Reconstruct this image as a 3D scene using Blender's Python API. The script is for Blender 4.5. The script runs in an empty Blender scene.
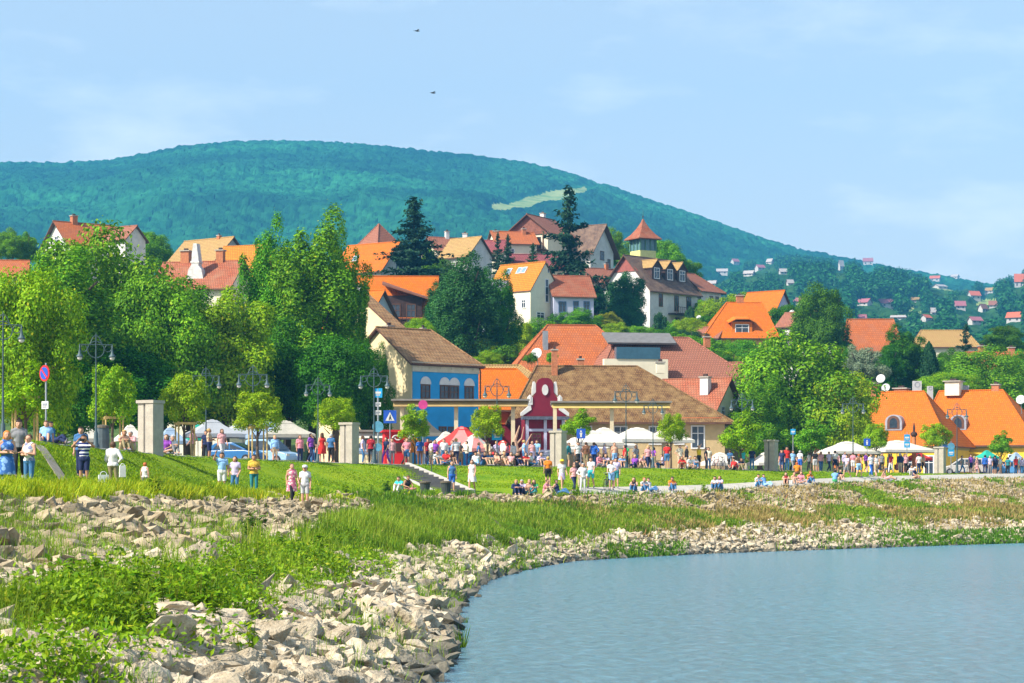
import bpy, bmesh, math, random
import numpy as np
from mathutils import Vector, Matrix, Quaternion
from mathutils.bvhtree import BVHTree
R = math.radians
rng = np.random.default_rng(7)
random.seed(7)
scene = bpy.context.scene
COL = scene.collection

# ---------------------------------------------------------------- camera, sky, sun, exposure
F = 2309.0            # focal length in picture widths of 1024
HZ = 495.0            # picture row of the horizon
EYE = 3.1             # eye height above the river
cam_d = bpy.data.cameras.new('camera')
cam_d.sensor_width = 36.0
cam_d.lens = 36.0 * F / 1024.0
cam_d.shift_y = (HZ - 341.5) / 1024.0
cam_d.clip_start = 0.5
cam_d.clip_end = 20000
cam = bpy.data.objects.new('camera', cam_d)
cam.location = (0, 0, EYE)
cam.rotation_euler = (R(90), 0, 0)
COL.objects.link(cam)
scene.camera = cam

SUN_EL = R(43)
to_sun = Vector((-0.85 * math.cos(SUN_EL), -0.527 * math.cos(SUN_EL), math.sin(SUN_EL))).normalized()
sun_d = bpy.data.lights.new('sun', 'SUN')
sun_d.energy = 5.0
sun_d.angle = R(0.53)
sun_d.color = (1.0, 0.945, 0.85)
sun = bpy.data.objects.new('sun', sun_d)
sun.rotation_euler = to_sun.to_track_quat('Z', 'Y').to_euler()
sun.location = (-60, -40, 90)
COL.objects.link(sun)

world = bpy.data.worlds.new('World')
scene.world = world
world.use_nodes = True
wn, wl = world.node_tree.nodes, world.node_tree.links
wn.clear()
w_out = wn.new('ShaderNodeOutputWorld')
w_bg = wn.new('ShaderNodeBackground')
w_sky = wn.new('ShaderNodeTexSky')
w_sky.sky_type = 'NISHITA'
w_sky.sun_disc = False
w_sky.sun_elevation = SUN_EL
w_sky.sun_rotation = math.atan2(to_sun.x, to_sun.y)
w_sky.air_density = 1.0
w_sky.dust_density = 2.2
w_sky.ozone_density = 2.2
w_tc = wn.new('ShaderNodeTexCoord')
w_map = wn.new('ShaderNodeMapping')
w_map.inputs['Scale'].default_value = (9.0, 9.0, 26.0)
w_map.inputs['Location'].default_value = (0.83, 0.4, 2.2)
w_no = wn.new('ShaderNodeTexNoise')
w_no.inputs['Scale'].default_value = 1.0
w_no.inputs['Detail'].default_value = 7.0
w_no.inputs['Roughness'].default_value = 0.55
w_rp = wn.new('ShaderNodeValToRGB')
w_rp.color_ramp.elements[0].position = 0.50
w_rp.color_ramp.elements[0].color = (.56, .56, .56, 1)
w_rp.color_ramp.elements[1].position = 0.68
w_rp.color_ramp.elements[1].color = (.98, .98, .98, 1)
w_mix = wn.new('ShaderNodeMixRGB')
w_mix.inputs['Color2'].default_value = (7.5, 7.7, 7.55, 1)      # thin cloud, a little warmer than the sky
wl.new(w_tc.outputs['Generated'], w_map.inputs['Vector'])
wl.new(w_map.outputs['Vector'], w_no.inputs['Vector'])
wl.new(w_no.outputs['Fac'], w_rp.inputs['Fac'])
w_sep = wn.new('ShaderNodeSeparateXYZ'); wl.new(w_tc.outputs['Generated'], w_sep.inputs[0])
w_veil_fade = wn.new('ShaderNodeMapRange'); w_veil_fade.inputs['From Min'].default_value = 0.05; w_veil_fade.inputs['From Max'].default_value = 0.55
w_veil_fade.inputs['To Min'].default_value = 1.0; w_veil_fade.inputs['To Max'].default_value = 0.12      # cloud veil thinned with height, shaped to cut overhead fill and brighten the horizon
wl.new(w_sep.outputs['Z'], w_veil_fade.inputs['Value'])
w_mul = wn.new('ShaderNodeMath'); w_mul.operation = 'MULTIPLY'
wl.new(w_rp.outputs['Color'], w_mul.inputs[0]); wl.new(w_veil_fade.outputs['Result'], w_mul.inputs[1])
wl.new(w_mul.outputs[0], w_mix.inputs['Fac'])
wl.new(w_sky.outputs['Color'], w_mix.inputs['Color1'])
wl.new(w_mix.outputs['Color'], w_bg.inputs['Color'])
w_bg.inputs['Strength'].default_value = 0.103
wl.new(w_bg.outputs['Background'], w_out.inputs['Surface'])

scene.view_settings.view_transform = 'Standard'
scene.view_settings.look = 'None'
scene.view_settings.gamma = 1.0
scene.view_settings.use_curve_mapping = False
scene.view_settings.exposure = 0.76
scene.render.engine = 'CYCLES'
cy = scene.cycles
cy.use_denoising = True
cy.use_adaptive_sampling = True
cy.adaptive_threshold = 0.015
cy.max_bounces = 6
cy.diffuse_bounces = 2
cy.glossy_bounces = 2
cy.transmission_bounces = 3
cy.transparent_max_bounces = 6
cy.volume_bounces = 0
cy.caustics_reflective = False
cy.caustics_refractive = False
HAZE_DENSITY = 0.0002
HAZE_COLOR = (0.11, 0.52, 1.0)

# ---------------------------------------------------------------- small helpers
def S(Y):
    return F / Y                                   # pixels per metre at depth Y
def PX(px, Y):
    return (px - 512.0) / F * Y                    # world x of a picture column at depth Y
def PZ(py, Y):
    return EYE + (HZ - py) / F * Y                 # world z of a picture row at depth Y
def sm(a, b, x):
    t = np.clip((np.asarray(x, float) - a) / (b - a), 0, 1)
    return t * t * (3 - 2 * t)

class _NS: pass

def mesh_from(name, V, faces, mats=(), midx=None, uv=None, smooth=False):
    me = bpy.data.meshes.new(name)
    V = np.asarray(V, dtype=np.float32).reshape(-1, 3)
    if isinstance(faces, np.ndarray):
        nf, k = faces.shape
        li = faces.astype(np.int32).ravel()
        st = np.arange(0, nf * k, k, dtype=np.int32)
        tot = np.full(nf, k, dtype=np.int32)
    else:
        tot = np.array([len(f) for f in faces], dtype=np.int32)
        st = np.concatenate(([0], np.cumsum(tot)[:-1])).astype(np.int32) if len(tot) else np.zeros(0, np.int32)
        li = np.array([i for f in faces for i in f], dtype=np.int32)
        nf = len(tot)
    me.vertices.add(len(V)); me.vertices.foreach_set('co', V.ravel())
    me.loops.add(len(li)); me.loops.foreach_set('vertex_index', li)
    me.polygons.add(nf)
    me.polygons.foreach_set('loop_start', st)
    me.polygons.foreach_set('loop_total', tot)
    for m in mats: me.materials.append(m)
    if midx is not None: me.polygons.foreach_set('material_index', np.asarray(midx, dtype=np.int32))
    me.polygons.foreach_set('use_smooth', np.full(nf, bool(smooth)))
    if uv is not None:
        l = me.uv_layers.new(name='UVMap'); l.data.foreach_set('uv', np.asarray(uv, dtype=np.float32).ravel())
    me.update(calc_edges=True)
    return me

def link(name, data, parent=None, loc=None, rz=None):
    o = bpy.data.objects.new(name, data); COL.objects.link(o)
    if parent is not None: o.parent = parent
    if loc is not None: o.location = loc
    if rz is not None: o.rotation_euler = (0, 0, rz)
    return o

def tag(o, label=None, cat=None, group=None, kind=None):
    if label: o['label'] = label
    if cat: o['category'] = cat
    if group: o['group'] = group
    if kind: o['kind'] = kind
    return o

def thing(name, label, cat, loc=(0, 0, 0), rz=0, group=None):
    return tag(link(name, None, None, loc, rz), label, cat, group)

def kids(o, _m={}):
    return list(o.children)

def copy_tree(o, parent=None):
    c = o.copy(); COL.objects.link(c)
    if parent is not None: c.parent = parent
    for ch in o.children:
        copy_tree(ch, c)
    return c

class MB:
    """collects shapes for ONE mesh"""
    def __init__(s): s.V = []; s.Fc = []; s.M = []; s.n = 0
    def add(s, V, faces, m=0):
        V = np.asarray(V, float).reshape(-1, 3)
        s.V.append(V)
        for f in faces:
            s.Fc.append(tuple(i + s.n for i in f)); s.M.append(m)
        s.n += len(V); return s
    def box(s, x0, x1, y0, y1, z0, z1, m=0):
        V = [(x0,y0,z0),(x1,y0,z0),(x1,y1,z0),(x0,y1,z0),(x0,y0,z1),(x1,y0,z1),(x1,y1,z1),(x0,y1,z1)]
        return s.add(V, [(0,3,2,1),(4,5,6,7),(0,1,5,4),(1,2,6,5),(2,3,7,6),(3,0,4,7)], m)
    def cbox(s, c, d, rz=0, m=0, rx=0):
        V = np.array([(a, b, e) for e in (-.5, .5) for b in (-.5, .5) for a in (-.5, .5)]) * np.array(d)
        Mx = (Matrix.Rotation(rz, 3, 'Z') @ Matrix.Rotation(rx, 3, 'X'))
        V = V @ np.array(Mx).T + np.array(c)
        return s.add(V, [(0,2,3,1),(4,5,7,6),(0,1,5,4),(1,3,7,5),(3,2,6,7),(2,0,4,6)], m)
    def tube(s, p0, p1, r0, r1=None, n=8, m=0, cap=True):
        r1 = r0 if r1 is None else r1
        p0 = np.array(p0, float); p1 = np.array(p1, float)
        d = p1 - p0; L = np.linalg.norm(d) or 1e-6; d = d / L
        a = np.array((0, 0, 1.0)) if abs(d[2]) < .9 else np.array((1.0, 0, 0))
        u = np.cross(a, d); u /= np.linalg.norm(u); w = np.cross(d, u)
        an = np.arange(n) * 2 * math.pi / n
        ring = np.outer(np.cos(an), u) + np.outer(np.sin(an), w)
        V = np.vstack((p0 + ring * r0, p1 + ring * r1))
        f = [(i, (i + 1) % n, n + (i + 1) % n, n + i) for i in range(n)]
        if cap: f += [tuple(range(n - 1, -1, -1)), tuple(range(n, 2 * n))]
        return s.add(V, f, m)
    def path(s, pts, r, n=6, m=0):
        rr = r if hasattr(r, '__len__') else [r] * len(pts)
        for i in range(len(pts) - 1): s.tube(pts[i], pts[i + 1], rr[i], rr[i + 1], n, m)
        return s
    def lathe(s, prof, n=16, c=(0, 0, 0), m=0, sx=1, sy=1):
        an = np.arange(n) * 2 * math.pi / n
        V = []; f = []
        for (r, z) in prof:
            for a in an: V.append((c[0] + r * sx * math.cos(a), c[1] + r * sy * math.sin(a), c[2] + z))
        k = len(prof)
        for j in range(k - 1):
            for i in range(n): f.append((j*n+i, j*n+(i+1) % n, (j+1)*n+(i+1) % n, (j+1)*n+i))
        f.append(tuple(range(n - 1, -1, -1))); f.append(tuple(range((k - 1) * n, k * n)))
        return s.add(V, f, m)
    def ball(s, c, r, n=10, k=7, m=0):
        r = r if hasattr(r, '__len__') else (r, r, r)
        prof = [(math.sin(math.pi * j / k), -math.cos(math.pi * j / k)) for j in range(k + 1)]
        prof[0] = (0.02, -1); prof[-1] = (0.02, 1)
        an = np.arange(n) * 2 * math.pi / n
        V = []; f = []
        for (q, z) in prof:
            for a in an: V.append((c[0] + r[0]*q*math.cos(a), c[1] + r[1]*q*math.sin(a), c[2] + r[2]*z))
        for j in range(k):
            for i in range(n): f.append((j*n+i, j*n+(i+1) % n, (j+1)*n+(i+1) % n, (j+1)*n+i))
        f.append(tuple(range(n - 1, -1, -1))); f.append(tuple(range(k * n, (k + 1) * n)))
        return s.add(V, f, m)
    def prism(s, poly, axis, a0, a1, m=0):
        """polygon (2D list) swept along an axis: 'y' -> poly is (x,z); 'x' -> poly is (y,z); 'z' -> poly is (x,y)"""
        n = len(poly); V = []
        for a in (a0, a1):
            for (p, q) in poly: V.append((p, a, q) if axis == 'y' else (a, p, q) if axis == 'x' else (p, q, a))
        f = [(i, (i + 1) % n, n + (i + 1) % n, n + i) for i in range(n)] + [tuple(range(n - 1, -1, -1)), tuple(range(n, 2 * n))]
        return s.add(V, f, m)
    def torus(s, c, Rr, r, axis='y', n=20, k=6, m=0, a0=0, a1=2 * math.pi):
        V = []; f = []
        full = abs(a1 - a0 - 2 * math.pi) < 1e-6
        nn = n if full else n + 1
        for i in range(nn):
            a = a0 + (a1 - a0) * i / n
            for j in range(k):
                b = 2 * math.pi * j / k
                q = Rr + r * math.cos(b)
                u, v, w = q * math.cos(a), q * math.sin(a), r * math.sin(b)
                V.append((c[0]+u, c[1]+w, c[2]+v) if axis == 'y' else (c[0]+w, c[1]+u, c[2]+v) if axis == 'x' else (c[0]+u, c[1]+v, c[2]+w))
        for i in range(n if full else n):
            i2 = (i + 1) % nn
            for j in range(k): f.append((i*k+j, i*k+(j+1) % k, i2*k+(j+1) % k, i2*k+j))
        return s.add(V, f, m)
    def data(s, name, mats, smooth=False, fixn=True):
        V = np.vstack(s.V)
        me = mesh_from(name, V, s.Fc, mats if isinstance(mats, (list, tuple)) else [mats], s.M, smooth=smooth)
        if fixn:
            bm = bmesh.new(); bm.from_mesh(me); bmesh.ops.recalc_face_normals(bm, faces=bm.faces); bm.to_mesh(me); bm.free()
        return me
    def build(s, name, mats, parent=None, loc=None, rz=None, smooth=False):
        return link(name, s.data(name, mats, smooth), parent, loc, rz)

# ---------------------------------------------------------------- materials
def new_mat(name):
    m = bpy.data.materials.new(name); m.use_nodes = True
    nt = m.node_tree
    for n in list(nt.nodes): nt.nodes.remove(n)
    out = nt.nodes.new('ShaderNodeOutputMaterial')
    return m, nt, nt.nodes, nt.links, out

def rgba(c): return (c[0], c[1], c[2], 1.0)

_mats = {}
def M(name, col, var=.14, scale=2.0, rough=.8, bump=0.0, bscale=14.0, col2=None, metal=0.0, spec=.3, island=False, coord='Object'):
    if name in _mats: return _mats[name]
    m, nt, N, L, out = new_mat(name)
    b = N.new('ShaderNodeBsdfPrincipled')
    b.inputs['Roughness'].default_value = rough
    b.inputs['Metallic'].default_value = metal
    b.inputs['Specular IOR Level'].default_value = spec
    tc = N.new('ShaderNodeTexCoord')
    no = N.new('ShaderNodeTexNoise'); no.inputs['Scale'].default_value = scale; no.inputs['Detail'].default_value = 6; no.inputs['Roughness'].default_value = .62
    L.new(tc.outputs[coord], no.inputs['Vector'])
    rp = N.new('ShaderNodeValToRGB')
    c2 = col2 or tuple(min(1, c * (1 + var)) for c in col); c1 = tuple(c * (1 - var) for c in col) if col2 is None else col
    rp.color_ramp.elements[0].position = .34; rp.color_ramp.elements[0].color = rgba(c1)
    rp.color_ramp.elements[1].position = .66; rp.color_ramp.elements[1].color = rgba(c2)
    L.new(no.outputs['Fac'], rp.inputs['Fac'])
    src = rp.outputs['Color']
    if island:
        g = N.new('ShaderNodeNewGeometry'); oi = N.new('ShaderNodeObjectInfo')
        ad = N.new('ShaderNodeMath'); ad.operation = 'ADD'
        L.new(g.outputs['Random Per Island'], ad.inputs[0]); L.new(oi.outputs['Random'], ad.inputs[1])
        fr = N.new('ShaderNodeMath'); fr.operation = 'FRACT'; L.new(ad.outputs[0], fr.inputs[0])
        mr = N.new('ShaderNodeMapRange'); mr.inputs['To Min'].default_value = .72; mr.inputs['To Max'].default_value = 1.3
        L.new(fr.outputs[0], mr.inputs['Value'])
        hs = N.new('ShaderNodeHueSaturation'); L.new(src, hs.inputs['Color']); L.new(mr.outputs['Result'], hs.inputs['Value'])
        src = hs.outputs['Color']
    L.new(src, b.inputs['Base Color'])
    if bump:
        n2 = N.new('ShaderNodeTexNoise'); n2.inputs['Scale'].default_value = bscale; n2.inputs['Detail'].default_value = 5
        L.new(tc.outputs[coord], n2.inputs['Vector'])
        bp = N.new('ShaderNodeBump'); bp.inputs['Strength'].default_value = bump; bp.inputs['Distance'].default_value = .08
        L.new(n2.outputs['Fac'], bp.inputs['Height']); L.new(bp.outputs['Normal'], b.inputs['Normal'])
    L.new(b.outputs['BSDF'], out.inputs['Surface'])
    _mats[name] = m
    return m

def roof_mat(name, col, col2, row=.34, brick=.26, patch=None, pfac=.5, pscale=.5, rough=.75, bump=.6, mort=.34):
    if name in _mats: return _mats[name]
    m, nt, N, L, out = new_mat(name)
    b = N.new('ShaderNodeBsdfPrincipled'); b.inputs['Roughness'].default_value = rough; b.inputs['Specular IOR Level'].default_value = .2
    uv = N.new('ShaderNodeTexCoord')
    br = N.new('ShaderNodeTexBrick')
    br.inputs['Scale'].default_value = 1.0; br.inputs['Brick Width'].default_value = brick; br.inputs['Row Height'].default_value = row
    br.inputs['Mortar Size'].default_value = .04; br.inputs['Mortar Smooth'].default_value = .4; br.inputs['Bias'].default_value = 0
    br.inputs['Color1'].default_value = rgba(col); br.inputs['Color2'].default_value = rgba(col2)
    br.inputs['Mortar'].default_value = rgba(tuple(c * mort for c in col))
    L.new(uv.outputs['UV'], br.inputs['Vector'])
    no = N.new('ShaderNodeTexNoise'); no.inputs['Scale'].default_value = pscale; no.inputs['Detail'].default_value = 8; no.inputs['Roughness'].default_value = .68
    L.new(uv.outputs['UV'], no.inputs['Vector'])
    rp = N.new('ShaderNodeValToRGB'); rp.color_ramp.elements[0].position = .42; rp.color_ramp.elements[0].color = (0, 0, 0, 1)
    rp.color_ramp.elements[1].position = .68; rp.color_ramp.elements[1].color = (pfac,) * 3 + (1,)
    L.new(no.outputs['Fac'], rp.inputs['Fac'])
    mx = N.new('ShaderNodeMixRGB'); mx.inputs['Color2'].default_value = rgba(patch or tuple(c * .55 for c in col))
    L.new(rp.outputs['Color'], mx.inputs['Fac']); L.new(br.outputs['Color'], mx.inputs['Color1'])
    L.new(mx.outputs['Color'], b.inputs['Base Color'])
    bp = N.new('ShaderNodeBump'); bp.inputs['Strength'].default_value = bump; bp.inputs['Distance'].default_value = .05; bp.invert = True
    L.new(br.outputs['Fac'], bp.inputs['Height']); L.new(bp.outputs['Normal'], b.inputs['Normal'])
    L.new(b.outputs['BSDF'], out.inputs['Surface'])
    _mats[name] = m
    return m

def leaf_mat(name, a, b_, c_=None, trans=.35, gloss=.05):
    if name in _mats: return _mats[name]
    m, nt, N, L, out = new_mat(name)
    g = N.new('ShaderNodeNewGeometry')
    rp = N.new('ShaderNodeValToRGB'); e = rp.color_ramp.elements
    e[0].position = 0; e[0].color = rgba(a); e[1].position = 1; e[1].color = rgba(b_)
    if c_ is not None:
        x = e.new(.93); x.color = rgba(b_); e[-1].color = rgba(c_)
    L.new(g.outputs['Random Per Island'], rp.inputs['Fac'])
    tc = N.new('ShaderNodeTexCoord')
    no = N.new('ShaderNodeTexNoise'); no.inputs['Scale'].default_value = .55; no.inputs['Detail'].default_value = 3
    L.new(tc.outputs['Object'], no.inputs['Vector'])
    mr = N.new('ShaderNodeMapRange'); mr.inputs['From Min'].default_value = .3; mr.inputs['From Max'].default_value = .7
    mr.inputs['To Min'].default_value = .72; mr.inputs['To Max'].default_value = 1.28
    L.new(no.outputs['Fac'], mr.inputs['Value'])
    oi = N.new('ShaderNodeObjectInfo')
    hr = N.new('ShaderNodeMapRange'); hr.inputs['To Min'].default_value = .485; hr.inputs['To Max'].default_value = .515
    L.new(oi.outputs['Random'], hr.inputs['Value'])
    hs = N.new('ShaderNodeHueSaturation'); L.new(rp.outputs['Color'], hs.inputs['Color']); L.new(mr.outputs['Result'], hs.inputs['Value']); L.new(hr.outputs['Result'], hs.inputs['Hue'])
    d = N.new('ShaderNodeBsdfDiffuse'); t = N.new('ShaderNodeBsdfTranslucent'); gl = N.new('ShaderNodeBsdfGlossy'); gl.inputs['Roughness'].default_value = .5
    for n in (d, t): L.new(hs.outputs['Color'], n.inputs['Color'])
    gl.inputs['Color'].default_value = (.35, .4, .3, 1)
    m1 = N.new('ShaderNodeMixShader'); m1.inputs[0].default_value = trans; L.new(d.outputs[0], m1.inputs[1]); L.new(t.outputs[0], m1.inputs[2])
    m2 = N.new('ShaderNodeMixShader'); m2.inputs[0].default_value = gloss * .5; L.new(m1.outputs[0], m2.inputs[1]); L.new(gl.outputs[0], m2.inputs[2])
    L.new(m2.outputs[0], out.inputs['Surface'])
    _mats[name] = m
    return m

_pc = {}
def paint(col, rough=.7):
    k = (tuple(round(c, 3) for c in col), rough)
    if k not in _pc: _pc[k] = M('paint_%d' % len(_pc), col, var=.09, scale=5, rough=rough)
    return _pc[k]

# base colours
C = dict(white=(.8,.79,.76), cream=(.76,.66,.42), stone=(.46,.43,.37), concrete=(.5,.47,.42), wood=(.28,.16,.075), palewood=(.55,.40,.16),
         dark=(.03,.03,.033), iron=(.20,.27,.28), glass=(.03,.045,.06), red=(.6,.03,.02), grey=(.3,.3,.3))
m_white = M('white_render', (.66,.64,.60), var=.12, scale=1.2, rough=.85)
m_cream = M('cream_render', (.76,.62,.36), var=.08, scale=.7, rough=.85)
m_palecream = M('pale_render', (.78,.70,.52), var=.07, scale=.9, rough=.85)
m_yellow = M('yellow_render', (.80,.52,.045), var=.08, scale=.8, rough=.85)
m_bluewall = M('blue_render', (.03,.33,.66), var=.10, scale=1.0, rough=.8)
m_maroon = M('maroon_render', (.20,.010,.028), var=.14, scale=1.0, rough=.8)
m_redorange = M('orange_render', (.62,.11,.025), var=.1, scale=1.0, rough=.8)
m_lilac = M('lilac_render', (.52,.52,.66), var=.06, scale=1.0, rough=.8)
m_brownwood = M('brown_timber', (.16,.075,.04), var=.3, scale=3, rough=.7)
m_darkwood = M('dark_timber', (.06,.032,.026), var=.3, scale=3, rough=.7)
m_glass = M('window_glass', (.035,.05,.07), var=.4, scale=1.5, rough=.12, spec=.6)
m_frame = M('window_frame_white', (.75,.74,.72), var=.05, rough=.6)
m_framebrown = M('window_frame_brown', (.13,.06,.035), var=.2, rough=.6)
m_brick = roof_mat('chimney_brick', (.50,.17,.07), (.40,.13,.06), row=.09, brick=.25, pfac=.4, pscale=2)
m_brickplain = M('brick_plain', (.46,.17,.075), var=.25, scale=6, rough=.85, bump=.4, bscale=20)
m_metal = M('grey_metal', (.33,.35,.37), var=.12, rough=.45, metal=.5)
m_dish = M('dish_white', (.50,.50,.49), var=.05, rough=.5)
r_orange = roof_mat('roof_orange', (.72,.185,.010), (.60,.135,.008), pfac=.5, patch=(.46,.11,.02), pscale=.6, row=.30, brick=.22, mort=.62)
r_orange2 = roof_mat('roof_deep_orange', (.58,.165,.045), (.46,.115,.03), pfac=.75, patch=(.34,.13,.07), pscale=.5, row=.36, mort=.5)
r_amber = roof_mat('roof_amber', (.70,.26,.025), (.62,.21,.02), pfac=.3, patch=(.5,.17,.03))
r_rust = roof_mat('roof_rust', (.46,.13,.06), (.36,.10,.05), pfac=.6, patch=(.36,.2,.12), pscale=.6)
r_pink = roof_mat('roof_pinkish', (.42,.17,.10), (.36,.13,.08), pfac=.6, patch=(.28,.12,.08), pscale=.6)
r_brown = roof_mat('roof_brown', (.25,.13,.05), (.15,.07,.03), pfac=.85, patch=(.34,.22,.09), pscale=1.1, row=.3, brick=.2)
r_tan = roof_mat('roof_tan', (.34,.19,.085), (.24,.12,.055), pfac=.6, patch=(.42,.27,.13), pscale=.9, row=.5, brick=.32)
r_darkbrown = roof_mat('roof_dark_brown', (.20,.13,.095), (.14,.085,.065), pfac=.7, patch=(.29,.19,.12), pscale=.8)
r_mauve = roof_mat('roof_mauve', (.36,.10,.10), (.30,.08,.09), pfac=.4)
r_straw = roof_mat('roof_straw', (.52,.34,.12), (.46,.28,.10), pfac=.4, patch=(.4,.22,.1))

L_lime = leaf_mat('leaf_lime', (.13,.29,.003), (.34,.52,.008), (.48,.44,.02), trans=.28)
L_mid = leaf_mat('leaf_mid', (.05,.19,.006), (.19,.45,.012), (.34,.44,.015), trans=.24)
L_deep = leaf_mat('leaf_deep', (.02,.10,.004), (.09,.26,.008), None, trans=.2)
L_conifer = leaf_mat('leaf_conifer', (.015,.085,.022), (.055,.19,.035), None, trans=.2)
L_thuja = leaf_mat('leaf_thuja', (.012,.06,.022), (.035,.115,.03), None, trans=.2)
L_spruce = leaf_mat('leaf_spruce', (.012,.045,.022), (.03,.085,.035), None, trans=.15)
L_silver = leaf_mat('leaf_silver', (.14,.20,.11), (.30,.36,.22), None, trans=.3)
L_yellow = leaf_mat('leaf_yellow', (.22,.30,.015), (.42,.44,.02), None, trans=.4)
m_bark = M('bark', (.10,.075,.05), var=.35, scale=8, rough=.9, bump=.5, bscale=25)
# ---------------------------------------------------------------- the river bank (lofted between surveyed lines)
ST = np.array([
    # shore x, y | bank top x, y, z | promenade edge x, y, z | outward nx, ny
    (-14, -40, -24, -40, 3.1, -29, -40, 4.95, -1.0, 0.0),
    (-5.0, 0, -16, 0, 3.1, -21, 0, 4.95, -1.0, 0.0),
    (-2.4, 28, -13.4, 30, 3.05, -18.5, 32, 4.95, -1.0, .05),
    (-1.55, 44, -12.4, 50, 3.05, -17.2, 56, 4.95, -1.0, .12),
    (-1.75, 62, -12.2, 75, 3.05, -16.7, 84, 4.95, -.97, .25),
    (-1.2, 82, -10.6, 98, 3.05, -15.8, 109, 4.95, -.88, .48),
    (0.33, 95, -7, 114, 3.05, -12, 128, 4.95, -.75, .66),
    (2.7, 108, -2.6, 125, 3.05, -6.3, 142, 4.95, -.58, .81),
    (6.4, 115.5, 5, 132, 3.08, 3, 152, 4.95, -.40, .92),
    (11.1, 123, 13, 148, 3.30, 12, 164, 4.95, -.28, .96),
    (16, 129, 20.6, 163, 3.75, 21.5, 180, 4.95, -.18, .98),
    (24, 139, 30, 181, 4.15, 33.5, 198, 4.97, -.08, .99),
    (33, 149, 42, 200, 4.50, 46, 216, 5.0, 0, 1.0),
    (50, 165, 60, 230, 4.80, 64, 245, 5.0, .12, .99),
    (120, 230, 120, 310, 4.9, 124, 322, 5.0, .35, .93)], float)
NU = len(ST)

def stn(u):
    u = np.clip(np.atleast_1d(np.asarray(u, float)), 0, NU - 1.0001)
    i = np.floor(u).astype(int); t = (u - i)[:, None]
    p0 = ST[np.maximum(i - 1, 0)]; p1 = ST[i]; p2 = ST[i + 1]; p3 = ST[np.minimum(i + 2, NU - 1)]
    cr = .5 * ((2 * p1) + (-p0 + p2) * t + (2 * p0 - 5 * p1 + 4 * p2 - p3) * t**2 + (-p0 + 3 * p1 - 3 * p2 + p3) * t**3)
    return .55 * cr + .45 * (p1 + (p2 - p1) * t)

def vnoise(x, y, seed=0):
    """cheap smooth noise, about -1..1"""
    x = np.asarray(x, float); y = np.asarray(y, float)
    s = seed * 1.7
    return (np.sin(x * 1.31 + y * .73 + s) * np.cos(x * .57 - y * 1.17 + 2 * s) + .6 * np.sin(2.7 * x - 1.9 * y + 3 * s) * np.cos(1.6 * x + 2.9 * y + s)
            + .35 * np.sin(5.3 * x + 4.1 * y + s) * np.cos(4.7 * x - 5.9 * y)) / 1.5

PATHW = 2.5
def bank(u, v, rough=True):
    """v: -1 river bed, 0 waterline, 1 bank top, 1..1.2 path, 2 promenade edge, >2 metres/10 beyond it"""
    u = np.atleast_1d(np.asarray(u, float)); v = np.broadcast_to(np.asarray(v, float), u.shape)
    s = stn(u)
    Sx, Sy, Ex, Ey, Ez, Px_, Py_, Pz_, nx, ny = s.T
    ln = np.hypot(Px_ - Ex, Py_ - Ey); w = PATHW / ln
    x = np.zeros_like(u); y = np.zeros_like(u); z = np.zeros_like(u)
    a = v < 0
    t = v
    dx, dy = Sx - Ex, Sy - Ey; dl = np.hypot(dx, dy)
    x0 = Sx + dx / dl * (-t) * 14; y0 = Sy + dy / dl * (-t) * 14; z0 = 2.6 * t
    tb = np.clip(v, 0, 1)
    g = np.interp(tb, [0, .04, .2, .6, .93, 1], [0, .10, .34, .64, .965, 1])
    x1 = Sx + (Ex - Sx) * tb; y1 = Sy + (Ey - Sy) * tb; z1 = Ez * g
    wob = .13 * vnoise(x1 * .7, y1 * .55, 3) * np.clip(4 * tb * (1 - tb), 0, 1)
    z1 = z1 + (wob if rough else 0)
    q = np.clip(v - 1, 0, 1)
    f = np.where(q < .2, q / .2 * w, w + (1 - w) * (q - .2) / .8)
    lz = np.where(q < .2, 0, sm(0, 1, (q - .2) / .8))
    lz = .5 * lz + .5 * np.clip((q - .2) / .8, 0, 1)
    cf = .42 * sm(6.0, 7.2, u) * np.clip(q / .2, 0, 1)          # the paved path falls towards the river
    x2 = Ex + (Px_ - Ex) * f; y2 = Ey + (Py_ - Ey) * f; z2 = Ez + cf + (Pz_ - Ez - cf) * lz
    d = np.maximum(v - 2, 0) * 10
    x3 = Px_ + nx * d; y3 = Py_ + ny * d; z3 = townz(x3, y3, Pz_)
    x = np.where(a, x0, np.where(v <= 1, x1, np.where(v <= 2, x2, x3)))
    y = np.where(a, y0, np.where(v <= 1, y1, np.where(v <= 2, y2, y3)))
    z = np.where(a, z0, np.where(v <= 1, z1, np.where(v <= 2, z2, z3)))
    return np.stack((x, y, z), 1)

def townz(x, y, base=4.95):
    px = 512 + F * x / np.maximum(y, 60)
    h = np.interp(y, [0, 212, 232, 250, 275, 300, 330, 360, 400, 460, 600, 1000, 2000], [0, 0, 0, 1, 6, 13, 18, 21, 27, 30, 24, 14, 10])
    w = 1 - .62 * sm(735, 860, px)
    far = sm(30, 75, -x) * 0
    return base + h * w

_us = np.linspace(2.0, NU - 1.001, 3000)
def u_at(px, v):
    p = bank(_us, np.full_like(_us, v), False)
    q = 512 + F * p[:, 0] / np.maximum(p[:, 1], 5)
    o = np.maximum.accumulate(q)
    return float(np.interp(px, o, _us))
def at_bank(px, v):
    u = u_at(px, v)
    return Vector(bank([u], [v])[0])

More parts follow.
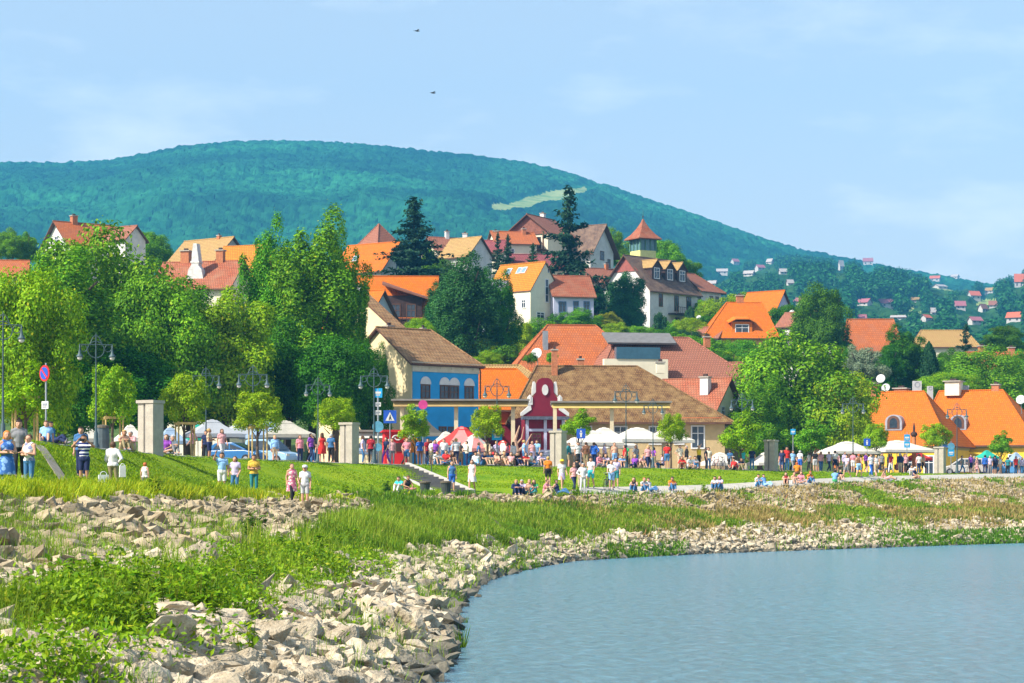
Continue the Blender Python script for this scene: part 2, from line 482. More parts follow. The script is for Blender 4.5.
# terrain mesh
vv = np.concatenate((np.linspace(-1, 0, 5)[:-1], np.linspace(0, 1, 29)[:-1], [1, 1.1, 1.2], np.linspace(1.2, 2, 13)[1:],
                     2 + np.array([.3, 1, 2, 3, 4.5, 6, 7.5, 9, 10.5, 12, 14, 16, 18, 21, 25, 30, 40, 60, 90, 150])))
uu = np.linspace(0, NU - 1.001, 330)
UU, VV = np.meshgrid(uu, vv, indexing='ij')
TP = bank(UU.ravel(), VV.ravel())
nu, nv = len(uu), len(vv)
idx = np.arange(nu * nv).reshape(nu, nv)
quads = np.stack((idx[:-1, :-1], idx[1:, :-1], idx[1:, 1:], idx[:-1, 1:]), -1).reshape(-1, 4)
vmid = (.25 * (VV[:-1, :-1] + VV[1:, :-1] + VV[1:, 1:] + VV[:-1, 1:])).ravel()
mi = np.where(vmid < 1, 0, np.where(vmid < 2, 1, np.where(vmid < 6.5, 2, 3)))
m_soil = M('bank_soil', (.20,.165,.09), var=.4, scale=2.2, rough=.95, bump=.8, bscale=6, col2=(.34,.29,.20))
def lawn_mat():
    m, nt, N, L, out = new_mat('lawn')
    b = N.new('ShaderNodeBsdfPrincipled'); b.inputs['Roughness'].default_value = .9; b.inputs['Specular IOR Level'].default_value = .1
    tc = N.new('ShaderNodeTexCoord')
    n1 = N.new('ShaderNodeTexNoise'); n1.inputs['Scale'].default_value = .35; n1.inputs['Detail'].default_value = 6
    n2 = N.new('ShaderNodeTexNoise'); n2.inputs['Scale'].default_value = 5; n2.inputs['Detail'].default_value = 4
    L.new(tc.outputs['Object'], n1.inputs['Vector']); L.new(tc.outputs['Object'], n2.inputs['Vector'])
    r1 = N.new('ShaderNodeValToRGB'); e = r1.color_ramp.elements
    e[0].position = .3; e[0].color = (.10,.22,.004,1); e[1].position = .72; e[1].color = (.27,.35,.008,1)
    L.new(n1.outputs['Fac'], r1.inputs['Fac'])
    r2 = N.new('ShaderNodeMapRange'); r2.inputs['To Min'].default_value = .7; r2.inputs['To Max'].default_value = 1.3
    L.new(n2.outputs['Fac'], r2.inputs['Value'])
    hs = N.new('ShaderNodeHueSaturation'); L.new(r1.outputs['Color'], hs.inputs['Color']); L.new(r2.outputs['Result'], hs.inputs['Value'])
    L.new(hs.outputs['Color'], b.inputs['Base Color'])
    bp = N.new('ShaderNodeBump'); bp.inputs['Strength'].default_value = .6; bp.inputs['Distance'].default_value = .06
    L.new(n2.outputs['Fac'], bp.inputs['Height']); L.new(bp.outputs['Normal'], b.inputs['Normal'])
    L.new(b.outputs[0], out.inputs[0]); return m
m_lawn = lawn_mat()
m_paving = M('paving', (.40,.36,.30), var=.12, scale=1.5, rough=.9, bump=.2)
m_garden = M('garden_ground', (.03,.07,.012), var=.4, scale=.5, rough=.95, bump=.5, bscale=3, col2=(.09,.15,.025))
ground = link('ground', mesh_from('ground', TP, quads[:, ::-1].copy(), [m_soil, m_lawn, m_paving, m_garden], mi, smooth=True))
tag(ground, 'sloping river bank with lawn and town ground rising to the hill', 'ground', kind='structure')
ground_bvh = BVHTree.FromPolygons([tuple(p) for p in TP.tolist()], quads.tolist())
def gz(x, y, default=4.95):
    h = ground_bvh.ray_cast(Vector((x, y, 400)), Vector((0, 0, -1)))
    return h[0].z if h[0] is not None else default

# river
def water_mat():
    m, nt, N, L, out = new_mat('river_water')
    b = N.new('ShaderNodeBsdfPrincipled'); b.inputs['Roughness'].default_value = .16; b.inputs['IOR'].default_value = 1.33
    b.inputs['Base Color'].default_value = (.13,.29,.375,1); b.inputs['Specular IOR Level'].default_value = .5
    tc = N.new('ShaderNodeTexCoord'); mp = N.new('ShaderNodeMapping'); mp.inputs['Scale'].default_value = (1.5, .75, 1)
    mp.inputs['Rotation'].default_value = (0, 0, R(-14))
    L.new(tc.outputs['Object'], mp.inputs['Vector'])
    n1 = N.new('ShaderNodeTexNoise'); n1.inputs['Scale'].default_value = 1.9; n1.inputs['Detail'].default_value = 7; n1.inputs['Roughness'].default_value = .7; n1.inputs['Distortion'].default_value = .5
    n2 = N.new('ShaderNodeTexNoise'); n2.inputs['Scale'].default_value = .09; n2.inputs['Detail'].default_value = 3
    L.new(mp.outputs[0], n1.inputs['Vector']); L.new(mp.outputs[0], n2.inputs['Vector'])
    mu = N.new('ShaderNodeMath'); mu.operation = 'MULTIPLY'; L.new(n1.outputs['Fac'], mu.inputs[0])
    mr = N.new('ShaderNodeMapRange'); mr.inputs['To Min'].default_value = .55; mr.inputs['To Max'].default_value = 1.4; L.new(n2.outputs['Fac'], mr.inputs['Value'])
    L.new(mr.outputs[0], mu.inputs[1])
    bp = N.new('ShaderNodeBump'); bp.inputs['Strength'].default_value = 1.0; bp.inputs['Distance'].default_value = .34
    L.new(mu.outputs[0], bp.inputs['Height']); L.new(bp.outputs['Normal'], b.inputs['Normal'])
    L.new(b.outputs[0], out.inputs[0]); return m
wm = MB().add([(-60,-120,0),(1400,-120,0),(1400,420,0),(-60,420,0)], [(0,1,2,3)])
tag(wm.build('river', water_mat()), 'calm blue river with small ripples', 'river', kind='structure')

# ---------------------------------------------------------------- hills
def crown_bumps(X, Y, cell, seed):
    gx = X / cell; gy = Y / cell
    ix = np.floor(gx); iy = np.floor(gy); best = np.full(X.shape, 9.0); hh = np.zeros(X.shape)
    for a in (-1, 0, 1):
        for c in (-1, 0, 1):
            jx = ix + a; jy = iy + c
            h1 = np.modf(np.abs(np.sin(jx * 127.1 + jy * 311.7 + seed) * 43758.5453))[0]
            h2 = np.modf(np.abs(np.sin(jx * 269.5 + jy * 183.3 + seed) * 43758.5453))[0]
            h3 = np.modf(np.abs(np.sin(jx * 71.3 + jy * 97.7 + seed) * 43758.5453))[0]
            d = np.hypot(gx - jx - h1, gy - jy - h2)
            k = d < best; best = np.where(k, d, best); hh = np.where(k, h3, hh)
    return np.clip(1 - best**2, 0, 1) * (.55 + .75 * hh)

def hill_sheet(name, ridge, Y0, Y1, z0, nx, ny, x0, x1, prof, cell, amp, mats, meadow, seed, base_drop=40, spur=20):
    px = np.linspace(x0, x1, nx); ty = np.linspace(0, 1.12, ny)
    PXg, T = np.meshgrid(px, ty, indexing='ij')
    Yg = Y0 + (Y1 - Y0) * T
    ry = np.interp(PXg, [p[0] for p in ridge], [p[1] for p in ridge])
    zr = EYE + (HZ - ry) / F * Y1
    t = np.clip(T, 0, 1)
    Z = z0 + (zr - z0) * prof(t) - np.where(T > 1, (T - 1) * (Y1 - Y0) * .5, 0)
    Xg = (PXg - 512) / F * Yg
    Z = Z + spur * vnoise(Xg / 160, Yg / 210, seed) * np.clip(4 * t * (1 - t), 0, 1)
    mask = np.zeros_like(Z); fade = np.zeros_like(Z)
    sy = HZ - (Z - EYE) / Yg * F
    for (mx, my, rx, ry_, ang) in meadow:
        ca, sa = math.cos(ang), math.sin(ang)
        a = (PXg - mx) * ca + (sy - my) * sa; b = -(PXg - mx) * sa + (sy - my) * ca
        q = (a / rx)**2 + (b / ry_)**2 + .5 * vnoise(PXg / 9, sy / 5, 5)
        mask = np.maximum(mask, (q < 1) * (T < 1)); fade = np.maximum(fade, sm(3.2, 1.1, q) * (T < 1))
    Z = Z + amp * crown_bumps(Xg, Yg, cell, seed) * (1 - fade) + amp * .6 * crown_bumps(Xg, Yg, cell * .55, seed + 3) * (1 - fade)
    Z[:, 0] -= base_drop
    V = np.stack((Xg, Yg, Z), -1).reshape(-1, 3)
    id_ = np.arange(nx * ny).reshape(nx, ny)
    q = np.stack((id_[:-1, :-1], id_[1:, :-1], id_[1:, 1:], id_[:-1, 1:]), -1).reshape(-1, 4)
    mm = mask[:-1, :-1].ravel() > .5
    o = link(name, mesh_from(name, V, q, mats, mm.astype(int), smooth=False))
    bvh = BVHTree.FromPolygons([tuple(p) for p in V.tolist()], q.tolist())
    return o, bvh

m_forest = M('far_forest', (.004,.045,.016), var=.3, scale=.055, rough=1, spec=0, col2=(.022,.125,.04))
_nt = m_forest.node_tree; _b = [n for n in _nt.nodes if n.type == 'BSDF_PRINCIPLED'][0]; _src = _b.inputs['Base Color'].links[0].from_socket
_n = _nt.nodes.new('ShaderNodeTexNoise'); _n.inputs['Scale'].default_value = .0045; _n.inputs['Detail'].default_value = 4      # stands of lighter and darker woods
_nt.links.new([n for n in _nt.nodes if n.type == 'TEX_COORD'][0].outputs['Object'], _n.inputs['Vector'])
_r = _nt.nodes.new('ShaderNodeMapRange'); _r.inputs['From Min'].default_value = .35; _r.inputs['From Max'].default_value = .65; _r.inputs['To Min'].default_value = .55; _r.inputs['To Max'].default_value = 1.6
_h = _nt.nodes.new('ShaderNodeHueSaturation'); _nt.links.new(_n.outputs['Fac'], _r.inputs['Value']); _nt.links.new(_r.outputs['Result'], _h.inputs['Value']); _nt.links.new(_src, _h.inputs['Color']); _nt.links.new(_h.outputs['Color'], _b.inputs['Base Color'])
m_forest2 = M('near_forest', (.014,.055,.014), var=.3, scale=.02, rough=1, spec=0, col2=(.045,.115,.02))
m_meadow = M('hill_meadow', (.12,.22,.04), var=.3, scale=.05, rough=1, spec=0, col2=(.34,.38,.13))
MT = [(-100,166),(0,164),(60,165),(110,162),(180,149),(235,143),(300,143),(360,146),(420,152),(480,158),(520,164),(560,173),(600,185),(640,199),
      (690,215),(730,229),(765,241),(800,251),(850,261),(900,271),(950,279),(980,284),(1024,290),(1110,300)]
mountain, mt_bvh = hill_sheet('mountain', [(a, b + 1.5) for a, b in MT], 950, 3000, 25, 760, 330, -90, 1110, lambda t: .18 * t + .82 * sm(0, 1.25, t) / float(sm(0, 1.25, 1)), 11, 4.0,
    [m_forest, m_meadow], [(543,199,40,5,-.24),(500,207,10,3,0),(735,227,14,3,.3)], 11)
tag(mountain, 'long wooded mountain behind the town under the sky', 'mountain', kind='structure')
NH = [(540,350),(600,335),(650,312),(690,292),(740,272),(775,264),(800,265),(850,273),(900,281),(950,289),(985,296),(1005,289),(1024,281),(1060,274),(1120,270)]
hill, hill_bvh = hill_sheet('hill', [(a, b + 3) for a, b in NH], 800, 2250, 40, 330, 180, 530, 1115, lambda t: t**.92, 11, 3.0,
    [m_forest2, m_meadow], [(706,228,22,6,.0),(712,322,9,5,-.5),(955,286,26,5,0),(735,318,12,3,-.4),(905,312,16,3,.2),(840,300,14,4,.3),(985,305,10,4,0)], 4, spur=12)
tag(hill, 'nearer wooded hill with scattered houses on the right', 'hill', kind='structure')
def hill_hit(px, py):
    d = Vector(((px - 512) / F, 1.0, (HZ - py) / F)).normalized()
    h = hill_bvh.ray_cast(Vector((0, 0, EYE)), d)
    h2 = mt_bvh.ray_cast(Vector((0, 0, EYE)), d)
    return h[0] or h2[0]

# ---------------------------------------------------------------- leaf cards
def leaf_quads(P, Nrm, size, aspect=1.5, seed=1):
    """quads of the given size, facing Nrm"""
    g = np.random.default_rng(seed)
    n = len(P)
    Nn = Nrm / np.maximum(np.linalg.norm(Nrm, axis=1, keepdims=True), 1e-6)
    r = g.normal(size=(n, 3)); u = np.cross(Nn, r); u /= np.maximum(np.linalg.norm(u, axis=1, keepdims=True), 1e-6); w = np.cross(Nn, u)
    s = np.broadcast_to(np.asarray(size, float), (n,))[:, None] * g.uniform(.65, 1.3, (n, 1))
    a = u * s * .5 * aspect; b = w * s * .5
    V = np.stack((P - a, P + b * .9 + Nn * s * .08, P + a, P - b * .9 + Nn * s * .08), 1).reshape(-1, 3)
    return V, np.arange(4 * n).reshape(n, 4)

def sph(n, g):
    d = g.normal(size=(n, 3)); return d / np.linalg.norm(d, axis=1, keepdims=True)

def crown_mesh(name, seed, mat, clumps=60, leaves=24000, leaf=.3, flat=1.0, rad=(.20, .34), lowcut=-.75, lobes=None, fill=.16, zasp=1.0):
    """unit crown: fits a sphere of radius 1, foliage in clumps with gaps"""
    g = np.random.default_rng(seed)
    lobes = lobes or [(0, 0, 0, 1)]
    Cs = []
    tot = sum(l[3]**2 for l in lobes)
    for (lx, ly, lz, lr) in lobes:
        k = max(3, int(clumps * lr**2 / tot)); d = sph(k * 3, g); d = d[d[:, 2] > lowcut][:k]
        rr = g.uniform(.60, .93, (len(d), 1)) * (1 + .10 * g.normal(size=(len(d), 1)))
        Cs.append(np.hstack((np.array((lx, ly, lz)) + d * rr * lr, g.uniform(*rad, (len(d), 1)) * (.45 + .55 * lr), d)))
    Cs = np.vstack(Cs)
    w = Cs[:, 3]**2; w /= w.sum()
    nl = int(leaves * (1 - fill))
    ci = g.choice(len(Cs), nl, p=w)
    d = sph(nl, g); d[:, 2] += .25; d += Cs[ci][:, 4:7] * .45; d /= np.linalg.norm(d, axis=1, keepdims=True)
    r = g.uniform(.25, 1, (nl, 1))**.45 * (1 + .12 * g.normal(size=(nl, 1)))
    P = Cs[ci][:, :3] + d * r * Cs[ci][:, 3:4] * np.array((1, 1, .85))
    N1 = d + .38 * g.normal(size=(nl, 3)) + np.array((0, 0, .30))
    nf = leaves - nl
    li = g.choice(len(lobes), nf, p=np.array([l[3]**3 for l in lobes]) / sum(l[3]**3 for l in lobes))
    LA = np.array(lobes)
    P2 = LA[li][:, :3] + sph(nf, g) * g.uniform(0, .7, (nf, 1))**.5 * LA[li][:, 3:4]
    N2 = g.normal(size=(nf, 3))
    PP = np.vstack((P, P2)); PP[:, 2] *= zasp          # so the leaves keep their shape on a tall crown
    V, q = leaf_quads(PP, np.vstack((N1, N2)), leaf, 1.45, seed + 5)
    lo = np.percentile(V, (.5), axis=0); hi = np.percentile(V, 99.5, axis=0); lo[2] = np.percentile(V[:, 2], .1); hi[2] = np.percentile(V[:, 2], 99.93)
    V = (V - .5 * (lo + hi)) / (.5 * (hi - lo))
    return mesh_from(name, V, q, [mat])

def trunk_mesh(name, seed, limbs=7):
    """unit trunk: from z=-1.1-ish below the crown to inside it; built as z 0..1 with limbs spreading in the upper half"""
    g = np.random.default_rng(seed); b = MB()
    pts = [(0, 0, 0), (.02, .01, .25), (.0, .03, .5), (.03, .0, .75)]
    b.path(pts, [.045, .036, .03, .018], 9)
    b.lathe([(.075, -.02), (.055, .03), (.044, .08)], 9)
    for i in range(limbs):
        a = i * 2.4 + g.uniform(-.4, .4); z = .34 + .06 * i; rr = g.uniform(.22, .36)
        p1 = (rr * .5 * math.cos(a), rr * .5 * math.sin(a), z + .12); p2 = (rr * math.cos(a), rr * math.sin(a), z + .2 + g.uniform(0, .12))
        b.path([(0.01, .01, z), p1, p2], [.02, .013, .006], 6)
    return b.data(name, m_bark, smooth=True)

BIG = [crown_mesh('crown_broad', 1, L_mid, 100, 52000, .032, rad=(.22,.36), fill=.24, lobes=[(0,0,0,.92),(.45,.1,-.25,.55),(-.5,0,-.2,.55),(.05,-.45,-.2,.6),(.0,.1,.45,.55)]),
       crown_mesh('crown_tall', 2, L_mid, 105, 52000, .032, rad=(.22,.36), fill=.24, lobes=[(0,0,-.25,.72),(.38,.0,.25,.48),(-.34,.05,.30,.46),(.02,-.2,.55,.42),(.4,-.1,-.4,.5),(-.45,-.1,-.35,.52)]),
       crown_mesh('crown_round', 3, L_mid, 90, 46000, .034, rad=(.22,.36), fill=.24, lobes=[(0,0,0,1),(.4,-.3,-.3,.5),(-.45,-.2,-.3,.5)]),
       crown_mesh('crown_loose', 4, L_mid, 85, 36000, .036, rad=(.22,.36), fill=.22, lobes=[(-.3,0,.1,.62),(.35,.0,-.05,.62),(.0,-.25,.35,.5),(0,-.3,-.4,.6),(-.55,-.1,-.35,.42)])]
TALL = [crown_mesh('crown_high', 5, L_mid, 130, 60000, .036, rad=(.17,.28), fill=.24, zasp=1.9, lobes=[(0,0,-.3,.8),(.45,.1,-.45,.5),(-.5,0,-.4,.5),(0,-.15,.40,.62),(.42,0,.28,.52),(-.45,0,.30,.50)]),
        crown_mesh('crown_high', 6, L_mid, 130, 60000, .036, rad=(.17,.28), fill=.24, zasp=1.9, lobes=[(0,0,-.1,.85),(.4,-.2,-.45,.55),(-.42,-.1,-.4,.55),(.25,0,.38,.6),(-.3,-.1,.34,.6)])]
SMALLC = [crown_mesh('crown_globe', 11, L_lime, 46, 9000, .062, rad=(.22, .36), fill=.25), crown_mesh('crown_globe_loose', 12, L_lime, 34, 7000, .066, rad=(.22, .36), fill=.25, lobes=[(0,0,0,.9),(.25,0,.3,.5)])]
BUSHC = [crown_mesh('foliage_bush', 21, L_deep, 26, 5000, .075, rad=(.25, .42), lowcut=-.3, fill=.3), crown_mesh('foliage_bush_loose', 22, L_deep, 20, 4200, .08, rad=(.25, .45), lowcut=-.3, fill=.3, lobes=[(-.3,0,0,.7),(.35,0,.1,.65)])]
TRUNKS = [trunk_mesh('trunk', 31), trunk_mesh('trunk', 32, 9)]

def spruce_mesh(name, seed, mat, levels=30, per=13):
    g = np.random.default_rng(seed); P = []; N = []; Sz = []; b = None
    V = []
    for i in range(levels):
        t = i / (levels - 1); z = .10 + .88 * t; rad = .30 * (1 - t)**.8 * (1 + .26 * g.normal()) + .015
        for k in range(max(4, int(per * (1 - .55 * t)))):
            a = g.uniform(0, 6.283); rl = rad * g.uniform(.7, 1.15)
            nseg = max(3, int(16 * rl / .3))
            for j in range(nseg):
                q = (j + 1) / nseg
                p = np.array((math.cos(a) * rl * q, math.sin(a) * rl * q, z - .10 * rl / .3 * q + .05 * q * q))
                for e in range(4):
                    P.append(p + g.normal(size=3) * np.array((.012, .012, .008))); N.append(g.normal(size=3) * .6 + np.array((math.cos(a) * .5, math.sin(a) * .5, .9)))
    P = np.array(P); N = np.array(N)
    V, q = leaf_quads(P, N, .019, 2.1, seed)
    return mesh_from(name, V, q, [mat])
SPR = [spruce_mesh('spruce_crown', 41, L_spruce), spruce_mesh('spruce_crown', 42, L_spruce, 26, 11)]
_b = MB(); _b.tube((0,0,0),(0,0,1.0),.022,.002,8); TR_SPR = _b.data('spruce_trunk', m_bark, smooth=True)
def column_mesh(name, seed, mat, n=9000):
    g = np.random.default_rng(seed)
    t = g.uniform(0, 1, n); a = g.uniform(0, 6.283, n)
    prof = .30 * np.sin(np.pi * np.clip(t * .86 + .14, 0, 1))**.7 * (1 + .13 * np.sin(7 * a + 9 * t) + .10 * np.sin(23 * t + 3 * a))
    r = prof * g.uniform(.3, 1, n)**.35
    P = np.stack((r * np.cos(a), r * np.sin(a), t), 1)
    N = np.stack((np.cos(a), np.sin(a), np.full(n, .5)), 1) + .6 * g.normal(size=(n, 3))
    V, q = leaf_quads(P, N, .034, 1.6, seed)
    return mesh_from(name, V, q, [mat])
THU = [column_mesh('thuja_crown', 51, L_thuja), column_mesh('thuja_crown', 52, L_thuja)]

def set_mat(o, m):
    if o.data and len(o.material_slots):
        o.material_slots[0].link = 'OBJECT'; o.material_slots[0].material = m

def tree(px, top, bottom, width, Y, label, kind='big', var=0, mat=None, name='tree', group=None, ground_z=None, cat='tree', trunk_r=1.0):
    """crown spans the given picture rows and width at depth Y; the trunk goes down to the ground"""
    s = S(Y); x = PX(px, Y); zt = PZ(top, Y); zb = PZ(bottom, Y); w = width / s
    g0 = gz(x, Y) if ground_z is None else ground_z
    if kind in ('spruce', 'thuja'):
        zb = max(g0 - .2, zb - 2.0) if kind == 'spruce' else max(zb, g0 - .2); zb = min(zb, zt - 1)
        zt0 = min(g0, zb)
        t = thing(name, label, cat, (x, Y, zt0), (px * 7.3) % 6.28, group)
        mesh = (SPR if kind == 'spruce' else THU)[var % 2]
        c = link('crown', mesh, t, (0, 0, zb - zt0)); c.scale = (w / .60, w / .60, zt - zb)
        if mat: set_mat(c, mat)
        tr = link('trunk', TR_SPR, t); tr.scale = (w / .6 * 1.0, w / .6 * 1.0, (zt - zt0) * .96)
        return t
    g0 = min(g0, zb - .3)
    t = thing(name, label, cat, (x, Y, g0), (px * 3.7 + Y) % 6.28, group)
    cz = .5 * (zt + zb) - g0; hz = .5 * (zt - zb)
    meshes = {'big': TALL if hz > .72 * w else BIG, 'small': SMALLC, 'bush': BUSHC}[kind]
    c = link('crown' if kind != 'bush' else 'foliage', meshes[var % len(meshes)], t, (0, 0, cz)); c.scale = (w * .5, w * .5, hz)
    if mat: set_mat(c, mat)
    if kind != 'bush':
        tr = link('trunk', TRUNKS[var % 2], t); H = cz + hz * .55; tr.scale = (min(H, w * 1.1) * trunk_r,) * 2 + (H,)
    else:
        b = MB()
        for k in range(5): b.tube((0, 0, -.1), (w * .25 * math.cos(k * 1.26), w * .25 * math.sin(k * 1.26), cz), .03, .012, 5)
        b.build('stem', m_bark, t)
    return t
# ---------------------------------------------------------------- rocks of the embankment
m_rock = M('riprap_stone', (.33,.26,.165), var=.2, scale=2.2, rough=.9, bump=.8, bscale=10, col2=(.62,.53,.38), island=True)
m_rock2 = M('riprap_stone_brown', (.26,.205,.12), var=.2, scale=3.0, rough=.92, bump=.7, bscale=9, col2=(.45,.365,.235), island=True)
m_rockwet = M('wet_stone', (.11,.10,.075), var=.3, scale=4.0, rough=.55, bump=.6, bscale=9, col2=(.19,.17,.12), island=True)

def rock_hull(seed, n=15, bev=.0, sub=False):
    g = np.random.default_rng(seed)
    d = sph(n, g) * g.uniform(.75, 1.0, (n, 1))
    d *= np.array((1, g.uniform(.6, .9), g.uniform(.42, .68)))
    bm = bmesh.new()
    for p in d: bm.verts.new(p)
    r = bmesh.ops.convex_hull(bm, input=bm.verts)
    bmesh.ops.delete(bm, geom=[v for v in bm.verts if not v.link_faces], context='VERTS')
    bmesh.ops.dissolve_limit(bm, angle_limit=R(14), verts=bm.verts, edges=bm.edges)
    if bev:
        bmesh.ops.bevel(bm, geom=list(bm.edges), offset=bev, segments=2, affect='EDGES', profile=.6, clamp_overlap=True)
    bmesh.ops.triangulate(bm, faces=bm.faces)
    if sub:
        bmesh.ops.subdivide_edges(bm, edges=[e for e in bm.edges if e.calc_length() > .22], cuts=2, use_grid_fill=True)
        bmesh.ops.triangulate(bm, faces=bm.faces)
        for v in bm.verts:
            k = float(vnoise(v.co.x * 3.1 + seed, v.co.y * 3.3 + v.co.z * 2.1, seed))
            k2 = float(vnoise(v.co.x * 8 + seed, v.co.y * 8 - v.co.z * 7, seed + 9))
            v.co += v.co.normalized() * (.045 * k + .022 * k2)
    bm.verts.index_update()
    V = np.array([v.co[:] for v in bm.verts]); f = np.array([[v.index for v in fc.verts] for fc in bm.faces])
    bm.free(); return V, f
FAR_ROCKS = [rock_hull(100 + i, 13) for i in range(14)]
NEAR_ROCKS = [rock_hull(200 + i, 17, .075, True) for i in range(16)]
NEAR_MESH = []
for V_, f_ in NEAR_ROCKS:
    me = mesh_from('boulder', V_, f_, [m_rock], smooth=True)
    NEAR_MESH.append(me)
    bm = bmesh.new(); bm.from_mesh(me)
    for e in bm.edges: e.smooth = e.calc_face_angle(0) < R(24)
    bm.to_mesh(me); bm.free()

# bank cells for area sampling
cu = np.linspace(1.2, NU - 1.01, 1500); cv = np.linspace(-.03, 1.0, 70)
CU, CV = np.meshgrid(cu, cv, indexing='ij')
CP = bank(CU.ravel(), CV.ravel()).reshape(len(cu), len(cv), 3)
ea = np.cross(CP[1:, :-1] - CP[:-1, :-1], CP[:-1, 1:] - CP[:-1, :-1]); CA = np.linalg.norm(ea, axis=2)
CM = CP[:-1, :-1]
CUm = CU[:-1, :-1]; CVm = CV[:-1, :-1]
cpx = 512 + F * CM[..., 0] / np.maximum(CM[..., 1], 1)
cpy = HZ - F * (CM[..., 2] - EYE) / np.maximum(CM[..., 1], 1)
inview = (cpx > -50) & (cpx < 1075) & (CM[..., 1] > 18) & (cpy < 720)
NZ = vnoise(CM[..., 0] * .55, CM[..., 1] * .45, 2)
NZ2 = vnoise(CM[..., 0] * .23 + 3, CM[..., 1] * .17, 8)

def rock_prob(u, v, n, n2, px):
    shore = np.interp(u, [1.5, 2, 2.5, 3.1, 4.4, 5.5, 6.2, 7.6, 9, 10.5, 12, 14], [.25, .215, .20, .205, .18, .21, .15, .16, .24, .18, .13, .13])
    a = sm(shore + .10, shore - .04, v + .07 * n)
    up0 = np.interp(u, [0, 3, 4, 4.8, 5.3, 6.2, 7, 8, 9, 10, 14], [.40, .41, .45, .52, .58, .84, .84, .78, .60, .46, .42])
    up1 = np.interp(u, [0, 3, 4, 5, 6, 7, 8, 14], [.90, .90, .90, .95, .97, .955, .95, .955])
    b = sm(up0 - .07, up0 + .06, v + .08 * n + .05 * n2) * sm(up1 + .05, up1 - .03, v + .03 * n)
    b = b * np.where(u < 8.6, np.where((u > 5.7) & (u < 6.4), .35, 1), np.clip(1.05 - .95 * sm(.0, .5, n2 + .25 * n), 0, 1))
    b = b * np.interp(u, [0, 4.3, 4.8, 5.2, 14], [1, 1, .8, 1, 1])
    c = .75 * sm(4.6, 3.6, u) * sm(-.15, .55, n2 + .5 * n) * sm(.9, .8, v)
    return np.clip(np.maximum(np.maximum(a, b), c), 0, 1)
RPROB = rock_prob(CUm, CVm, NZ, NZ2, cpx)

def sample_cells(weight, n, g):
    w = (weight * inview).ravel(); w = w / w.sum()
    k = g.choice(len(w), n, p=w)
    i, j = np.unravel_index(k, CUm.shape)
    u = cu[i] + g.uniform(0, 1, n) * (cu[1] - cu[0]); v = cv[j] + g.uniform(0, 1, n) * (cv[1] - cv[0])
    return u, v, bank(u, v), i, j

g = np.random.default_rng(5)
NR = 48000
depthw = np.clip(70 / CM[..., 1], .5, 1.7)
u, v, P, ii, jj = sample_cells(RPROB**1.5 * CA * depthw, NR, g)
sz = np.exp(g.normal(-1.40, .40, NR)) * np.interp(P[:, 1], [20, 45, 80, 110, 150], [1.05, 1.1, 1.0, .86, .8])
sz = np.clip(sz * .72, .07, .50) * np.where((v < .42) & (u < 2.2), 1.15, 1.0)
isup = v > .5
P[:, 2] += sz * g.uniform(-.10, .34, NR) * np.where(isup, .8, 1)
scr = sz / P[:, 1] * F
pyr = HZ - F * (P[:, 2] - EYE) / P[:, 1]; pxr = 512 + F * P[:, 0] / P[:, 1]
okr = (pxr > 0) & (pxr < 1024) & (pyr < 690)
near = np.argsort(-(scr * okr))[:285]
isnear = np.zeros(NR, bool); isnear[near] = True
for k in near:
    o = link('boulder', NEAR_MESH[int(g.integers(len(NEAR_MESH)))], None, tuple(P[k]))
    o.rotation_euler = (g.normal() * .28, g.normal() * .28, g.uniform(0, 6.28))
    q = float(sz[k]); o.scale = (q * g.uniform(.9, 1.25), q * g.uniform(.85, 1.1), q * g.uniform(.75, 1.05))
    wet = P[k, 2] < .16
    if wet or isup[k]: set_mat(o, m_rockwet if wet else m_rock2)
    lab = ('wet dark boulder at the edge of the river' if wet else 'brownish boulder among the weeds high on the bank' if isup[k] else 'pale angular boulder of the stone bank above the river')
    tag(o, lab, 'boulder', 'wet boulders at the water' if wet else 'boulders high on the bank' if isup[k] else 'boulders of the river bank')

def merge_instances(name, variants, P, sc, rot, mat, smooth=False):
    """many low rocks in ONE mesh"""
    Vs = []; Fs = []; n = 0; which = g.integers(len(variants), size=len(P))
    for a in range(len(variants)):
        k = np.where(which == a)[0]
        if not len(k): continue
        V0, F0 = variants[a]
        c, s_ = np.cos(rot[k]), np.sin(rot[k])
        tx, ty_ = g.normal(0, .3, len(k)), g.normal(0, .3, len(k))
        X = V0[None, :, 0] * sc[k, None] * 1.08; Y = V0[None, :, 1] * sc[k, None]; Z = V0[None, :, 2] * sc[k, None] + X * tx[:, None] + Y * ty_[:, None]
        Xr = X * c[:, None] - Y * s_[:, None]; Yr = X * s_[:, None] + Y * c[:, None]
        W = np.stack((Xr, Yr, Z), -1) + P[k][:, None, :]
        Vs.append(W.reshape(-1, 3))
        Fs.append((F0[None] + (np.arange(len(k)) * len(V0))[:, None, None] + n).reshape(-1, 3)); n += len(k) * len(V0)
    return link(name, mesh_from(name, np.vstack(Vs), np.vstack(Fs), [mat]))
rest = ~isnear
rot = g.uniform(0, 6.28, NR)
wetm = P[:, 2] < .12
for nm, sel, mt, lb in (('rubble_stone', rest & ~isup & ~wetm, m_rock, 'pale riprap stones covering the lower bank along the river'),
                        ('wet_rubble_stone', rest & wetm, m_rockwet, 'dark wet stones along the waterline of the bank'),
                        ('upper_rubble_stone', rest & isup & ~wetm, m_rock2, 'brownish loose stones below the path on the upper bank')):
    o = merge_instances(nm, FAR_ROCKS, P[sel], sz[sel], rot[sel], mt)
    tag(o, lb, 'stones', kind='stuff')
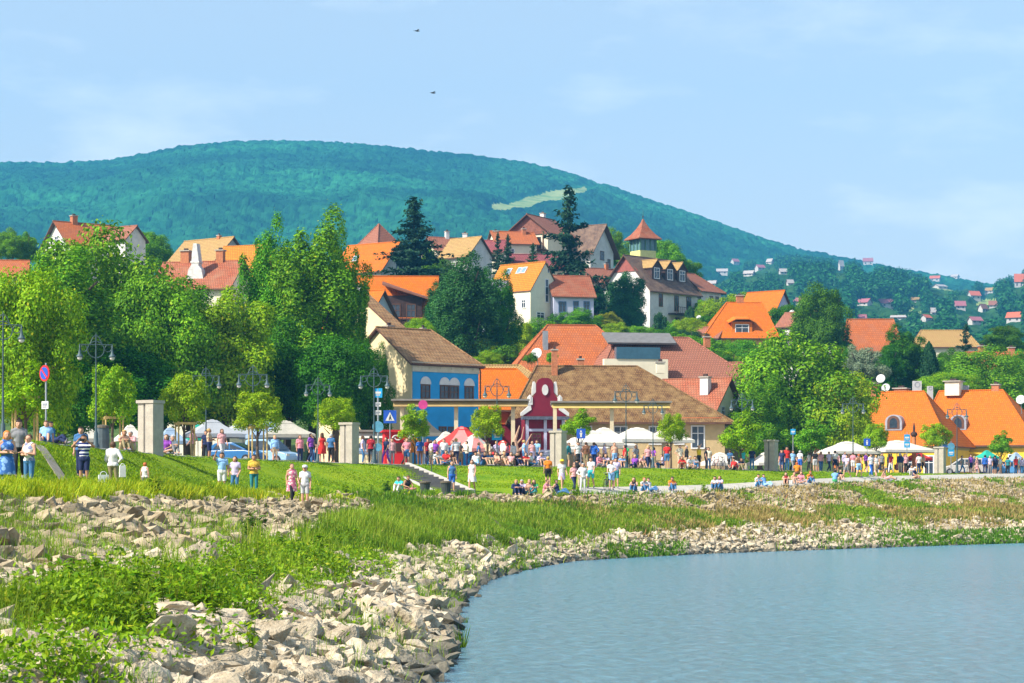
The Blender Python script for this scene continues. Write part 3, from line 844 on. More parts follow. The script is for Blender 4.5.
# a few lone stones standing in the shallows
for (px, py, q, lb) in ((478, 597, .17, 'small dark stone lying alone in the water off the rocky corner'), (455, 607, .28, 'flat wet stone in the shallows beside the corner of the bank'), (437, 632, .3, 'low wet stone in the water below the flat shore stone')):
    Y = F * EYE / (py - HZ)
    o = link('stone', NEAR_MESH[3], None, (PX(px, Y), Y, .02)); o.scale = (q, q, q * .8); o.rotation_euler = (0, 0, px); set_mat(o, m_rockwet)
    tag(o, lb, 'stone')

# ---------------------------------------------------------------- grass and weeds
def blades(name, P, h, w, mat, g, lean=.35, label=None, cat='grass'):
    n = len(P)
    a = g.uniform(0, 6.283, n); ca, sa = np.cos(a), np.sin(a)
    ln = g.normal(0, lean, n) * h; dx, dy = ln * np.cos(a + 1.3), ln * np.sin(a + 1.3)
    ww = w[:, None] * np.array([[-.5, .5, .42, -.42, .10, -.10]])
    X = ww * ca[:, None]; Yy = ww * sa[:, None]
    fz = np.array([0, 0, .55, .55, 1, 1.0]); fb = np.array([0, 0, .3, .3, 1, 1.0])
    V = np.stack((P[:, 0:1] + X + dx[:, None] * fb, P[:, 1:2] + Yy + dy[:, None] * fb, P[:, 2:3] - .03 + h[:, None] * fz), -1).reshape(-1, 3)
    q = np.array([[0, 1, 2, 3], [3, 2, 4, 5]])
    Fq = (q[None] + (np.arange(n) * 6)[:, None, None]).reshape(-1, 4)
    o = link(name, mesh_from(name, V, Fq, [mat]))
    return tag(o, label, cat, kind='stuff')
G_tall = leaf_mat('grass_tall', (.12,.24,.010), (.31,.39,.025), (.50,.44,.10), trans=.35)
G_green = leaf_mat('grass_green', (.06,.17,.008), (.16,.30,.012), None, trans=.35)
G_yellow = leaf_mat('grass_yellow', (.20,.34,.008), (.46,.52,.015), (.66,.52,.02), trans=.35)
G_lawn = leaf_mat('grass_lawn', (.12,.25,.004), (.30,.40,.006), (.40,.42,.02), trans=.3)
W_leaf = leaf_mat('weed_leaf', (.07,.20,.006), (.27,.43,.012), (.46,.48,.03), trans=.38)
W_dark = leaf_mat('weed_leaf_dark', (.03,.11,.015), (.09,.20,.02), None, trans=.3)

s2 = (F / CM[..., 1])**2 * 1e-3
gp = np.clip(1 - RPROB * 1.5, 0, 1)
def blade_w(P): return np.maximum(.012, .95 * P[:, 1] / F)
midg = gp * np.where(CVm > .1, 1, .04)
n = 120000
u, v, P, i, j = sample_cells(midg * CA * s2 * (.10 + .90 * sm(4.2, 5.0, CUm + .3 * NZ)) * sm(1.0, .98, CVm), n, g)
hh = g.uniform(.25, .75, n) * np.interp(v, [0, .2, .5, .8, 1], [.5, .8, 1.25, .8, .3]) * (1 + .4 * NZ2[i, j]) * np.interp(u, [5, 7, 9, 14], [1.05, .62, .34, .30])
blades('tall_grass', P, hh, blade_w(P), G_tall, g, .3, 'tall yellow green grass on the bank between the two stone bands')
n = 70000
u, v, P, i, j = sample_cells(midg * CA * s2 * np.clip(.25 + NZ, 0, 1) * sm(1.0, .97, CVm) * (.10 + .90 * sm(3.6, 4.6, CUm)), n, g)
hh = g.uniform(.2, .65, n) * np.interp(u, [4, 6, 9, 14], [1.1, .8, .45, .4])
blades('green_grass', P, hh, blade_w(P) * 1.2, G_green, g, .3, 'dark green grass growing in patches among the stones of the bank')
# straw coloured dry grass, mostly along the right hand bank
G_dry = leaf_mat('grass_dry', (.30,.23,.06), (.50,.40,.13), (.36,.14,.05), trans=.3)
n = 19000
u, v, P, i, j = sample_cells((.25 + .75 * gp) * (CVm > .08) * CA * s2 * sm(6.6, 9.0, CUm) * np.clip(.45 - NZ2 + .3 * NZ, 0, 1) * sm(.97, .93, CVm), n, g)
blades('dry_grass', P, g.uniform(.12, .42, n), blade_w(P) * 1.1, G_dry, g, .45, 'straw coloured dry grass between the stones of the right hand bank')
# green fringe standing in the waterline
n = 12000
u, v, P, i, j = sample_cells((CVm < .075) * CA * s2 * np.clip(sm(10.5, 11.3, CUm) + .8 * (CUm > 7.6) * (CUm < 8.6) + .25 * np.clip(NZ2, 0, 1), 0, 1), n, g)
blades('shore_grass', P, g.uniform(.12, .36, n), blade_w(P) * 1.2, G_green, g, .3, 'green fringe of grass along the waterline of the far bank')
# yellow flowering grass on the near crest
n = 34000
crest = sm(.86, .93, CVm + .05 * NZ) * sm(6.8, 5.6, CUm)
u, v, P, i, j = sample_cells(crest * CA * s2, n, g)
hh = g.uniform(.18, .62, n) * np.interp(u, [2, 4, 5.0, 5.6, 6.8], [1.0, 1.0, .75, .5, .3]) * (1 + .35 * NZ[i, j])
blades('yellow_grass', P, hh, blade_w(P) * 1.15, G_yellow, g, .38, 'yellow flowering grass along the crest of the near bank')
# sparse tufts between all the stones
n = 30000
u, v, P, i, j = sample_cells((RPROB > .4) * CA * s2 * np.clip(NZ2 + .2, 0, 1), n, g)
blades('sparse_grass', P, g.uniform(.15, .5, n), blade_w(P), G_tall, g, .35, 'sparse grass blades poking out between the bank stones')

# the lawn
lu = np.linspace(2.4, NU - 1.01, 900); lv = np.linspace(1.0, 2.05, 40)
LU, LV = np.meshgrid(lu, lv, indexing='ij'); LPt = bank(LU.ravel(), LV.ravel()).reshape(len(lu), len(lv), 3)
la = np.linalg.norm(np.cross(LPt[1:, :-1] - LPt[:-1, :-1], LPt[:-1, 1:] - LPt[:-1, :-1]), axis=2); lm = LPt[:-1, :-1]
lw = la * (F / np.maximum(lm[..., 1], 20))**2 * ((512 + F * lm[..., 0] / lm[..., 1]) > -60) * np.where((LU[:-1, :-1] > 6.9) & (LV[:-1, :-1] < 1.2), 0, 1)
n = 130000
k = g.choice(lw.size, n, p=(lw / lw.sum()).ravel()); i, j = np.unravel_index(k, lw.shape)
u = lu[i] + g.uniform(0, 1, n) * (lu[1] - lu[0]); v = np.minimum(lv[j] + g.uniform(0, 1, n) * (lv[1] - lv[0]), 1.995)
k = ~((u > 6.9) & (v < 1.2)); u, v = u[k], v[k]
P = bank(u, v); nl = vnoise(P[:, 0] * .5, P[:, 1] * .4, 6)
blades('lawn_grass', P, g.uniform(.03, .10, len(P)) * (1 + .6 * np.clip(nl, -1, 1)), blade_w(P) * 1.1, G_lawn, g, .5, 'short bright green lawn grass on the slope below the promenade')

# leafy weeds as ground cover, near left
n = 44000
wz = (.15 + .85 * gp) * np.clip(.5 + .9 * NZ, .06, 1) * sm(.13, .21, CVm + .06 * NZ) * sm(.44, .36, CVm + .05 * NZ2) * sm(5.0, 3.8, CUm)
wz = wz + .22 * sm(.04, .08, CVm) * sm(.28, .20, CVm) * sm(3.6, 2.8, CUm) * np.clip(NZ2 + .1 * NZ, 0, 1) + .6 * sm(.87, .92, CVm) * sm(6.3, 5.0, CUm) * np.clip(.35 + NZ2, 0, 1) + .35 * gp * np.clip(NZ2 - .15, 0, 1) * sm(5.0, 6.0, CUm)
u, v, P, i, j = sample_cells(wz * CA * s2, n, g)
P[:, 2] += g.uniform(0, 1, n)**.9 * (.48 + .32 * NZ[i, j]) * np.interp(u, [3, 5, 7, 14], [1, .9, .55, .5])
N_ = g.normal(size=(n, 3)) * .85 + np.array((-.3, -.4, .6))
V, q = leaf_quads(P, N_, np.maximum(.055, 1.7 * P[:, 1] / F), 2.0, 3)
tag(link('weeds', mesh_from('weeds', V, q, [W_leaf])), 'thick leafy green weeds covering the middle of the near bank', 'weeds', kind='stuff')

def weed_mesh(seed, stems=7, mat=W_leaf, spread=.25):
    gg = np.random.default_rng(seed); b = MB(); Pl = []; Nl = []
    for k in range(stems):
        a = gg.uniform(0, 6.28); r0 = gg.uniform(0, .08); r1 = r0 + gg.uniform(.05, spread); h = gg.uniform(.6, 1.0)
        p0 = np.array((r0 * math.cos(a), r0 * math.sin(a), -.05)); p1 = np.array((r1 * math.cos(a), r1 * math.sin(a), h))
        b.tube(p0, p1, .010, .005, 4)
        for e in range(int(20 * h)):
            t = gg.uniform(.15, 1); an = gg.uniform(0, 6.28); ll = .10 * (1.15 - .6 * t)
            Pl.append(p0 + (p1 - p0) * t + np.array((math.cos(an), math.sin(an), .25)) * ll); Nl.append((math.cos(an) * .5 + gg.normal() * .3, math.sin(an) * .5 + gg.normal() * .3, 1))
    V, q = leaf_quads(np.array(Pl), np.array(Nl), .085, 2.1, seed)
    return b.data('stem', G_tall), mesh_from('foliage', V, q, [mat])
WEED = [weed_mesh(61), weed_mesh(62, 9), weed_mesh(63, 5, W_leaf, .15), weed_mesh(64, 12, W_dark, .35)]
def weed(px, Y, v, h, label, var=0, group=None, name='weed_plant', wide=1.0):
    # v along the bank at that depth
    us_ = np.linspace(1.3, 9, 900); best = None
    for vtry in np.linspace(max(0, v - .25), min(1.0, v + .25), 26):
        q = bank(us_, np.full_like(us_, vtry), False); e = np.abs(512 + F * q[:, 0] / q[:, 1] - px) + np.abs(q[:, 1] - Y) * 6
        m_ = int(e.argmin())
        if best is None or e[m_] < best[0]: best = (e[m_], q[m_])
    p = best[1]
    t = thing(name, label, 'plant', (float(p[0]), float(p[1]), gz(p[0], p[1])), px * .37, group)
    a, f_ = WEED[var % 4]
    for nm, me in (('stem', a), ('foliage', f_)):
        o = link(nm, me, t); o.scale = (h * wide, h * wide, h)
    return t
weed(245, 31, .13, 1.05, 'tall light green weed with pointed leaves standing among the foreground boulders', 2, wide=.9)
weed(322, 33, .1, .42, 'small green sprig between pale boulders near the water', 2)
weed(20, 31, .38, .4, 'yellow green weed at the lower left corner of the bank', 1)
weed(253, 60, .60, 1.15, 'dark green leafy bush beside the upper stones of the near bank', 3, name='bush', wide=1.0)
weed(150, 36, .42, .8, 'tallest of the leafy weeds in the thicket above the foreground boulders', 1)
for k, (px, Y, v, h, var) in enumerate(((60, 33, .36, .8, 0), (100, 34, .32, .85, 1), (200, 36, .28, .9, 0), (130, 33, .28, .85, 1), (170, 34, .24, .9, 0), (215, 34, .20, .7, 1), (150, 31, .20, .7, 0), (250, 40, .26, .8, 1), (115, 36, .33, .7, 0), (185, 38, .30, .8, 1), (75, 35, .34, .7, 1), (30, 32, .38, .6, 1), (225, 44, .36, .6, 0), (80, 33, .34, .5, 1),
                                        (290, 52, .45, 1.0, 0), (320, 58, .5, 1.0, 1), (260, 48, .45, .9, 0), (350, 70, .5, 1.0, 1), (15, 33, .42, .5, 0), (380, 82, .5, .9, 1))):
    weed(px, Y, v, h, 'leafy green weed in the thicket on the near bank', var, 'weeds of the near bank')
for k, (px, Y, h, lb) in enumerate(((462, 47, .5, 'clump of reeds standing in the water near the bottom of the river'), (466, 56, .22, 'tiny green reed sprout in the river off the boulders'), (440, 46, .25, 'thin reed sprout in the shallows beside the lowest boulders'))):
    t = thing('reed_plant', lb, 'plant', (PX(px, Y), Y, -.02)); gg = np.random.default_rng(k)
    b = MB()
    for e in range(16 if k == 0 else 5):
        a = gg.uniform(0, 6.28); r = gg.uniform(.02, .22) * h * 2
        b.tube((r*.3*math.cos(a), r*.3*math.sin(a), 0), (r*math.cos(a), r*math.sin(a), h * gg.uniform(.5, 1)), .012, .003, 4)
    b.build('blades', G_green, t)
# shrubs on the crest by the lawn
for k, (px, v, h, lb) in enumerate(((205, .93, .8, 'low green shrub on the crest below the striped shirt group'), (345, .95, .7, 'low green shrub on the bank top near the lamp shadow'), (372, .97, .65, 'green leafy shrub on the bank top below the sitting couple'),
                                     (385, .98, .8, 'bright green upright shrub at the lawn edge left of the two dark bins'), (575, .96, .7, 'green weed clump at the path edge under the standing group'), (705, .9, .8, 'green weed clump on the stones left of the sitting pair'), (880, .9, .8, 'green weed clump below the path where a person reclines'), (155, .9, .9, 'dark weed at the feet of the small child'))):
    p = at_bank(px, v); t = thing('shrub', lb, 'shrub', p, k); a, f_ = WEED[(k % 2) + (2 if k % 3 == 0 else 0)]
    for nm, me in (('stem', a), ('foliage', f_)):
        o = link(nm, me, t); o.scale = (h * 1.3, h * 1.3, h)
# driftwood pole lying on the stones
p = at_bank(486, .62); q = at_bank(512, .12)
b = MB(); d = q - p; b.path([(0, 0, .25), tuple(d * .5 + Vector((0, 0, .45))), tuple(d + Vector((0, 0, .3)))], [.05, .06, .05], 7)
tag(b.build('wooden_pole', M('old_wood', (.07,.05,.035), var=.3, scale=6), None, p), 'dark wooden pole lying slanted down the grassy bank to the shore stones', 'pole')

# ---------------------------------------------------------------- woods on the nearer hill
def far_tree_cloud(n=9000, leaves=64):
    gg = np.random.default_rng(77)
    Ps = []; Ns = []; Ss = []
    cnt = 0
    while cnt < n:
        px = gg.uniform(560, 1040); t = gg.uniform(0.02, 1.0)**1.15; Y = 805 + 1445 * t
        if px < 690 and gg.uniform() < .5: continue
        x = PX(px, Y); h = hill_bvh.ray_cast(Vector((x, Y, 900)), Vector((0, 0, -1)))
        if h[0] is None: continue
        z = h[0].z; py = HZ - (z - EYE) / Y * F
        hgt = gg.uniform(5.0, 10.5); w = hgt * gg.uniform(.32, .52); con = gg.uniform() < .16; hs_ = hgt * F / Y
        if any(((px - a) / (b_ + .5 * w * F / Y))**2 + ((py - q_ * hs_ - c) / d_)**2 < 1 for (a, c, b_, d_) in CLEAR for q_ in (0, .5, .95)): continue
        if con: hgt *= 1.2; w *= .55
        d = sph(leaves, gg); d[:, 2] = d[:, 2] * .95 + .15; r = gg.uniform(.5, 1.0, (leaves, 1)) * (1 + .18 * np.sin(4 * d[:, 0:1] + px) * np.cos(5 * d[:, 1:2] + Y))
        q = d * r
        if con: q[:, :2] *= (1 - (q[:, 2:3] * .5 + .45))**.8 + .05
        Ps.append(q * np.array((w, w, hgt * .5)) + np.array((x, Y, z + hgt * .45))); Ns.append(d + .4 * gg.normal(size=(leaves, 3)) + np.array((0, 0, .3))); Ss.append(np.full(leaves, w * .40))
        cnt += 1
    V, q = leaf_quads(np.vstack(Ps), np.vstack(Ns), np.concatenate(Ss), 1.3, 9)
    return mesh_from('forest', V, q, [leaf_mat('leaf_far', (.008,.06,.012), (.05,.18,.025), None, trans=.2)])
CLEAR = [(706,228,20,5),(955,286,20,4),(985,305,8,3),(712,322,8,4)]
# ---------------------------------------------------------------- buildings
def roof_uv(V, faces):
    uv = []
    for f in faces:
        P = np.array([V[i] for i in f]); n = np.cross(P[1] - P[0], P[2] - P[0]); ln = np.linalg.norm(n)
        n = n / ln if ln > 1e-9 else np.array((0, 0, 1.0))
        h = np.cross((0, 0, 1.0), n); lh = np.linalg.norm(h)
        h = h / lh if lh > 1e-4 else np.array((1.0, 0, 0)); w = np.cross(n, h)
        for p in P: uv.append((p @ h, p @ w))
    return uv

def roof_solid(name, mat, parent, L, D, hw, hr, ov=.4, hl=None, hr_=None, th=.16, loc=(0, 0, 0), edge=None, rz=0):
    """gable (hl / hr_ None) or hipped (ridge inset in metres) roof over an L x D body; ridge along x"""
    a, b = L / 2 + ov, D / 2 + ov
    drop = hr / (D / 2) * ov
    ze = hw - drop; zr = hw + hr
    xl = -a if hl is None else -L / 2 + hl
    xr = a if hr_ is None else L / 2 - hr_
    T = [(-a,-b,ze),(a,-b,ze),(a,b,ze),(-a,b,ze),(xl,0,zr),(xr,0,zr)]
    top = [(0,1,5,4),(2,3,4,5)]
    if hl is not None: top.append((3,0,4))
    if hr_ is not None: top.append((1,2,5))
    loop = [0,1] + ([5] if hr_ is None else []) + [2,3] + ([4] if hl is None else [])
    V = [tuple(np.array(t)) for t in T] + [(t[0], t[1], t[2] - th) for t in T]
    faces = list(top) + [tuple(i + 6 for i in reversed(f)) for f in top]
    n0 = len(faces)
    for i in range(len(loop)):
        p, q = loop[i], loop[(i + 1) % len(loop)]; faces.append((p, p + 6, q + 6, q))
    midx = [0] * len(top) + [1] * (len(faces) - len(top))
    # tiles capping the ridge
    m2 = MB()
    for p, q in [(4, 5)] + ([(0, 4), (3, 4)] if hl is not None else []) + ([(1, 5), (2, 5)] if hr_ is not None else []):
        m2.tube(np.array(T[p]) + (0, 0, .02), np.array(T[q]) + (0, 0, .02), .085, .085, 6)
    V2 = np.vstack(m2.V); k = len(V)
    faces += [tuple(i + k for i in f) for f in m2.Fc]; midx += [0] * len(m2.Fc)
    V = np.vstack((np.array(V), V2))
    me = mesh_from(name, V, faces, [mat, edge or m_framebrown], midx, roof_uv(V, faces))
    return link(name, me, parent, loc, rz)

def wall_body(name, mats, parent, L, D, hw, hr, gl=True, gr=True, deep=6, inset=.05, loc=(0, 0, 0), rz=0, z0=None):
    """walls with gable ends that reach just under the roof"""
    b = MB(); x, y = L / 2, D / 2; z0 = -deep if z0 is None else z0
    zt = hw - .02; zr = hw + hr - .22
    V = [(-x,-y,z0),(x,-y,z0),(x,y,z0),(-x,y,z0),(-x,-y,zt),(x,-y,zt),(x,y,zt),(-x,y,zt),(-x,0,zr),(x,0,zr)]
    f = [(0,1,5,4),(2,3,7,6)]
    f.append((3,0,4,8,7) if gl else (3,0,4,7)); f.append((1,2,6,9,5) if gr else (1,2,6,5))
    if not (gl and gr): f.append((4,5,6,7))
    b.add(V, f)
    return b.build(name, mats, parent, loc, rz)

def facemap(L, D, face):
    x, y = L / 2, D / 2
    return {'F': ((0, -y), (1, 0), (0, -1)), 'B': ((0, y), (-1, 0), (0, 1)), 'L': ((-x, 0), (0, -1), (-1, 0)), 'R': ((x, 0), (0, 1), (1, 0))}[face]

def window(parent, fm, u, z, w, h, frame=None, glass=None, arch=False, mull=1, trans_=1, name='window', shutters=None, proud=.05):
    (ox, oy), (dx, dy), (nx, ny) = fm
    def pt(a, c, o): return (ox + dx * (u + a) + nx * o, oy + dy * (u + a) + ny * o, z + c)
    def bx(b, a0, a1, c0, c1, o0, o1):
        V = [pt(a, c, o) for o in (o0, o1) for c in (c0, c1) for a in (a0, a1)]
        b.add(V, [(0,2,3,1),(4,5,7,6),(0,1,5,4),(2,6,7,3),(0,4,6,2),(1,3,7,5)])
    b = MB(); t = min(.11, w * .16)
    bx(b, -w/2, w/2, 0, t, -.02, proud + .03); bx(b, -w/2, -w/2 + t, t, h, -.02, proud); bx(b, w/2 - t, w/2, t, h, -.02, proud)
    if arch:
        n = 10; V = []; f = []
        for i in range(n + 1):
            a = math.pi * i / n
            for o in (-.02, proud): V.append(pt(-w/2 * math.cos(a), h + w/2 * math.sin(a), o))
        f = [tuple(2*i for i in range(n + 1)), tuple(2*i+1 for i in range(n, -1, -1))] + [(2*i, 2*i+1, 2*i+3, 2*i+2) for i in range(n)] + [(2*n, 2*n+1, 1, 0)]
        b.add(V, f)
    else: bx(b, -w/2 + t, w/2 - t, h - t, h, -.02, proud)
    for k in range(mull):
        c = -w/2 + w * (k + 1) / (mull + 1); bx(b, c - .03, c + .03, t, h - t, -.015, proud - .012)
    for k in range(trans_):
        c = h * (.66 if trans_ == 1 else (k + 1) / (trans_ + 1)); bx(b, -w/2 + t, w/2 - t, c - .03, c + .03, -.014, proud - .014)
    o = b.build(name, frame or m_frame, parent)
    b = MB(); bx(b, -w/2 + t * .7, w/2 - t * .7, t * .7, h - t * .5, -.05, .012)
    b.build('pane', glass or m_glass, o)
    if shutters:
        b = MB(); bx(b, -w * .95, -w/2 - .03, 0, h, -.02, .05); b.build('shutter', shutters, o)
        b = MB(); bx(b, w/2 + .03, w * .95, 0, h, -.02, .05); b.build('shutter', shutters, o)
    return o

def chimney(roof, x, y, zb, h, w=.55, mat=None, cap=True):
    b = MB(); b.box(x - w/2, x + w/2, y - w/2, y + w/2, zb, zb + h)
    o = b.build('chimney', mat or m_brickplain, roof)
    if cap:
        b = MB(); b.box(x - w*.62, x + w*.62, y - w*.62, y + w*.62, zb + h + .003, zb + h + .12)
        b.box(x - w*.22, x + w*.22, y - w*.22, y + w*.22, zb + h + .123, zb + h + .35, 1); b.build('chimney_cap', [M('chimney_cap', (.40,.36,.30)), m_darkwood], o)
    return o

def skylight(roof, L, D, hw, hr, x, t, w=.8, l=1.1, side=-1):
    """on the slope: t 0 at the eave, 1 at the ridge"""
    ang = math.atan2(hr, D / 2); y = side * D / 2 * (1 - t); z = hw + hr * t
    b = MB(); b.cbox((0, 0, .05), (w, l, .14)); o = b.build('skylight', m_frame, roof, (x, y, z + .03)); o.rotation_euler = (-side * ang, 0, 0)
    b = MB(); b.cbox((0, 0, .135), (w - .16, l - .16, .02)); b.build('pane', M('skylight_glass', (.20,.30,.38), rough=.1), o)

def dormer(roof, L, D, hw, hr, x, t, w, h, depth, wallm, roofm, rh=.7, win=True, gableface=None):
    """small gabled dormer on the front slope"""
    y0 = -D / 2 * (1 - t); z0 = hw + hr * t
    o = MB()
    o.prism([(-w/2, -.4), (w/2, -.4), (w/2, h), (0, h + rh - .12), (-w/2, h)], 'y', 0, depth)
    d = o.build('dormer', wallm, roof, (x, y0, z0))
    rf = roof_solid('dormer_roof', roofm, d, depth + .05, w, h, rh, .18, th=.09, loc=(0, depth / 2, 0)); rf.rotation_euler = (0, 0, R(90))
    if win: window(d, ((0, 0), (1, 0), (0, -1)), 0, .12, w * .6, h * .88, m_frame, name='dormer_window')
    return d

def house(name, label, px, base, Y, rot, L, D, hw, hr, wallm, roofm, ov=.4, hl=None, hrr=None, wins=(), chim=(), sky=(), group=None, cat='house', deep=None, frame=None, dorm=()):
    x = PX(px, Y); z = PZ(base, Y) if base is not None else gz(x, Y)
    t = thing(name, label, cat, (x, Y, z), R(rot), group)
    dp = deep if deep is not None else max(1.0, z - min(gz(x + a, Y + b_) for a in (-L/2, L/2, 0) for b_ in (-D/2, D/2, 0)) + 1.0)
    wall_body('wall', wallm, t, L, D, hw, hr, hl is None, hrr is None, dp)
    rf = roof_solid('roof', roofm, t, L, D, hw, hr, ov, hl, hrr)
    for w in wins:
        face, u, zz, ww, hh = w[:5]; kw = w[5] if len(w) > 5 else {}
        kw = dict(kw); kw.setdefault('frame', frame)
        window(t, facemap(L, D, face), u, zz, ww, hh, **kw)
    for c in chim:
        cx, cy_, h = c[:3]
        zb = hw + hr * (1 - abs(cy_) / (D / 2)) - .3
        chimney(rf, cx, cy_, zb, h, *(c[3:]))
    for s_ in sky: skylight(rf, L, D, hw, hr, *s_)
    for d in dorm: dormer(rf, L, D, hw, hr, *d)
    return t, rf

def dish(px, py, Y, r, label, face=(-.4, -.9)):
    t = thing('satellite_dish', label, 'satellite dish', (PX(px, Y), Y, PZ(py, Y)), math.atan2(face[1], face[0]) + math.pi / 2)
    b = MB(); prof = [(.03, .0), (r * .5, r * .06), (r * .85, r * .18), (r, r * .28), (r * .98, r * .30), (r * .5, r * .09), (.02, r * .03)]
    b.lathe(prof, 18); o = b.build('dish', m_dish, t, smooth=True); o.rotation_euler = (R(72), 0, 0)
    b = MB(); b.tube((0, -.02, -.04), (0, .3, -.9 - r), .04, .04, 6); b.tube((0, -.02, -r * .8), (0, -r * .8, -.05), .015, .015, 5); b.ball((0, -r * .8, -.02), .06); b.build('arm', m_metal, t)
    return t

W = lambda *a, **k: a + (k,)
# ---- promenade row -------------------------------------------------------------------------
# blue facade house with cream gable
Y = 187
t, rf = house('blue_house', 'two storey house with blue street front, arched windows and tan tiled roof', 413, 452, 190, 40, 6.9, 8.6, 7.2, 2.9, [m_cream], r_tan, .35, hrr=1.6, deep=2, chim=((-1.6, 1.2, 1.3, .6), (1.2, .2, .5, .35, m_white)))
fm = facemap(6.9, 8.6, 'F')
b = MB(); b.box(-3.38, 3.40, -4.36, -4.302, -2, 6.40); b.build('front_wall', m_bluewall, t)
b = MB(); b.box(-3.44, 3.44, -4.42, -4.305, 6.41, 7.0); b.box(-3.5, 3.5, -4.50, -4.30, 6.98, 7.12); b.box(-3.46, 3.46, -4.46, -4.31, 6.35, 6.405)
for k in range(6): b.box(-2.9 + k * 1.13, -2.7 + k * 1.13, -4.47, -4.423, 6.6, 6.98)
b.build('frieze', M('frieze_stone', (.62,.57,.44), var=.12), t)
fmB = ((0, -4.36), (1, 0), (0, -1))
for u in (-2.1, -.15, .85, 2.4):
    w_ = window(t, fmB, u, 3.7, .95, 1.65, m_framebrown, mull=1, trans_=2)
    b = MB(); b.prism([(u - .55, 5.36)] + [(u - .55 * math.cos(math.pi * i / 10), 5.36 + .62 * math.sin(math.pi * i / 10)) for i in range(1, 10)] + [(u + .55, 5.36)], 'y', -4.43, -4.358); b.build('window_arch', m_white, w_)
for u in (-.35, .6, 2.3): window(t, fmB, u, .4, .8, 1.6, m_framebrown, arch=False)
b = MB(); b.tube((3.55, -4.42, -1.5), (3.55, -4.42, 6.6), .06); b.tube((3.55, -4.42, 6.6), (3.3, -4.5, 7.0), .06); b.build('drain_pipe', m_framebrown, t)
b = MB(); b.box(-3.75, 3.75, -4.86, -4.74, 6.86, 6.98); b.build('gutter', m_framebrown, t)
# tall cream firewall house behind it
house('cream_house', 'tall plain cream firewall house behind the blue house, mostly hidden by trees', 362, 450, 197, 40, 1.2, 11, 10.0, 3.4, [m_cream], r_tan, .12, deep=3)

# orange house with maroon ground floor between blue house and baroque gable
t, rf = house('orange_house', 'low orange roofed house with maroon ground floor right of the blue house', 500, 452, 203, 6, 8.5, 9, 3.9, 3.4, [m_maroon], r_orange, .5, hrr=2.8, wins=(W('F', -2.2, .6, 1.0, 1.6), W('F', 1.6, .6, 1.0, 1.6)), deep=3)
b = MB(); b.box(-4.27, 4.27, -4.56, -4.502, 2.3, 3.85); b.build('upper_wall', m_redorange, t)
# cream parapet strip behind
house('cream_roof_house', 'low house with a cream roof strip behind the orange roofed house', 498, 440, 216, 4, 6.5, 6, 5.7, 1.3, [m_palecream], r_straw, .4, hrr=1.2, deep=4)

# baroque gable house
t = thing('baroque_house', 'narrow maroon and white house front with curved baroque gable and oval window', 'house', (PX(545, 188), 188, 4.6), R(8)); t.scale = (.86, 1, .98)
b = MB(); b.box(-1.85, 1.85, 0, 7, -2, 5.0); b.build('wall', m_maroon, t)
out = [(-2.0,5.02),(2.0,5.02),(2.0,5.25),(1.62,5.5),(1.32,5.95),(1.22,6.5),(1.0,6.75),(.84,7.05),(.80,7.75),(.62,8.05),(.30,8.2),(-.30,8.2),(-.62,8.05),(-.80,7.75),(-.84,7.05),(-1.0,6.75),(-1.22,6.5),(-1.32,5.95),(-1.62,5.5),(-2.0,5.25)]
b = MB(); b.prism(out, 'y', -.02, .42); b.build('gable', m_maroon, t)
for sgn in (-1, 1):
    b = MB(); b.lathe([(.24, 0), (.24, .42)], 14, (sgn * 1.42, .1, 6.2), 0); b.prism([(sgn*1.2, 5.95), (sgn*1.64, 5.95), (sgn*1.64, 6.55), (sgn*1.42, 6.8), (sgn*1.2, 6.55)], 'y', -.10, .46)
    b.prism([(sgn*.86, 7.0), (sgn*1.22, 6.72), (sgn*1.22, 7.3), (sgn*1.1, 7.9), (sgn*.98, 7.9), (sgn*.86, 7.7)], 'y', .05, .46)
    b.prism([(sgn*1.3, 5.55), (sgn*2.15, 5.05), (sgn*2.3, 5.05), (sgn*2.3, 5.3), (sgn*1.7, 5.75), (sgn*1.4, 6.1)], 'y', -.08, .40)
    b.build('gable_scroll', m_white, t)
b = MB(); b.lathe([(.30, -.04), (.30, .05)], 18, (0, 0, 0), 0, 1, 1.5); o = b.build('oval_window', m_white, t, (0, -.06, 7.2)); o.rotation_euler = (R(90), 0, 0)
b = MB(); b.box(-2.25, 2.25, -.55, .3, 4.72, 4.98)
b.build('cornice', M('slate_tile', (.10,.11,.15), var=.3, scale=6), t)
b = MB()
for x in (-1.85, -.12, 1.6): b.box(x, x + .28, -.09, 0.02, -1.8, 4.7)
for z in (3.75, 2.0, .75): b.box(-1.56, -.13, -.07, .02, z, z + .22); b.box(.17, 1.59, -.07, .02, z, z + .22)
b.build('white_frame', m_lilac, t)
b = MB(); b.box(-1.55, -.14, -.04, .03, .98, 1.99); b.box(.18, 1.58, -.04, .03, .98, 1.99); b.build('lilac_panel', m_lilac, t)
fmq = ((0, -.002), (1, 0), (0, -1))
window(t, fmq, -.84, 2.5, .9, 1.1, m_framebrown, M('maroon_glass', (.16,.02,.05), rough=.2)); window(t, fmq, .88, 2.5, .9, 1.1, m_framebrown, M('maroon_glass', (.16,.02,.05), rough=.2))
window(t, fmq, .88, -1.7, 1.0, 2.3, M('blue_frame', (.05,.2,.5)), name='door'); window(t, fmq, -.84, -1.7, 1.0, 2.3, M('blue_frame', (.05,.2,.5)), name='door')

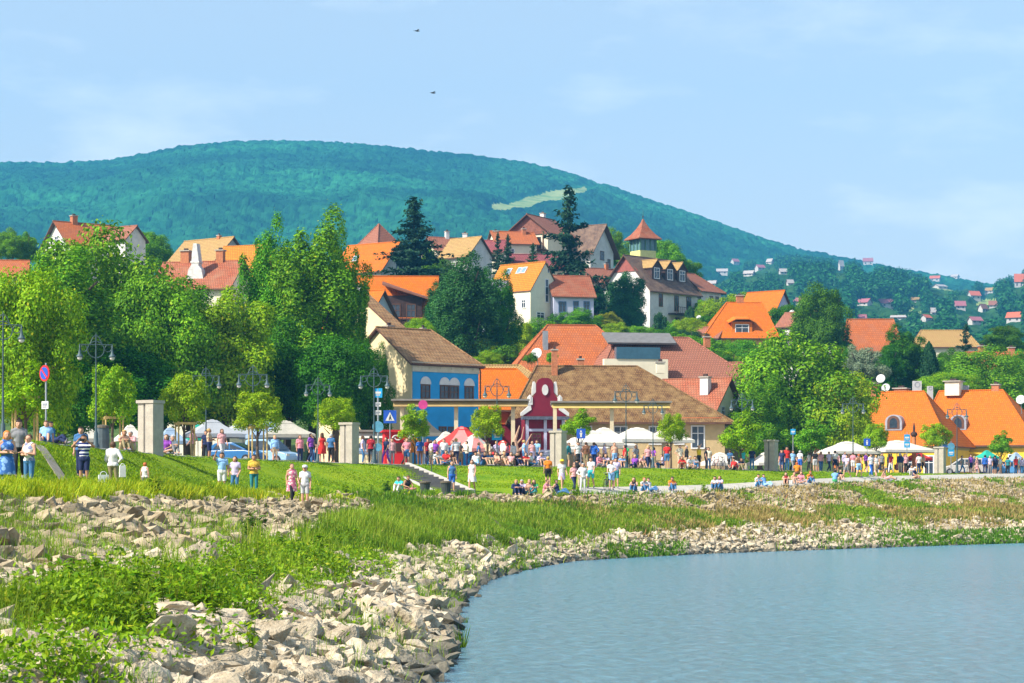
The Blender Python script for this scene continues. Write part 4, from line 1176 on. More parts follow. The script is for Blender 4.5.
# long brown tiled restaurant
t, rf = house('restaurant', 'long low restaurant with mottled brown hipped tile roof beside the baroque gable', 613, 452, 202, 3, 17.8, 13, 2.9, 4.6, [M('restaurant_wall', (.52,.38,.19), var=.12)], r_brown, .7, hl=2.2, hrr=6.8, cat='restaurant', deep=3,
      wins=(W('F', 6.6, .15, 1.2, 2.0), W('F', -6, .5, 1.2, 1.6), W('F', -3, .5, 1.2, 1.6), W('F', 0, .5, 1.2, 1.6), W('F', 3, .5, 1.2, 1.6), W('F', 5.0, .5, .9, 1.5)),
      chim=((-5.2, -1.0, 2.3, .5), (-2.8, .6, 1.3, .55), (4.2, .4, .9, .7, m_palecream)))
b = MB(); b.box(4.4, 8.55, -6.7, -6.52, 2.45, 2.8); b.build('fascia', m_redorange, t)

# red tiled roof to its right
t, rf = house('red_roof_house', 'house with bright red tile roof right of the brown restaurant', 697, 450, 214, -28, 6, 8, 3.1, 3.5, [m_palecream], r_rust, .5, chim=((1.5, -1.5, 1.6, .8, m_white),), deep=3, wins=(W('R', -1, 2.8, .9, 1.2), W('R', 1.5, 2.8, .9, 1.2)))

# big orange hipped roof behind and its brown neighbour
t, rf = house('large_orange_house', 'large house with worn orange hipped roof behind the restaurant', 574, 398, 238, 8, 16.5, 13, 1.2, 6.3, [m_palecream], r_orange2, .5, hl=5.5, hrr=6.0, chim=((-3.4, -2.6, 2.0, .5, m_metal, False),))
t, rf = house('pink_brown_house', 'house with pinkish brown tiled roof running down to the right of the large orange roof', 662, 386, 233, 10, 14.5, 11, .9, 4.0, [m_palecream], r_pink, .5, hrr=4.5, hl=2.5, chim=((4.4, -1.0, 1.0, .6),))
b = MB(); b.box(-7.4, -1.0, -6.6, -5.9, -.5, 2.3); o = b.build('roof_terrace', m_palecream, t); o.location = (0, 0, 0)
b = MB(); b.cbox((0, 0, 0), (4.4, .9, 1.15)); b.build('terrace_glazing', M('terrace_glass', (.04,.11,.16), rough=.15), o, (-4.0, -6.25, 2.88))
b = MB(); b.cbox((-2.6, -.9, 4.7), (7.0, 3.2, .18), 0, 0, R(22)); b.build('flat_roof', M('bitumen', (.17,.165,.16)), t)
house('small_pink_house', 'small house with pinkish roof and small windows at the foot of the orange hip', 712, 408, 236, -20, 6, 6, 2.2, 2.4, [m_palecream], r_pink, .4, wins=(W('R', 0, .6, .6, .8), W('F', 0, .6, .6, .8)))
dish(537, 354, 228, 0.58, 'white satellite dish on the slope of the large orange roof')

# ---- hillside ------------------------------------------------------------------------------
# tower house
t, rf = house('tower_house', 'white hillside house with three dormers and a brown gable front', 650, 332, 350, 48, 11.6, 9.2, 6.2, 5.0, [m_white], r_darkbrown, .6,
      wins=(W('F', -3.2, 3.4, .95, 1.9), W('F', .6, 2.9, 1.1, 2.4), W('F', 3.6, 3.4, 1.2, 1.9), W('F', .8, .2, 1.0, 1.8), W('L', -1.8, 3.2, .8, 1.5), W('L', 2.0, 5.6, .6, 1.0)), frame=m_framebrown)
for x in (-2.6, .6, 3.6): dormer(rf, 11.6, 9.2, 6.2, 5.0, x, .27, 2.3, 1.9, 3.4, m_darkwood, r_straw, 1.15)
b = MB(); b.prism([(-2.4, 8.7), (2.4, 8.7), (0, 11.0)], 'x', -5.92, -5.80); b.build('gable_cladding', M('gable_cladding', (.30,.09,.07), var=.2), t)
b = MB(); b.box(-1.4, 5.8, -6.2, -4.6, 2.35, 2.55)
for k in range(15): b.box(-1.4 + k * .5, -1.36 + k * .5, -6.18, -6.13, 2.55, 3.4)
b.box(-1.4, 5.8, -6.19, -6.12, 3.4, 3.47); b.build('balcony', m_darkwood, t)
b = MB(); b.box(-1.2, 4.6, -6.6, -6.3, -1.8, -.2); b.box(-1.2, 7.0, -6.3, -4.7, -1.8, -1.5); b.build('terrace_wall', m_palecream, t)
# right wing of the tower house
t2, rf2 = house('wing_house', 'white house wing with pinkish roof and columned porch right of the dormers', 693, 331, 356, 48, 5, 7, 6.2, 2.6, [m_white], r_pink, .6, hrr=2.2, wins=(W('F', 0, 3.2, .9, 2.0), W('F', 1.5, 3.2, .9, 2.0), W('R', 0, 3.2, .9, 2.0)), frame=m_framebrown)
# lookout tower
t = thing('lookout_tower', 'small square glazed lookout tower with red pyramid roof behind the dormers', 'tower', (PX(643, 366), 366, PZ(284, 366)), R(30)); t.scale = (.74, .74, .74)
b = MB(); b.box(-2.0, 2.0, -2.0, 2.0, -8, 7.0); b.build('wall', M('tower_yellow', (.62,.60,.22), var=.1), t)
b = MB()
for s1 in (-1, 1):
    for s2_ in (-1, 1): b.box(s1*1.95 - .16, s1*1.95 + .16, s2_*1.95 - .16, s2_*1.95 + .16, 7.003, 9.6)
for k in (-.65, .65):
    for s1 in (-1, 1):
        b.box(k - .09, k + .09, s1*1.95 - .1, s1*1.95 + .1, 7.003, 9.6); b.box(s1*1.95 - .1, s1*1.95 + .1, k - .09, k + .09, 7.003, 9.6)
b.build('post', M('tower_green', (.10,.22,.16), var=.1), t)
b = MB(); b.box(-1.85, 1.85, -1.85, 1.85, 7.003, 9.55); b.build('glazing', M('tower_glass', (.10,.20,.22), rough=.15), t)
b = MB(); V = []
prof = [(2.95, 9.4), (2.95, 9.55), (1.9, 10.6), (1.0, 11.9), (.35, 13.2), (.12, 13.9)]
for r_, z in prof: V += [(-r_,-r_,z),(r_,-r_,z),(r_,r_,z),(-r_,r_,z)]
f = [(0,3,2,1)] + [(4*j+i, 4*j+(i+1)%4, 4*j+4+(i+1)%4, 4*j+4+i) for j in range(len(prof)-1) for i in range(4)] + [(20,21,22,23)]
me = mesh_from('roof', V, f, [r_rust], None, roof_uv(np.array(V), f)); rr = link('roof', me, t)
b = MB(); b.tube((0,0,13.8),(0,0,16.0),.06,.02); b.ball((0,0,14.4),.16); b.build('finial', m_darkwood, rr)
# left wing roofs of the tower house
house('terrace_house', 'low house with faded pinkish roof left of the gable front', 598, 300, 352, 30, 6.5, 6, 2.6, 2.2, [m_white], r_pink, .4, wins=(W('F', 0, .6, .8, 1.3), W('L', 0, .6, .8, 1.3)), chim=((1.5, 0, 1.0, .5),))
house('shed_house', 'small red roofed outbuilding below the terrace left of the gable tree', 596, 326, 338, 20, 4, 4, 1.6, 1.2, [m_palecream], r_mauve, .4)
# narrow modern house
t, rf = house('narrow_house', 'narrow cream house with steep orange roof and three roof windows', 523, 322, 312, -42, 8.0, 6.0, 4.0, 3.9, [m_palecream], r_amber, .12,
      wins=(W('R', .3, 2.4, .75, 3.2, mull=0, trans_=2), W('R', -1.0, .0, 1.6, 1.1), W('R', .6, 6.4, .35, .6, mull=0, trans_=0), W('F', 2.8, 1.5, .8, 1.2)), sky=((-1.8, .72, .9, 1.1), (.1, .72, .75, 1.1), (1.0, .72, .75, 1.1)))
wall_body('annex_wall', m_lilac, t, 3.4, 3.4, 3.2, 2.2, loc=(-.9, -3.6, 0), rz=R(90)); window(t, ((-.9, -5.31), (1, 0), (0, -1)), 0, .3, .9, 2.0, m_framebrown, name='door')
roof_solid('annex_roof', m_lilac, t, 3.4, 3.4, 3.2, 2.2, .1, loc=(-.9, -3.6, 0), rz=R(90))
# small white house with red roof
house('white_cottage', 'small white cottage with red tiled roof right of the narrow cream house', 568, 318, 312, 16, 5.6, 5.2, 3.0, 2.7, [m_lilac], r_rust, .35, wins=(W('F', -1.6, .5, 1.1, 1.5), W('F', .3, 0, .8, 2.1, name='door'), W('F', 1.8, .7, .9, 1.4)), frame=M('frame_blue', (.08,.16,.28)))
# chalet
t, rf = house('chalet', 'brown timber chalet with gabled balcony on the hill top', 541, 268, 372, 62, 8.5, 6.8, 5.6, 2.6, [m_palecream], r_pink, .8, wins=(W('L', -1.7, 2.6, .9, 1.9), W('L', 1.6, 2.6, 1.2, 1.9), W('L', 0, .2, 1.2, 1.6)), frame=m_framebrown, chim=((1.4, .4, 1.3, .7, m_white),))
b = MB(); b.prism([(-3.3, 4.9), (3.3, 4.9), (3.3, 5.5), (0, 7.9), (-3.3, 5.5)], 'x', -4.40, -4.29); b.build('gable_boarding', M('chalet_boarding', (.22,.085,.055), var=.3, scale=4), t)
b = MB(); b.box(-5.6, -4.26, -3.4, 3.4, 2.2, 2.4)
for k in range(14): b.box(-5.58, -5.52, -3.4 + k * .52, -3.36 + k * .52, 2.4, 3.3)
b.box(-5.6, -5.5, -3.4, 3.4, 3.3, 3.4)
for y in (-3.2, 3.2): b.box(-5.55, -5.35, y - .1, y + .1, 2.4, 5.2)
b.build('balcony', m_brownwood, t)
house('red_terrace_house', 'house with orange red roof left of the chalet', 512, 262, 366, 15, 6.5, 6, 2.8, 2.0, [m_palecream], r_orange2, .4, chim=((1.8, -.5, 1.0, .6),), wins=(W('F', -1, .6, 1.2, 1.2),))
house('pink_roof_house', 'low house with pinkish roof in front of the chalet', 531, 279, 356, 5, 10, 5, 1.6, 2.2, [m_palecream], r_mauve, .4)
house('dark_gable_house', 'white house with dark overhanging roof hidden behind the tall spruce', 583, 270, 376, -30, 7, 8, 3.0, 4.2, [m_white], r_darkbrown, .9, wins=(W('R', 0, 1.4, 1.4, 1.5), W('R', 2.4, .4, 1.0, 1.4)), frame=m_framebrown)
# orange house with skylight (left)
house('skylight_house', 'house with orange roof, one roof window and white gable left of the spruce', 374, 281, 328, -36, 8.6, 7.4, 1.4, 3.9, [m_white], r_orange, .55, wins=(W('R', .4, 1.5, 1.5, 1.5),), sky=((-1.6, .42, 1.0, 1.2),), frame=M('frame_blue', (.08,.16,.28)))
house('pyramid_roof_house', 'pale pinkish pyramid roof peeking above the orange roof', 379, 262, 352, 45, 5.2, 5.2, 2.2, 3.6, [m_palecream], r_pink, .5, hl=2.55, hrr=2.55)
# large orange roof with dark balcony
t, rf = house('balcony_house', 'house with large bright orange roof and dark recessed balcony dormer', 393, 331, 262, 3, 9.4, 9, 1.6, 4.6, [m_white], r_orange, .5, chim=((-1.0, -6.4, 0, .4, m_brickplain, False),))
d = MB().box(-.9, 3.2, -4.9, 0, -.4, 3.6).build('dormer', m_darkwood, t)
b = MB(); V = [(-1.3,-5.9,4.35),(1.7,-5.9,3.35+.9),(4.0,-5.6,3.1),(4.0,-1.0,3.1),(1.7,.4,4.4),(-1.3,.4,5.2)]
V = [(-1.2,-5.6,4.9),(4.0,-5.6,3.3),(4.0,-.6,3.9),(-1.2,-.6,5.6)]
b.add(V + [(p[0], p[1], p[2] - .2) for p in V], [(0,1,2,3),(7,6,5,4),(0,4,5,1),(1,5,6,2),(2,6,7,3),(3,7,4,0)]); b.build('dormer_roof', M('dormer_roof_brown', (.25,.10,.06), var=.2), d)
b = MB(); b.box(-.9, 3.4, -5.75, -4.92, .15, .3); b.box(-.9, 3.4, -5.75, -5.68, 1.1, 1.2)
for k in range(10): b.box(-.88 + k * .47, -.82 + k * .47, -5.74, -5.69, .3, 1.1)
b.build('balcony', m_darkwood, d)
window(d, ((.3, -4.9), (1, 0), (0, -1)), 0, .5, 1.1, 2.2, m_framebrown); window(d, ((2.0, -4.9), (1, 0), (0, -1)), 0, .5, 1.1, 2.2, m_framebrown)
t2, rf2 = house('orange_annex', 'orange roofed wing with white gable left of the dark balcony', 360, 336, 254, -35, 6.0, 7.0, .6, 4.3, [M('annex_bluewhite', (.62,.68,.78), var=.05)], r_orange, .5)
dish(360, 288, 247, 0.35, 'small white satellite dish on the orange roofed wing')
# roofs between the spruce and the thuja group
house('grey_roof_house', 'house with pale pinkish grey roof right of the spruce', 447, 268, 352, 25, 6, 6, 2.4, 2.2, [m_palecream], r_pink, .4, chim=((0, 0, 1.2, .55, m_white),))
house('small_white_gable_house', 'small house with white gable and orange roof patch behind the thuja trees', 466, 270, 345, -40, 5.5, 5.5, 2.0, 2.8, [m_white], r_straw, .4)
house('mauve_roof_house', 'house with mauve roof, white and brick chimneys left of the small firs', 480, 268, 352, -6, 7.5, 6, 2.3, 1.9, [m_palecream], r_mauve, .4, chim=((-2.3, 0, 1.3, .7, m_white), (2.4, 0, 1.6, .7)))
# far left
house('hilltop_house', 'house with orange roof and white gable above the trees at far left', 84, 264, 330, 38, 8.6, 8, 2.4, 3.4, [m_white], r_orange2, .6, wins=(W('L', 0, 2.2, 1.2, 1.5),), chim=((-1.6, 0, 1.2, .8), ))
house('small_left_house', 'small house with pinkish roof right of the hilltop house', 126, 258, 322, -35, 3.6, 4, 2.6, 1.8, [m_white], r_pink, .4)
house('corner_house', 'orange roof glimpsed between the trees at the left edge', 0, 292, 305, 8, 7, 6, 2, 2.2, [m_palecream], r_orange2, .4)
house('straw_roof_house', 'house with straw coloured roof and grey gable with dark window', 209, 276, 325, -38, 9.0, 7.6, 1.6, 3.6, [M('gable_grey', (.45,.45,.47), var=.06)], r_straw, .5, wins=(W('R', 0, .9, 1.6, 2.0), W('R', 2.2, .6, .8, 1.4)), chim=((2.0, 0, .6, .5),))
house('amber_house', 'house with flat amber front and a single white window', 247, 290, 302, -22, 6.4, 6, 2.8, 3.0, [M('amber_render', (.70,.33,.04), var=.07)], r_amber, .3, wins=(W('F', .2, 1.2, 1.8, 1.1),))
t, rf = house('rust_roof_house', 'house with rusty striped tile roof, brick chimneys and white stone stack', 204, 302, 252, -14, 8.6, 8, 1.4, 3.0, [m_palecream], r_rust, .5, chim=((-2.2, .3, 1.7, .95), (1.9, .1, 1.5, .8)))
b = MB(); b.prism([(-1.05, 0), (1.05, 0), (.75, 1.5), (.42, 1.9), (.40, 2.8), (.30, 3.4), (.2, 4.3), (-.2, 4.3), (-.34, 3.2), (-.40, 2.0), (-.75, 1.5)], 'y', -.5, .5); b.box(-.5, .5, -.55, .55, 2.2, 2.4)
b.build('stone_stack', M('white_stone', (.62,.60,.56), var=.2, scale=3, bump=.4), rf, (.05, -2.3, 1.8))
# right of the tower
t, rf = house('orange_villa', 'villa with bright orange swept roof, brick chimney and one white roof window', 736, 352, 318, 4, 9.6, 8, 2.2, 4.6, [M('villa_wall', (.70,.42,.12), var=.06)], r_orange, .5, hl=3.5, hrr=1.2, chim=((.6, .4, 1.7, .95),), wins=(W('F', -3.2, .5, 1.2, 1.2),))
d = MB().box(-1.4, 1.4, -3.4, 0, -.6, 2.0).build('dormer', M('villa_orange', (.66,.17,.01), var=.08), t, (.2, -.35, 1.9))
window(d, ((0, -3.4), (1, 0), (0, -1)), 0, .25, 1.9, 1.4, m_frame, mull=1)
V = [(-1.9,-3.8,1.9),(-.9,-3.9,2.4),(.9,-3.9,2.4),(1.9,-3.8,1.9),(1.9,0,2.6),(.9,0,3.1),(-.9,0,3.1),(-1.9,0,2.6)]
b = MB(); b.add(V + [(p[0], p[1], p[2] - .14) for p in V], [(0,1,6,7),(1,2,5,6),(2,3,4,5),(8,15,14,9),(9,14,13,10),(10,13,12,11),(0,8,9,1),(1,9,10,2),(2,10,11,3),(3,11,12,4),(7,15,8,0)]); b.build('dormer_roof', M('villa_orange', (.66,.17,.01)), d)
house('villa_side_wing', 'low wing with mauve roof and white wall left of the orange villa', 708, 352, 316, -25, 4, 4, 2.0, 1.4, [m_lilac], r_pink, .4, wins=(W('F', 0, .6, 1.0, 1.1),))
t, rf = house('gable_villa', 'orange roofed house with dark verged bluish gable behind the villa', 766, 333, 345, -40, 6.0, 6.0, 2.2, 4.0, [m_lilac], r_orange, .4, wins=(W('R', 0, 2.0, .9, 1.8), W('R', 0, .2, 1.2, 1.2)), frame=m_framebrown)
dish(699, 331, 333, 0.58, 'white satellite dish on a mast beside the tower house terrace')
dish(699, 318, 338, 0.39, 'smaller white satellite dish above the terrace right of the tower house')
dish(792, 313, 335, 0.43, 'white satellite dish beside the dark verged gable')
house('white_wall_house', 'white walled house with low grey pink roof right of the gable villa', 801, 340, 330, -40, 5, 5, 2.0, 2.0, [m_white], r_pink, .3)
house('far_red_roof_house', 'house with square red roof behind the large right hand tree', 871, 362, 330, 0, 8, 7, 1.5, 4.6, [m_palecream], r_orange2, .3, hl=.6, hrr=.8)
house('tan_roof_house', 'house with long tan roof between dark trees at the right', 944, 362, 350, 0, 9, 6, 2.4, 2.4, [m_palecream], r_straw, .4, hl=1.0, hrr=1.2)
house('far_white_house', 'low white house with flat grey roof between the right trees', 842, 343, 360, 0, 6, 5, 2.0, .6, [m_white], M('grey_roof', (.35,.37,.40)), .3)
house('brick_chimney_house', 'house with orange ridge and brick chimneys behind the right tree canopy', 1002, 392, 300, 0, 9, 6, 3.0, 2.2, [m_palecream], r_orange2, .3, chim=((-2.6, 0, 1.0, .9), (1.2, 0, .8, .8)))

# yellow building with two hipped orange roofs
Y = 243
def eyebrow(rf, x, y, z, sc=1.0):
    d = MB(); n = 14
    V = []; 
    poly = [(-1.15, -.6)] + [(-1.15 * math.cos(math.pi * i / n), .55 + .95 * math.sin(math.pi * i / n)) for i in range(n + 1)] + [(1.15, -.6)]
    d.prism(poly, 'y', 0, 2.6); o = d.build('dormer', M('dormer_lead', (.33,.34,.38), var=.15, rough=.5), rf, (x, y, z)); o.scale = (sc, sc, sc)
    poly2 = [(p * .74, .02 + (q + .5) * .84 - .35) for p, q in poly]
    f = MB(); f.prism(poly2, 'y', -.04, .05); w_ = f.build('dormer_window', m_framebrown, o)
    poly3 = [(p * .45, .1 + (q + .5) * .62 - .3) for p, q in poly]
    f = MB(); f.prism(poly3, 'y', -.06, .0); f.build('pane', m_glass, w_)
tA, rA = house('yellow_tavern', 'yellow building with steep orange hipped roof and round lead dormer, left of its twin', 911, 479, Y, -26, 10.0, 9, 4.0, 5.2, [m_yellow], r_orange, .55, hl=1.6, hrr=3.6, cat='building', deep=2,
     wins=(W('F', -2.6, .4, 1.0, 2.2), W('F', 3.2, .2, 1.1, 2.2), W('F', 1.0, .4, 1.0, 1.9)), chim=((-1.2, .6, 1.3, 1.3), (-4.2, .2, 1.4, .9)))
b = MB(); b.box(-5.05, 5.05, -4.58, -4.503, 3.0, 3.8); b.box(5.003, 5.08, -4.5, 4.5, 3.0, 3.8); b.build('fascia_band', M('ochre_band', (.42,.36,.12), var=.1), tA)
eyebrow(rA, -.8, -3.7, 5.5, .78)
tB, rB = house('yellow_inn', 'yellow building with broad orange hipped roof and round lead dormer at the right edge', 987, 478, Y + 7, -26, 12.2, 9, 4.1, 5.4, [m_yellow], r_orange, .55, hl=.8, hrr=4.4, cat='building', deep=2,
     wins=(W('F', -4.2, .2, 1.1, 2.3), W('F', -2.6, .2, 1.1, 2.3), W('F', 1.4, .4, 1.0, 2.0), W('F', 4.0, .2, 1.2, 2.3)), chim=((-3.6, -.2, 1.5, 1.6, m_palecream), (.9, .3, 1.2, .8)))
b = MB(); b.box(-6.15, 6.15, -4.58, -4.503, 3.1, 3.9); b.box(6.103, 6.18, -4.5, 4.5, 3.1, 3.9); b.build('fascia_band', M('ochre_band', (.42,.36,.12)), tB)
eyebrow(rB, -2.2, -3.7, 5.6, .78)
for k, (px, py) in enumerate(((917, 384), (930, 386.5), (948, 386), (957, 386), (966, 386))):
    Yk = Y + 9; t = thing('air_conditioner', ('large white fan unit beside the brick chimney on the orange roof ridge', 'small grey fan unit next to the cream chimney on the ridge', 'white fan unit right after the cream chimney in the ridge row', 'white fan unit in the middle of the ridge row', 'white fan unit at the right end of the ridge row')[k], 'air conditioner', (PX(px, Yk), Yk, PZ(py + 4, Yk)), 0, 'fan units along the roof ridge')
    w_ = .95 if k == 0 else .6
    b = MB(); b.box(-w_/2, w_/2, -.2, .2, -.9, w_ * .8); b.build('case', m_dish, t)
    b = MB(); b.torus((0, -.205, w_ * .38), w_ * .28, .03); b.lathe([(.05, -.01), (.05, .01)], 8, (0, 0, 0)) ; b.build('fan_ring', m_metal, t)
dish(881, 379, 249, 0.50, 'large white satellite dish at the left end of the orange roof ridge'); dish(886, 388, 246, 0.46, 'second white satellite dish just below at the left ridge end')
dish(1021, 400, 240, 0.50, 'white satellite dish at the right edge beside the orange roof')

# ---- houses on the far hill ----------------------------------------------------------------
FARH = [(904,264,10,6,'pink','white villa with pinkish roof on the skyline'), (868,262,8,5,'mauve','pale pink villa among trees high on the hill'), (841,266,4,7,'white','narrow white tower like house on the wooded slope'),
 (800,302,9,5,'mauve','house with mauve roof at the foot of the hill'), (886,304,13,6,'mauve','long house with mauve roof and dark gable on the hillside'), (864,303,11,5,'mauve','house with pink roof left of the long mauve house'),
 (862,318,6,4,'mauve','tiny house with rosy roof under the long mauve house'), (940,287,10,3,'white','long white building beside the hill meadow'), (935,279,8,4,'red','house with red roof above the hill meadow'),
 (974,296,9,6,'red','house with red roof and white wall right of the hill meadow'), (990,291,7,4,'straw','house with pale roof behind the red roofed house'), (960,306,8,6,'mauve','house with plain mauve roof below the hill meadow'),
 (983,309,7,6,'pink','white gabled house on the lower right slope'), (993,305,6,5,'pink','pale house with pink roof beside the white gabled house'), (975,321,10,5,'mauve','house with wide mauve roof low on the right slope'),
 (1015,318,12,7,'red','cream house with red roof at the right edge of the slope'), (934,312,5,5,'white','small white gabled house in the trees'), (926,318,8,4,'red','house with orange roof half hidden by trees on the slope'),
 (1019,282,7,10,'red','tall white house with red roof on the far right crest'), (760,268,7,4,'mauve','pale house high on the slope left of the right hand woods'), (749,274,8,4,'white','white house on the slope above the gable villa'),
 (783,272,6,4,'white','low white house on the mid slope'), (770,262,5,4,'white','tiny white house near the skyline'), (722,272,9,4,'white','white house row on the slope right of the tower'),
 (735,262,6,4,'mauve','house with mauve roof by the upper meadow'), (712,284,7,4,'white','white house below the upper meadow'), (790,283,5,4,'white','small pale house among trees above the villas'), (955,277,6,3,'white','white flat house above the hill meadow'),
 (915,300,6,3,'straw','pale roofed house left of the meadow terrace'), (1005,330,8,4,'straw','pale house low at the right edge of the woods'), (900,318,14,3,'white','long pale wall like house below the mauve roofs'), (949,262,5,3,'white','pale cottage just under the skyline trees')]
rm_ = {'pink': r_pink, 'mauve': M('far_mauve', (.34,.11,.13), var=.1), 'red': M('far_red', (.52,.12,.05), var=.12), 'white': M('far_pale_roof', (.40,.36,.33), var=.1), 'straw': r_straw}
for k, (px, py, wpx, hpx, rc, lb) in enumerate(FARH):
    p = hill_hit(px, py + hpx * .5)
    if p is None: continue
    CLEAR.append((px, py + hpx * .35 + 2, wpx * .6 + 2, hpx * .6 + 4))
    s = S(p.y); Lh = 1.2 * wpx / s; Hh = 1.25 * hpx / s
    t = thing('hillside_house', lb, 'house', (p.x, p.y, p.z + .2), R((k * 37) % 90 - 45), 'houses scattered over the far hill')
    wall_body('wall', M('far_wall', (.50,.47,.43), var=.1), t, Lh, Lh * .7, Hh * .48, Hh * .55, True, True, 8)
    roof_solid('roof', rm_[rc], t, Lh, Lh * .7, Hh * .48, Hh * .55, .5, th=.3)
    for u in (-.25, .25): window(t, facemap(Lh, Lh * .7, 'F'), u * Lh, Hh * .04, Lh * .14, Hh * .22, m_framebrown)
tag(link('forest', far_tree_cloud()), 'dense woods covering the nearer hill around the scattered houses', 'forest', kind='stuff')

# ---------------------------------------------------------------- trees
def TR(*a, **k): return tree(*a, **k)
TR(20, 268, 432, 118, 118, 'yellowish green broad tree at the far left edge', 'big', 2, L_lime)
TR(95, 222, 420, 165, 172, 'tallest leafy tree of the left group in front of the hilltop house', 'big', 0, L_mid)
TR(60, 250, 430, 120, 160, 'leafy tree behind the yellowish tree at the left edge', 'big', 3, L_mid)
TR(160, 276, 424, 120, 168, 'broad leafy tree under the rusty striped roof', 'big', 2, L_mid)
TR(226, 288, 424, 96, 170, 'leafy tree below the white stone stack', 'big', 1, L_lime)
TR(312, 208, 432, 104, 178, 'towering tree with several upright tops in front of the skylight house', 'big', 0, L_mid)
TR(270, 216, 425, 66, 182, 'slender leafy tree left of the towering tree', 'big', 2, L_mid)
TR(190, 280, 424, 100, 174, 'leafy tree right under the rusty striped roof', 'big', 3, L_mid)
TR(345, 226, 430, 52, 180, 'narrow leafy tree right of the towering tree', 'big', 0, L_mid)
TR(40, 285, 430, 90, 140, 'full round tree between the yellowish tree and the tallest one', 'big', 2, L_mid)
TR(125, 262, 424, 80, 176, 'round leafy tree right of the tallest one', 'big', 2, L_mid)
TR(285, 320, 425, 100, 176, 'dark leafy tree behind the cafe tents', 'big', 0, L_deep)
TR(335, 335, 428, 80, 172, 'dense green tree beside the cream firewall', 'big', 2, L_deep)
TR(130, 345, 428, 120, 162, 'shady tree behind the first street lamps', 'big', 3, L_deep)
TR(205, 360, 425, 100, 172, 'low dark tree behind the grey cafe tents', 'big', 2, L_deep)
TR(60, 350, 436, 100, 140, 'shady dark tree behind the road sign', 'big', 0, L_deep)
TR(374, 340, 442, 36, 176, 'slim dark tree against the cream gable of the blue house', 'big', 1, L_deep, trunk_r=1.2)
TR(150, 232, 272, 46, 330, 'round tree beside the house with straw coloured roof', 'big', 2, L_mid)
TR(8, 228, 260, 30, 335, 'small tree at the left edge below the mountain', 'big', 0, L_mid); TR(27, 232, 262, 24, 338, 'small tree left of the hilltop house', 'big', 1, L_mid)
TR(414, 200, 284, 78, 318, 'dark spruce with ragged crown beside the skylight house', 'spruce', 0)
TR(568, 191, 325, 88, 322, 'tallest dark spruce in front of the chalet', 'spruce', 1)
TR(533, 245, 282, 26, 340, 'small blue green fir below the chalet', 'spruce', 0, L_thuja)
TR(498, 234, 272, 22, 338, 'narrow fir left of the red roofed terrace house', 'spruce', 1); TR(508, 236, 274, 22, 341, 'second narrow fir beside the red roofed terrace house', 'spruce', 0)
TR(466, 254, 376, 74, 246, 'massive dark green conifer in front of the mauve roofed house', 'big', 1, L_conifer); TR(496, 268, 372, 46, 252, 'lighter green conifer right of the massive one', 'big', 3, L_deep); TR(442, 282, 365, 44, 254, 'dark conifer left of the massive one beside the orange roof', 'big', 2, L_conifer)
TR(429, 248, 285, 18, 330, 'light green columnar tree at the foot of the ragged spruce', 'thuja', 0, L_mid)
TR(442, 258, 292, 26, 335, 'round green tree behind the thuja group', 'big', 2, L_deep)
TR(624, 272, 334, 44, 330, 'dense rounded conifer in front of the tower house gable', 'big', 1, L_conifer)
TR(594, 286, 312, 26, 335, 'dark round tree left of the gable conifer', 'big', 2, L_conifer)
TR(612, 228, 268, 36, 385, 'light green tree left of the lookout tower', 'big', 0, L_mid); TR(664, 240, 285, 44, 388, 'light green tree right of the lookout tower', 'big', 2, L_mid); TR(684, 258, 300, 40, 392, 'green tree behind the house wing', 'big', 1, L_mid)
TR(712, 298, 338, 46, 345, 'bright bushy tree right of the house wing', 'big', 0, L_lime); TR(738, 292, 335, 40, 348, 'bright leafy tree behind the orange villa', 'big', 3, L_lime)
TR(785, 305, 345, 40, 338, 'dark green tree right of the dark verged gable', 'big', 2, L_deep)
TR(820, 283, 350, 56, 318, 'large round dark green tree below the far mauve houses', 'big', 0, L_deep)
TR(795, 332, 462, 142, 216, 'huge bright green tree on the promenade', 'big', 0, L_mid)
TR(846, 372, 462, 66, 212, 'yellowish green tree at the right side of the huge tree', 'big', 3, L_lime)
TR(760, 375, 462, 60, 210, 'green tree at the left foot of the huge tree', 'big', 2, L_mid)
TR(862, 345, 400, 50, 268, 'silvery grey tree behind the huge tree', 'big', 3, L_silver)
TR(904, 324, 400, 50, 290, 'dense dark green tree behind the orange roof ridge', 'big', 2, L_deep); TR(888, 345, 400, 36, 286, 'smaller round tree beside the dense dark one', 'big', 1, L_deep)
TR(929, 342, 392, 18, 284, 'slim dark columnar conifer behind the fan units', 'thuja', 0)
TR(966, 326, 375, 34, 310, 'dark brownish conifer behind the tan roof', 'spruce', 1, L_spruce); TR(948, 348, 385, 34, 305, 'dark tree below the tan roof', 'big', 0, L_deep)
TR(985, 345, 408, 90, 282, 'broad green canopy tree behind the yellow building', 'big', 0, L_mid); TR(1022, 350, 410, 50, 286, 'green tree at the right edge behind the yellow building', 'big', 1, L_mid)
TR(950, 372, 400, 60, 276, 'light green tree just behind the roof ridge', 'big', 2, L_lime)
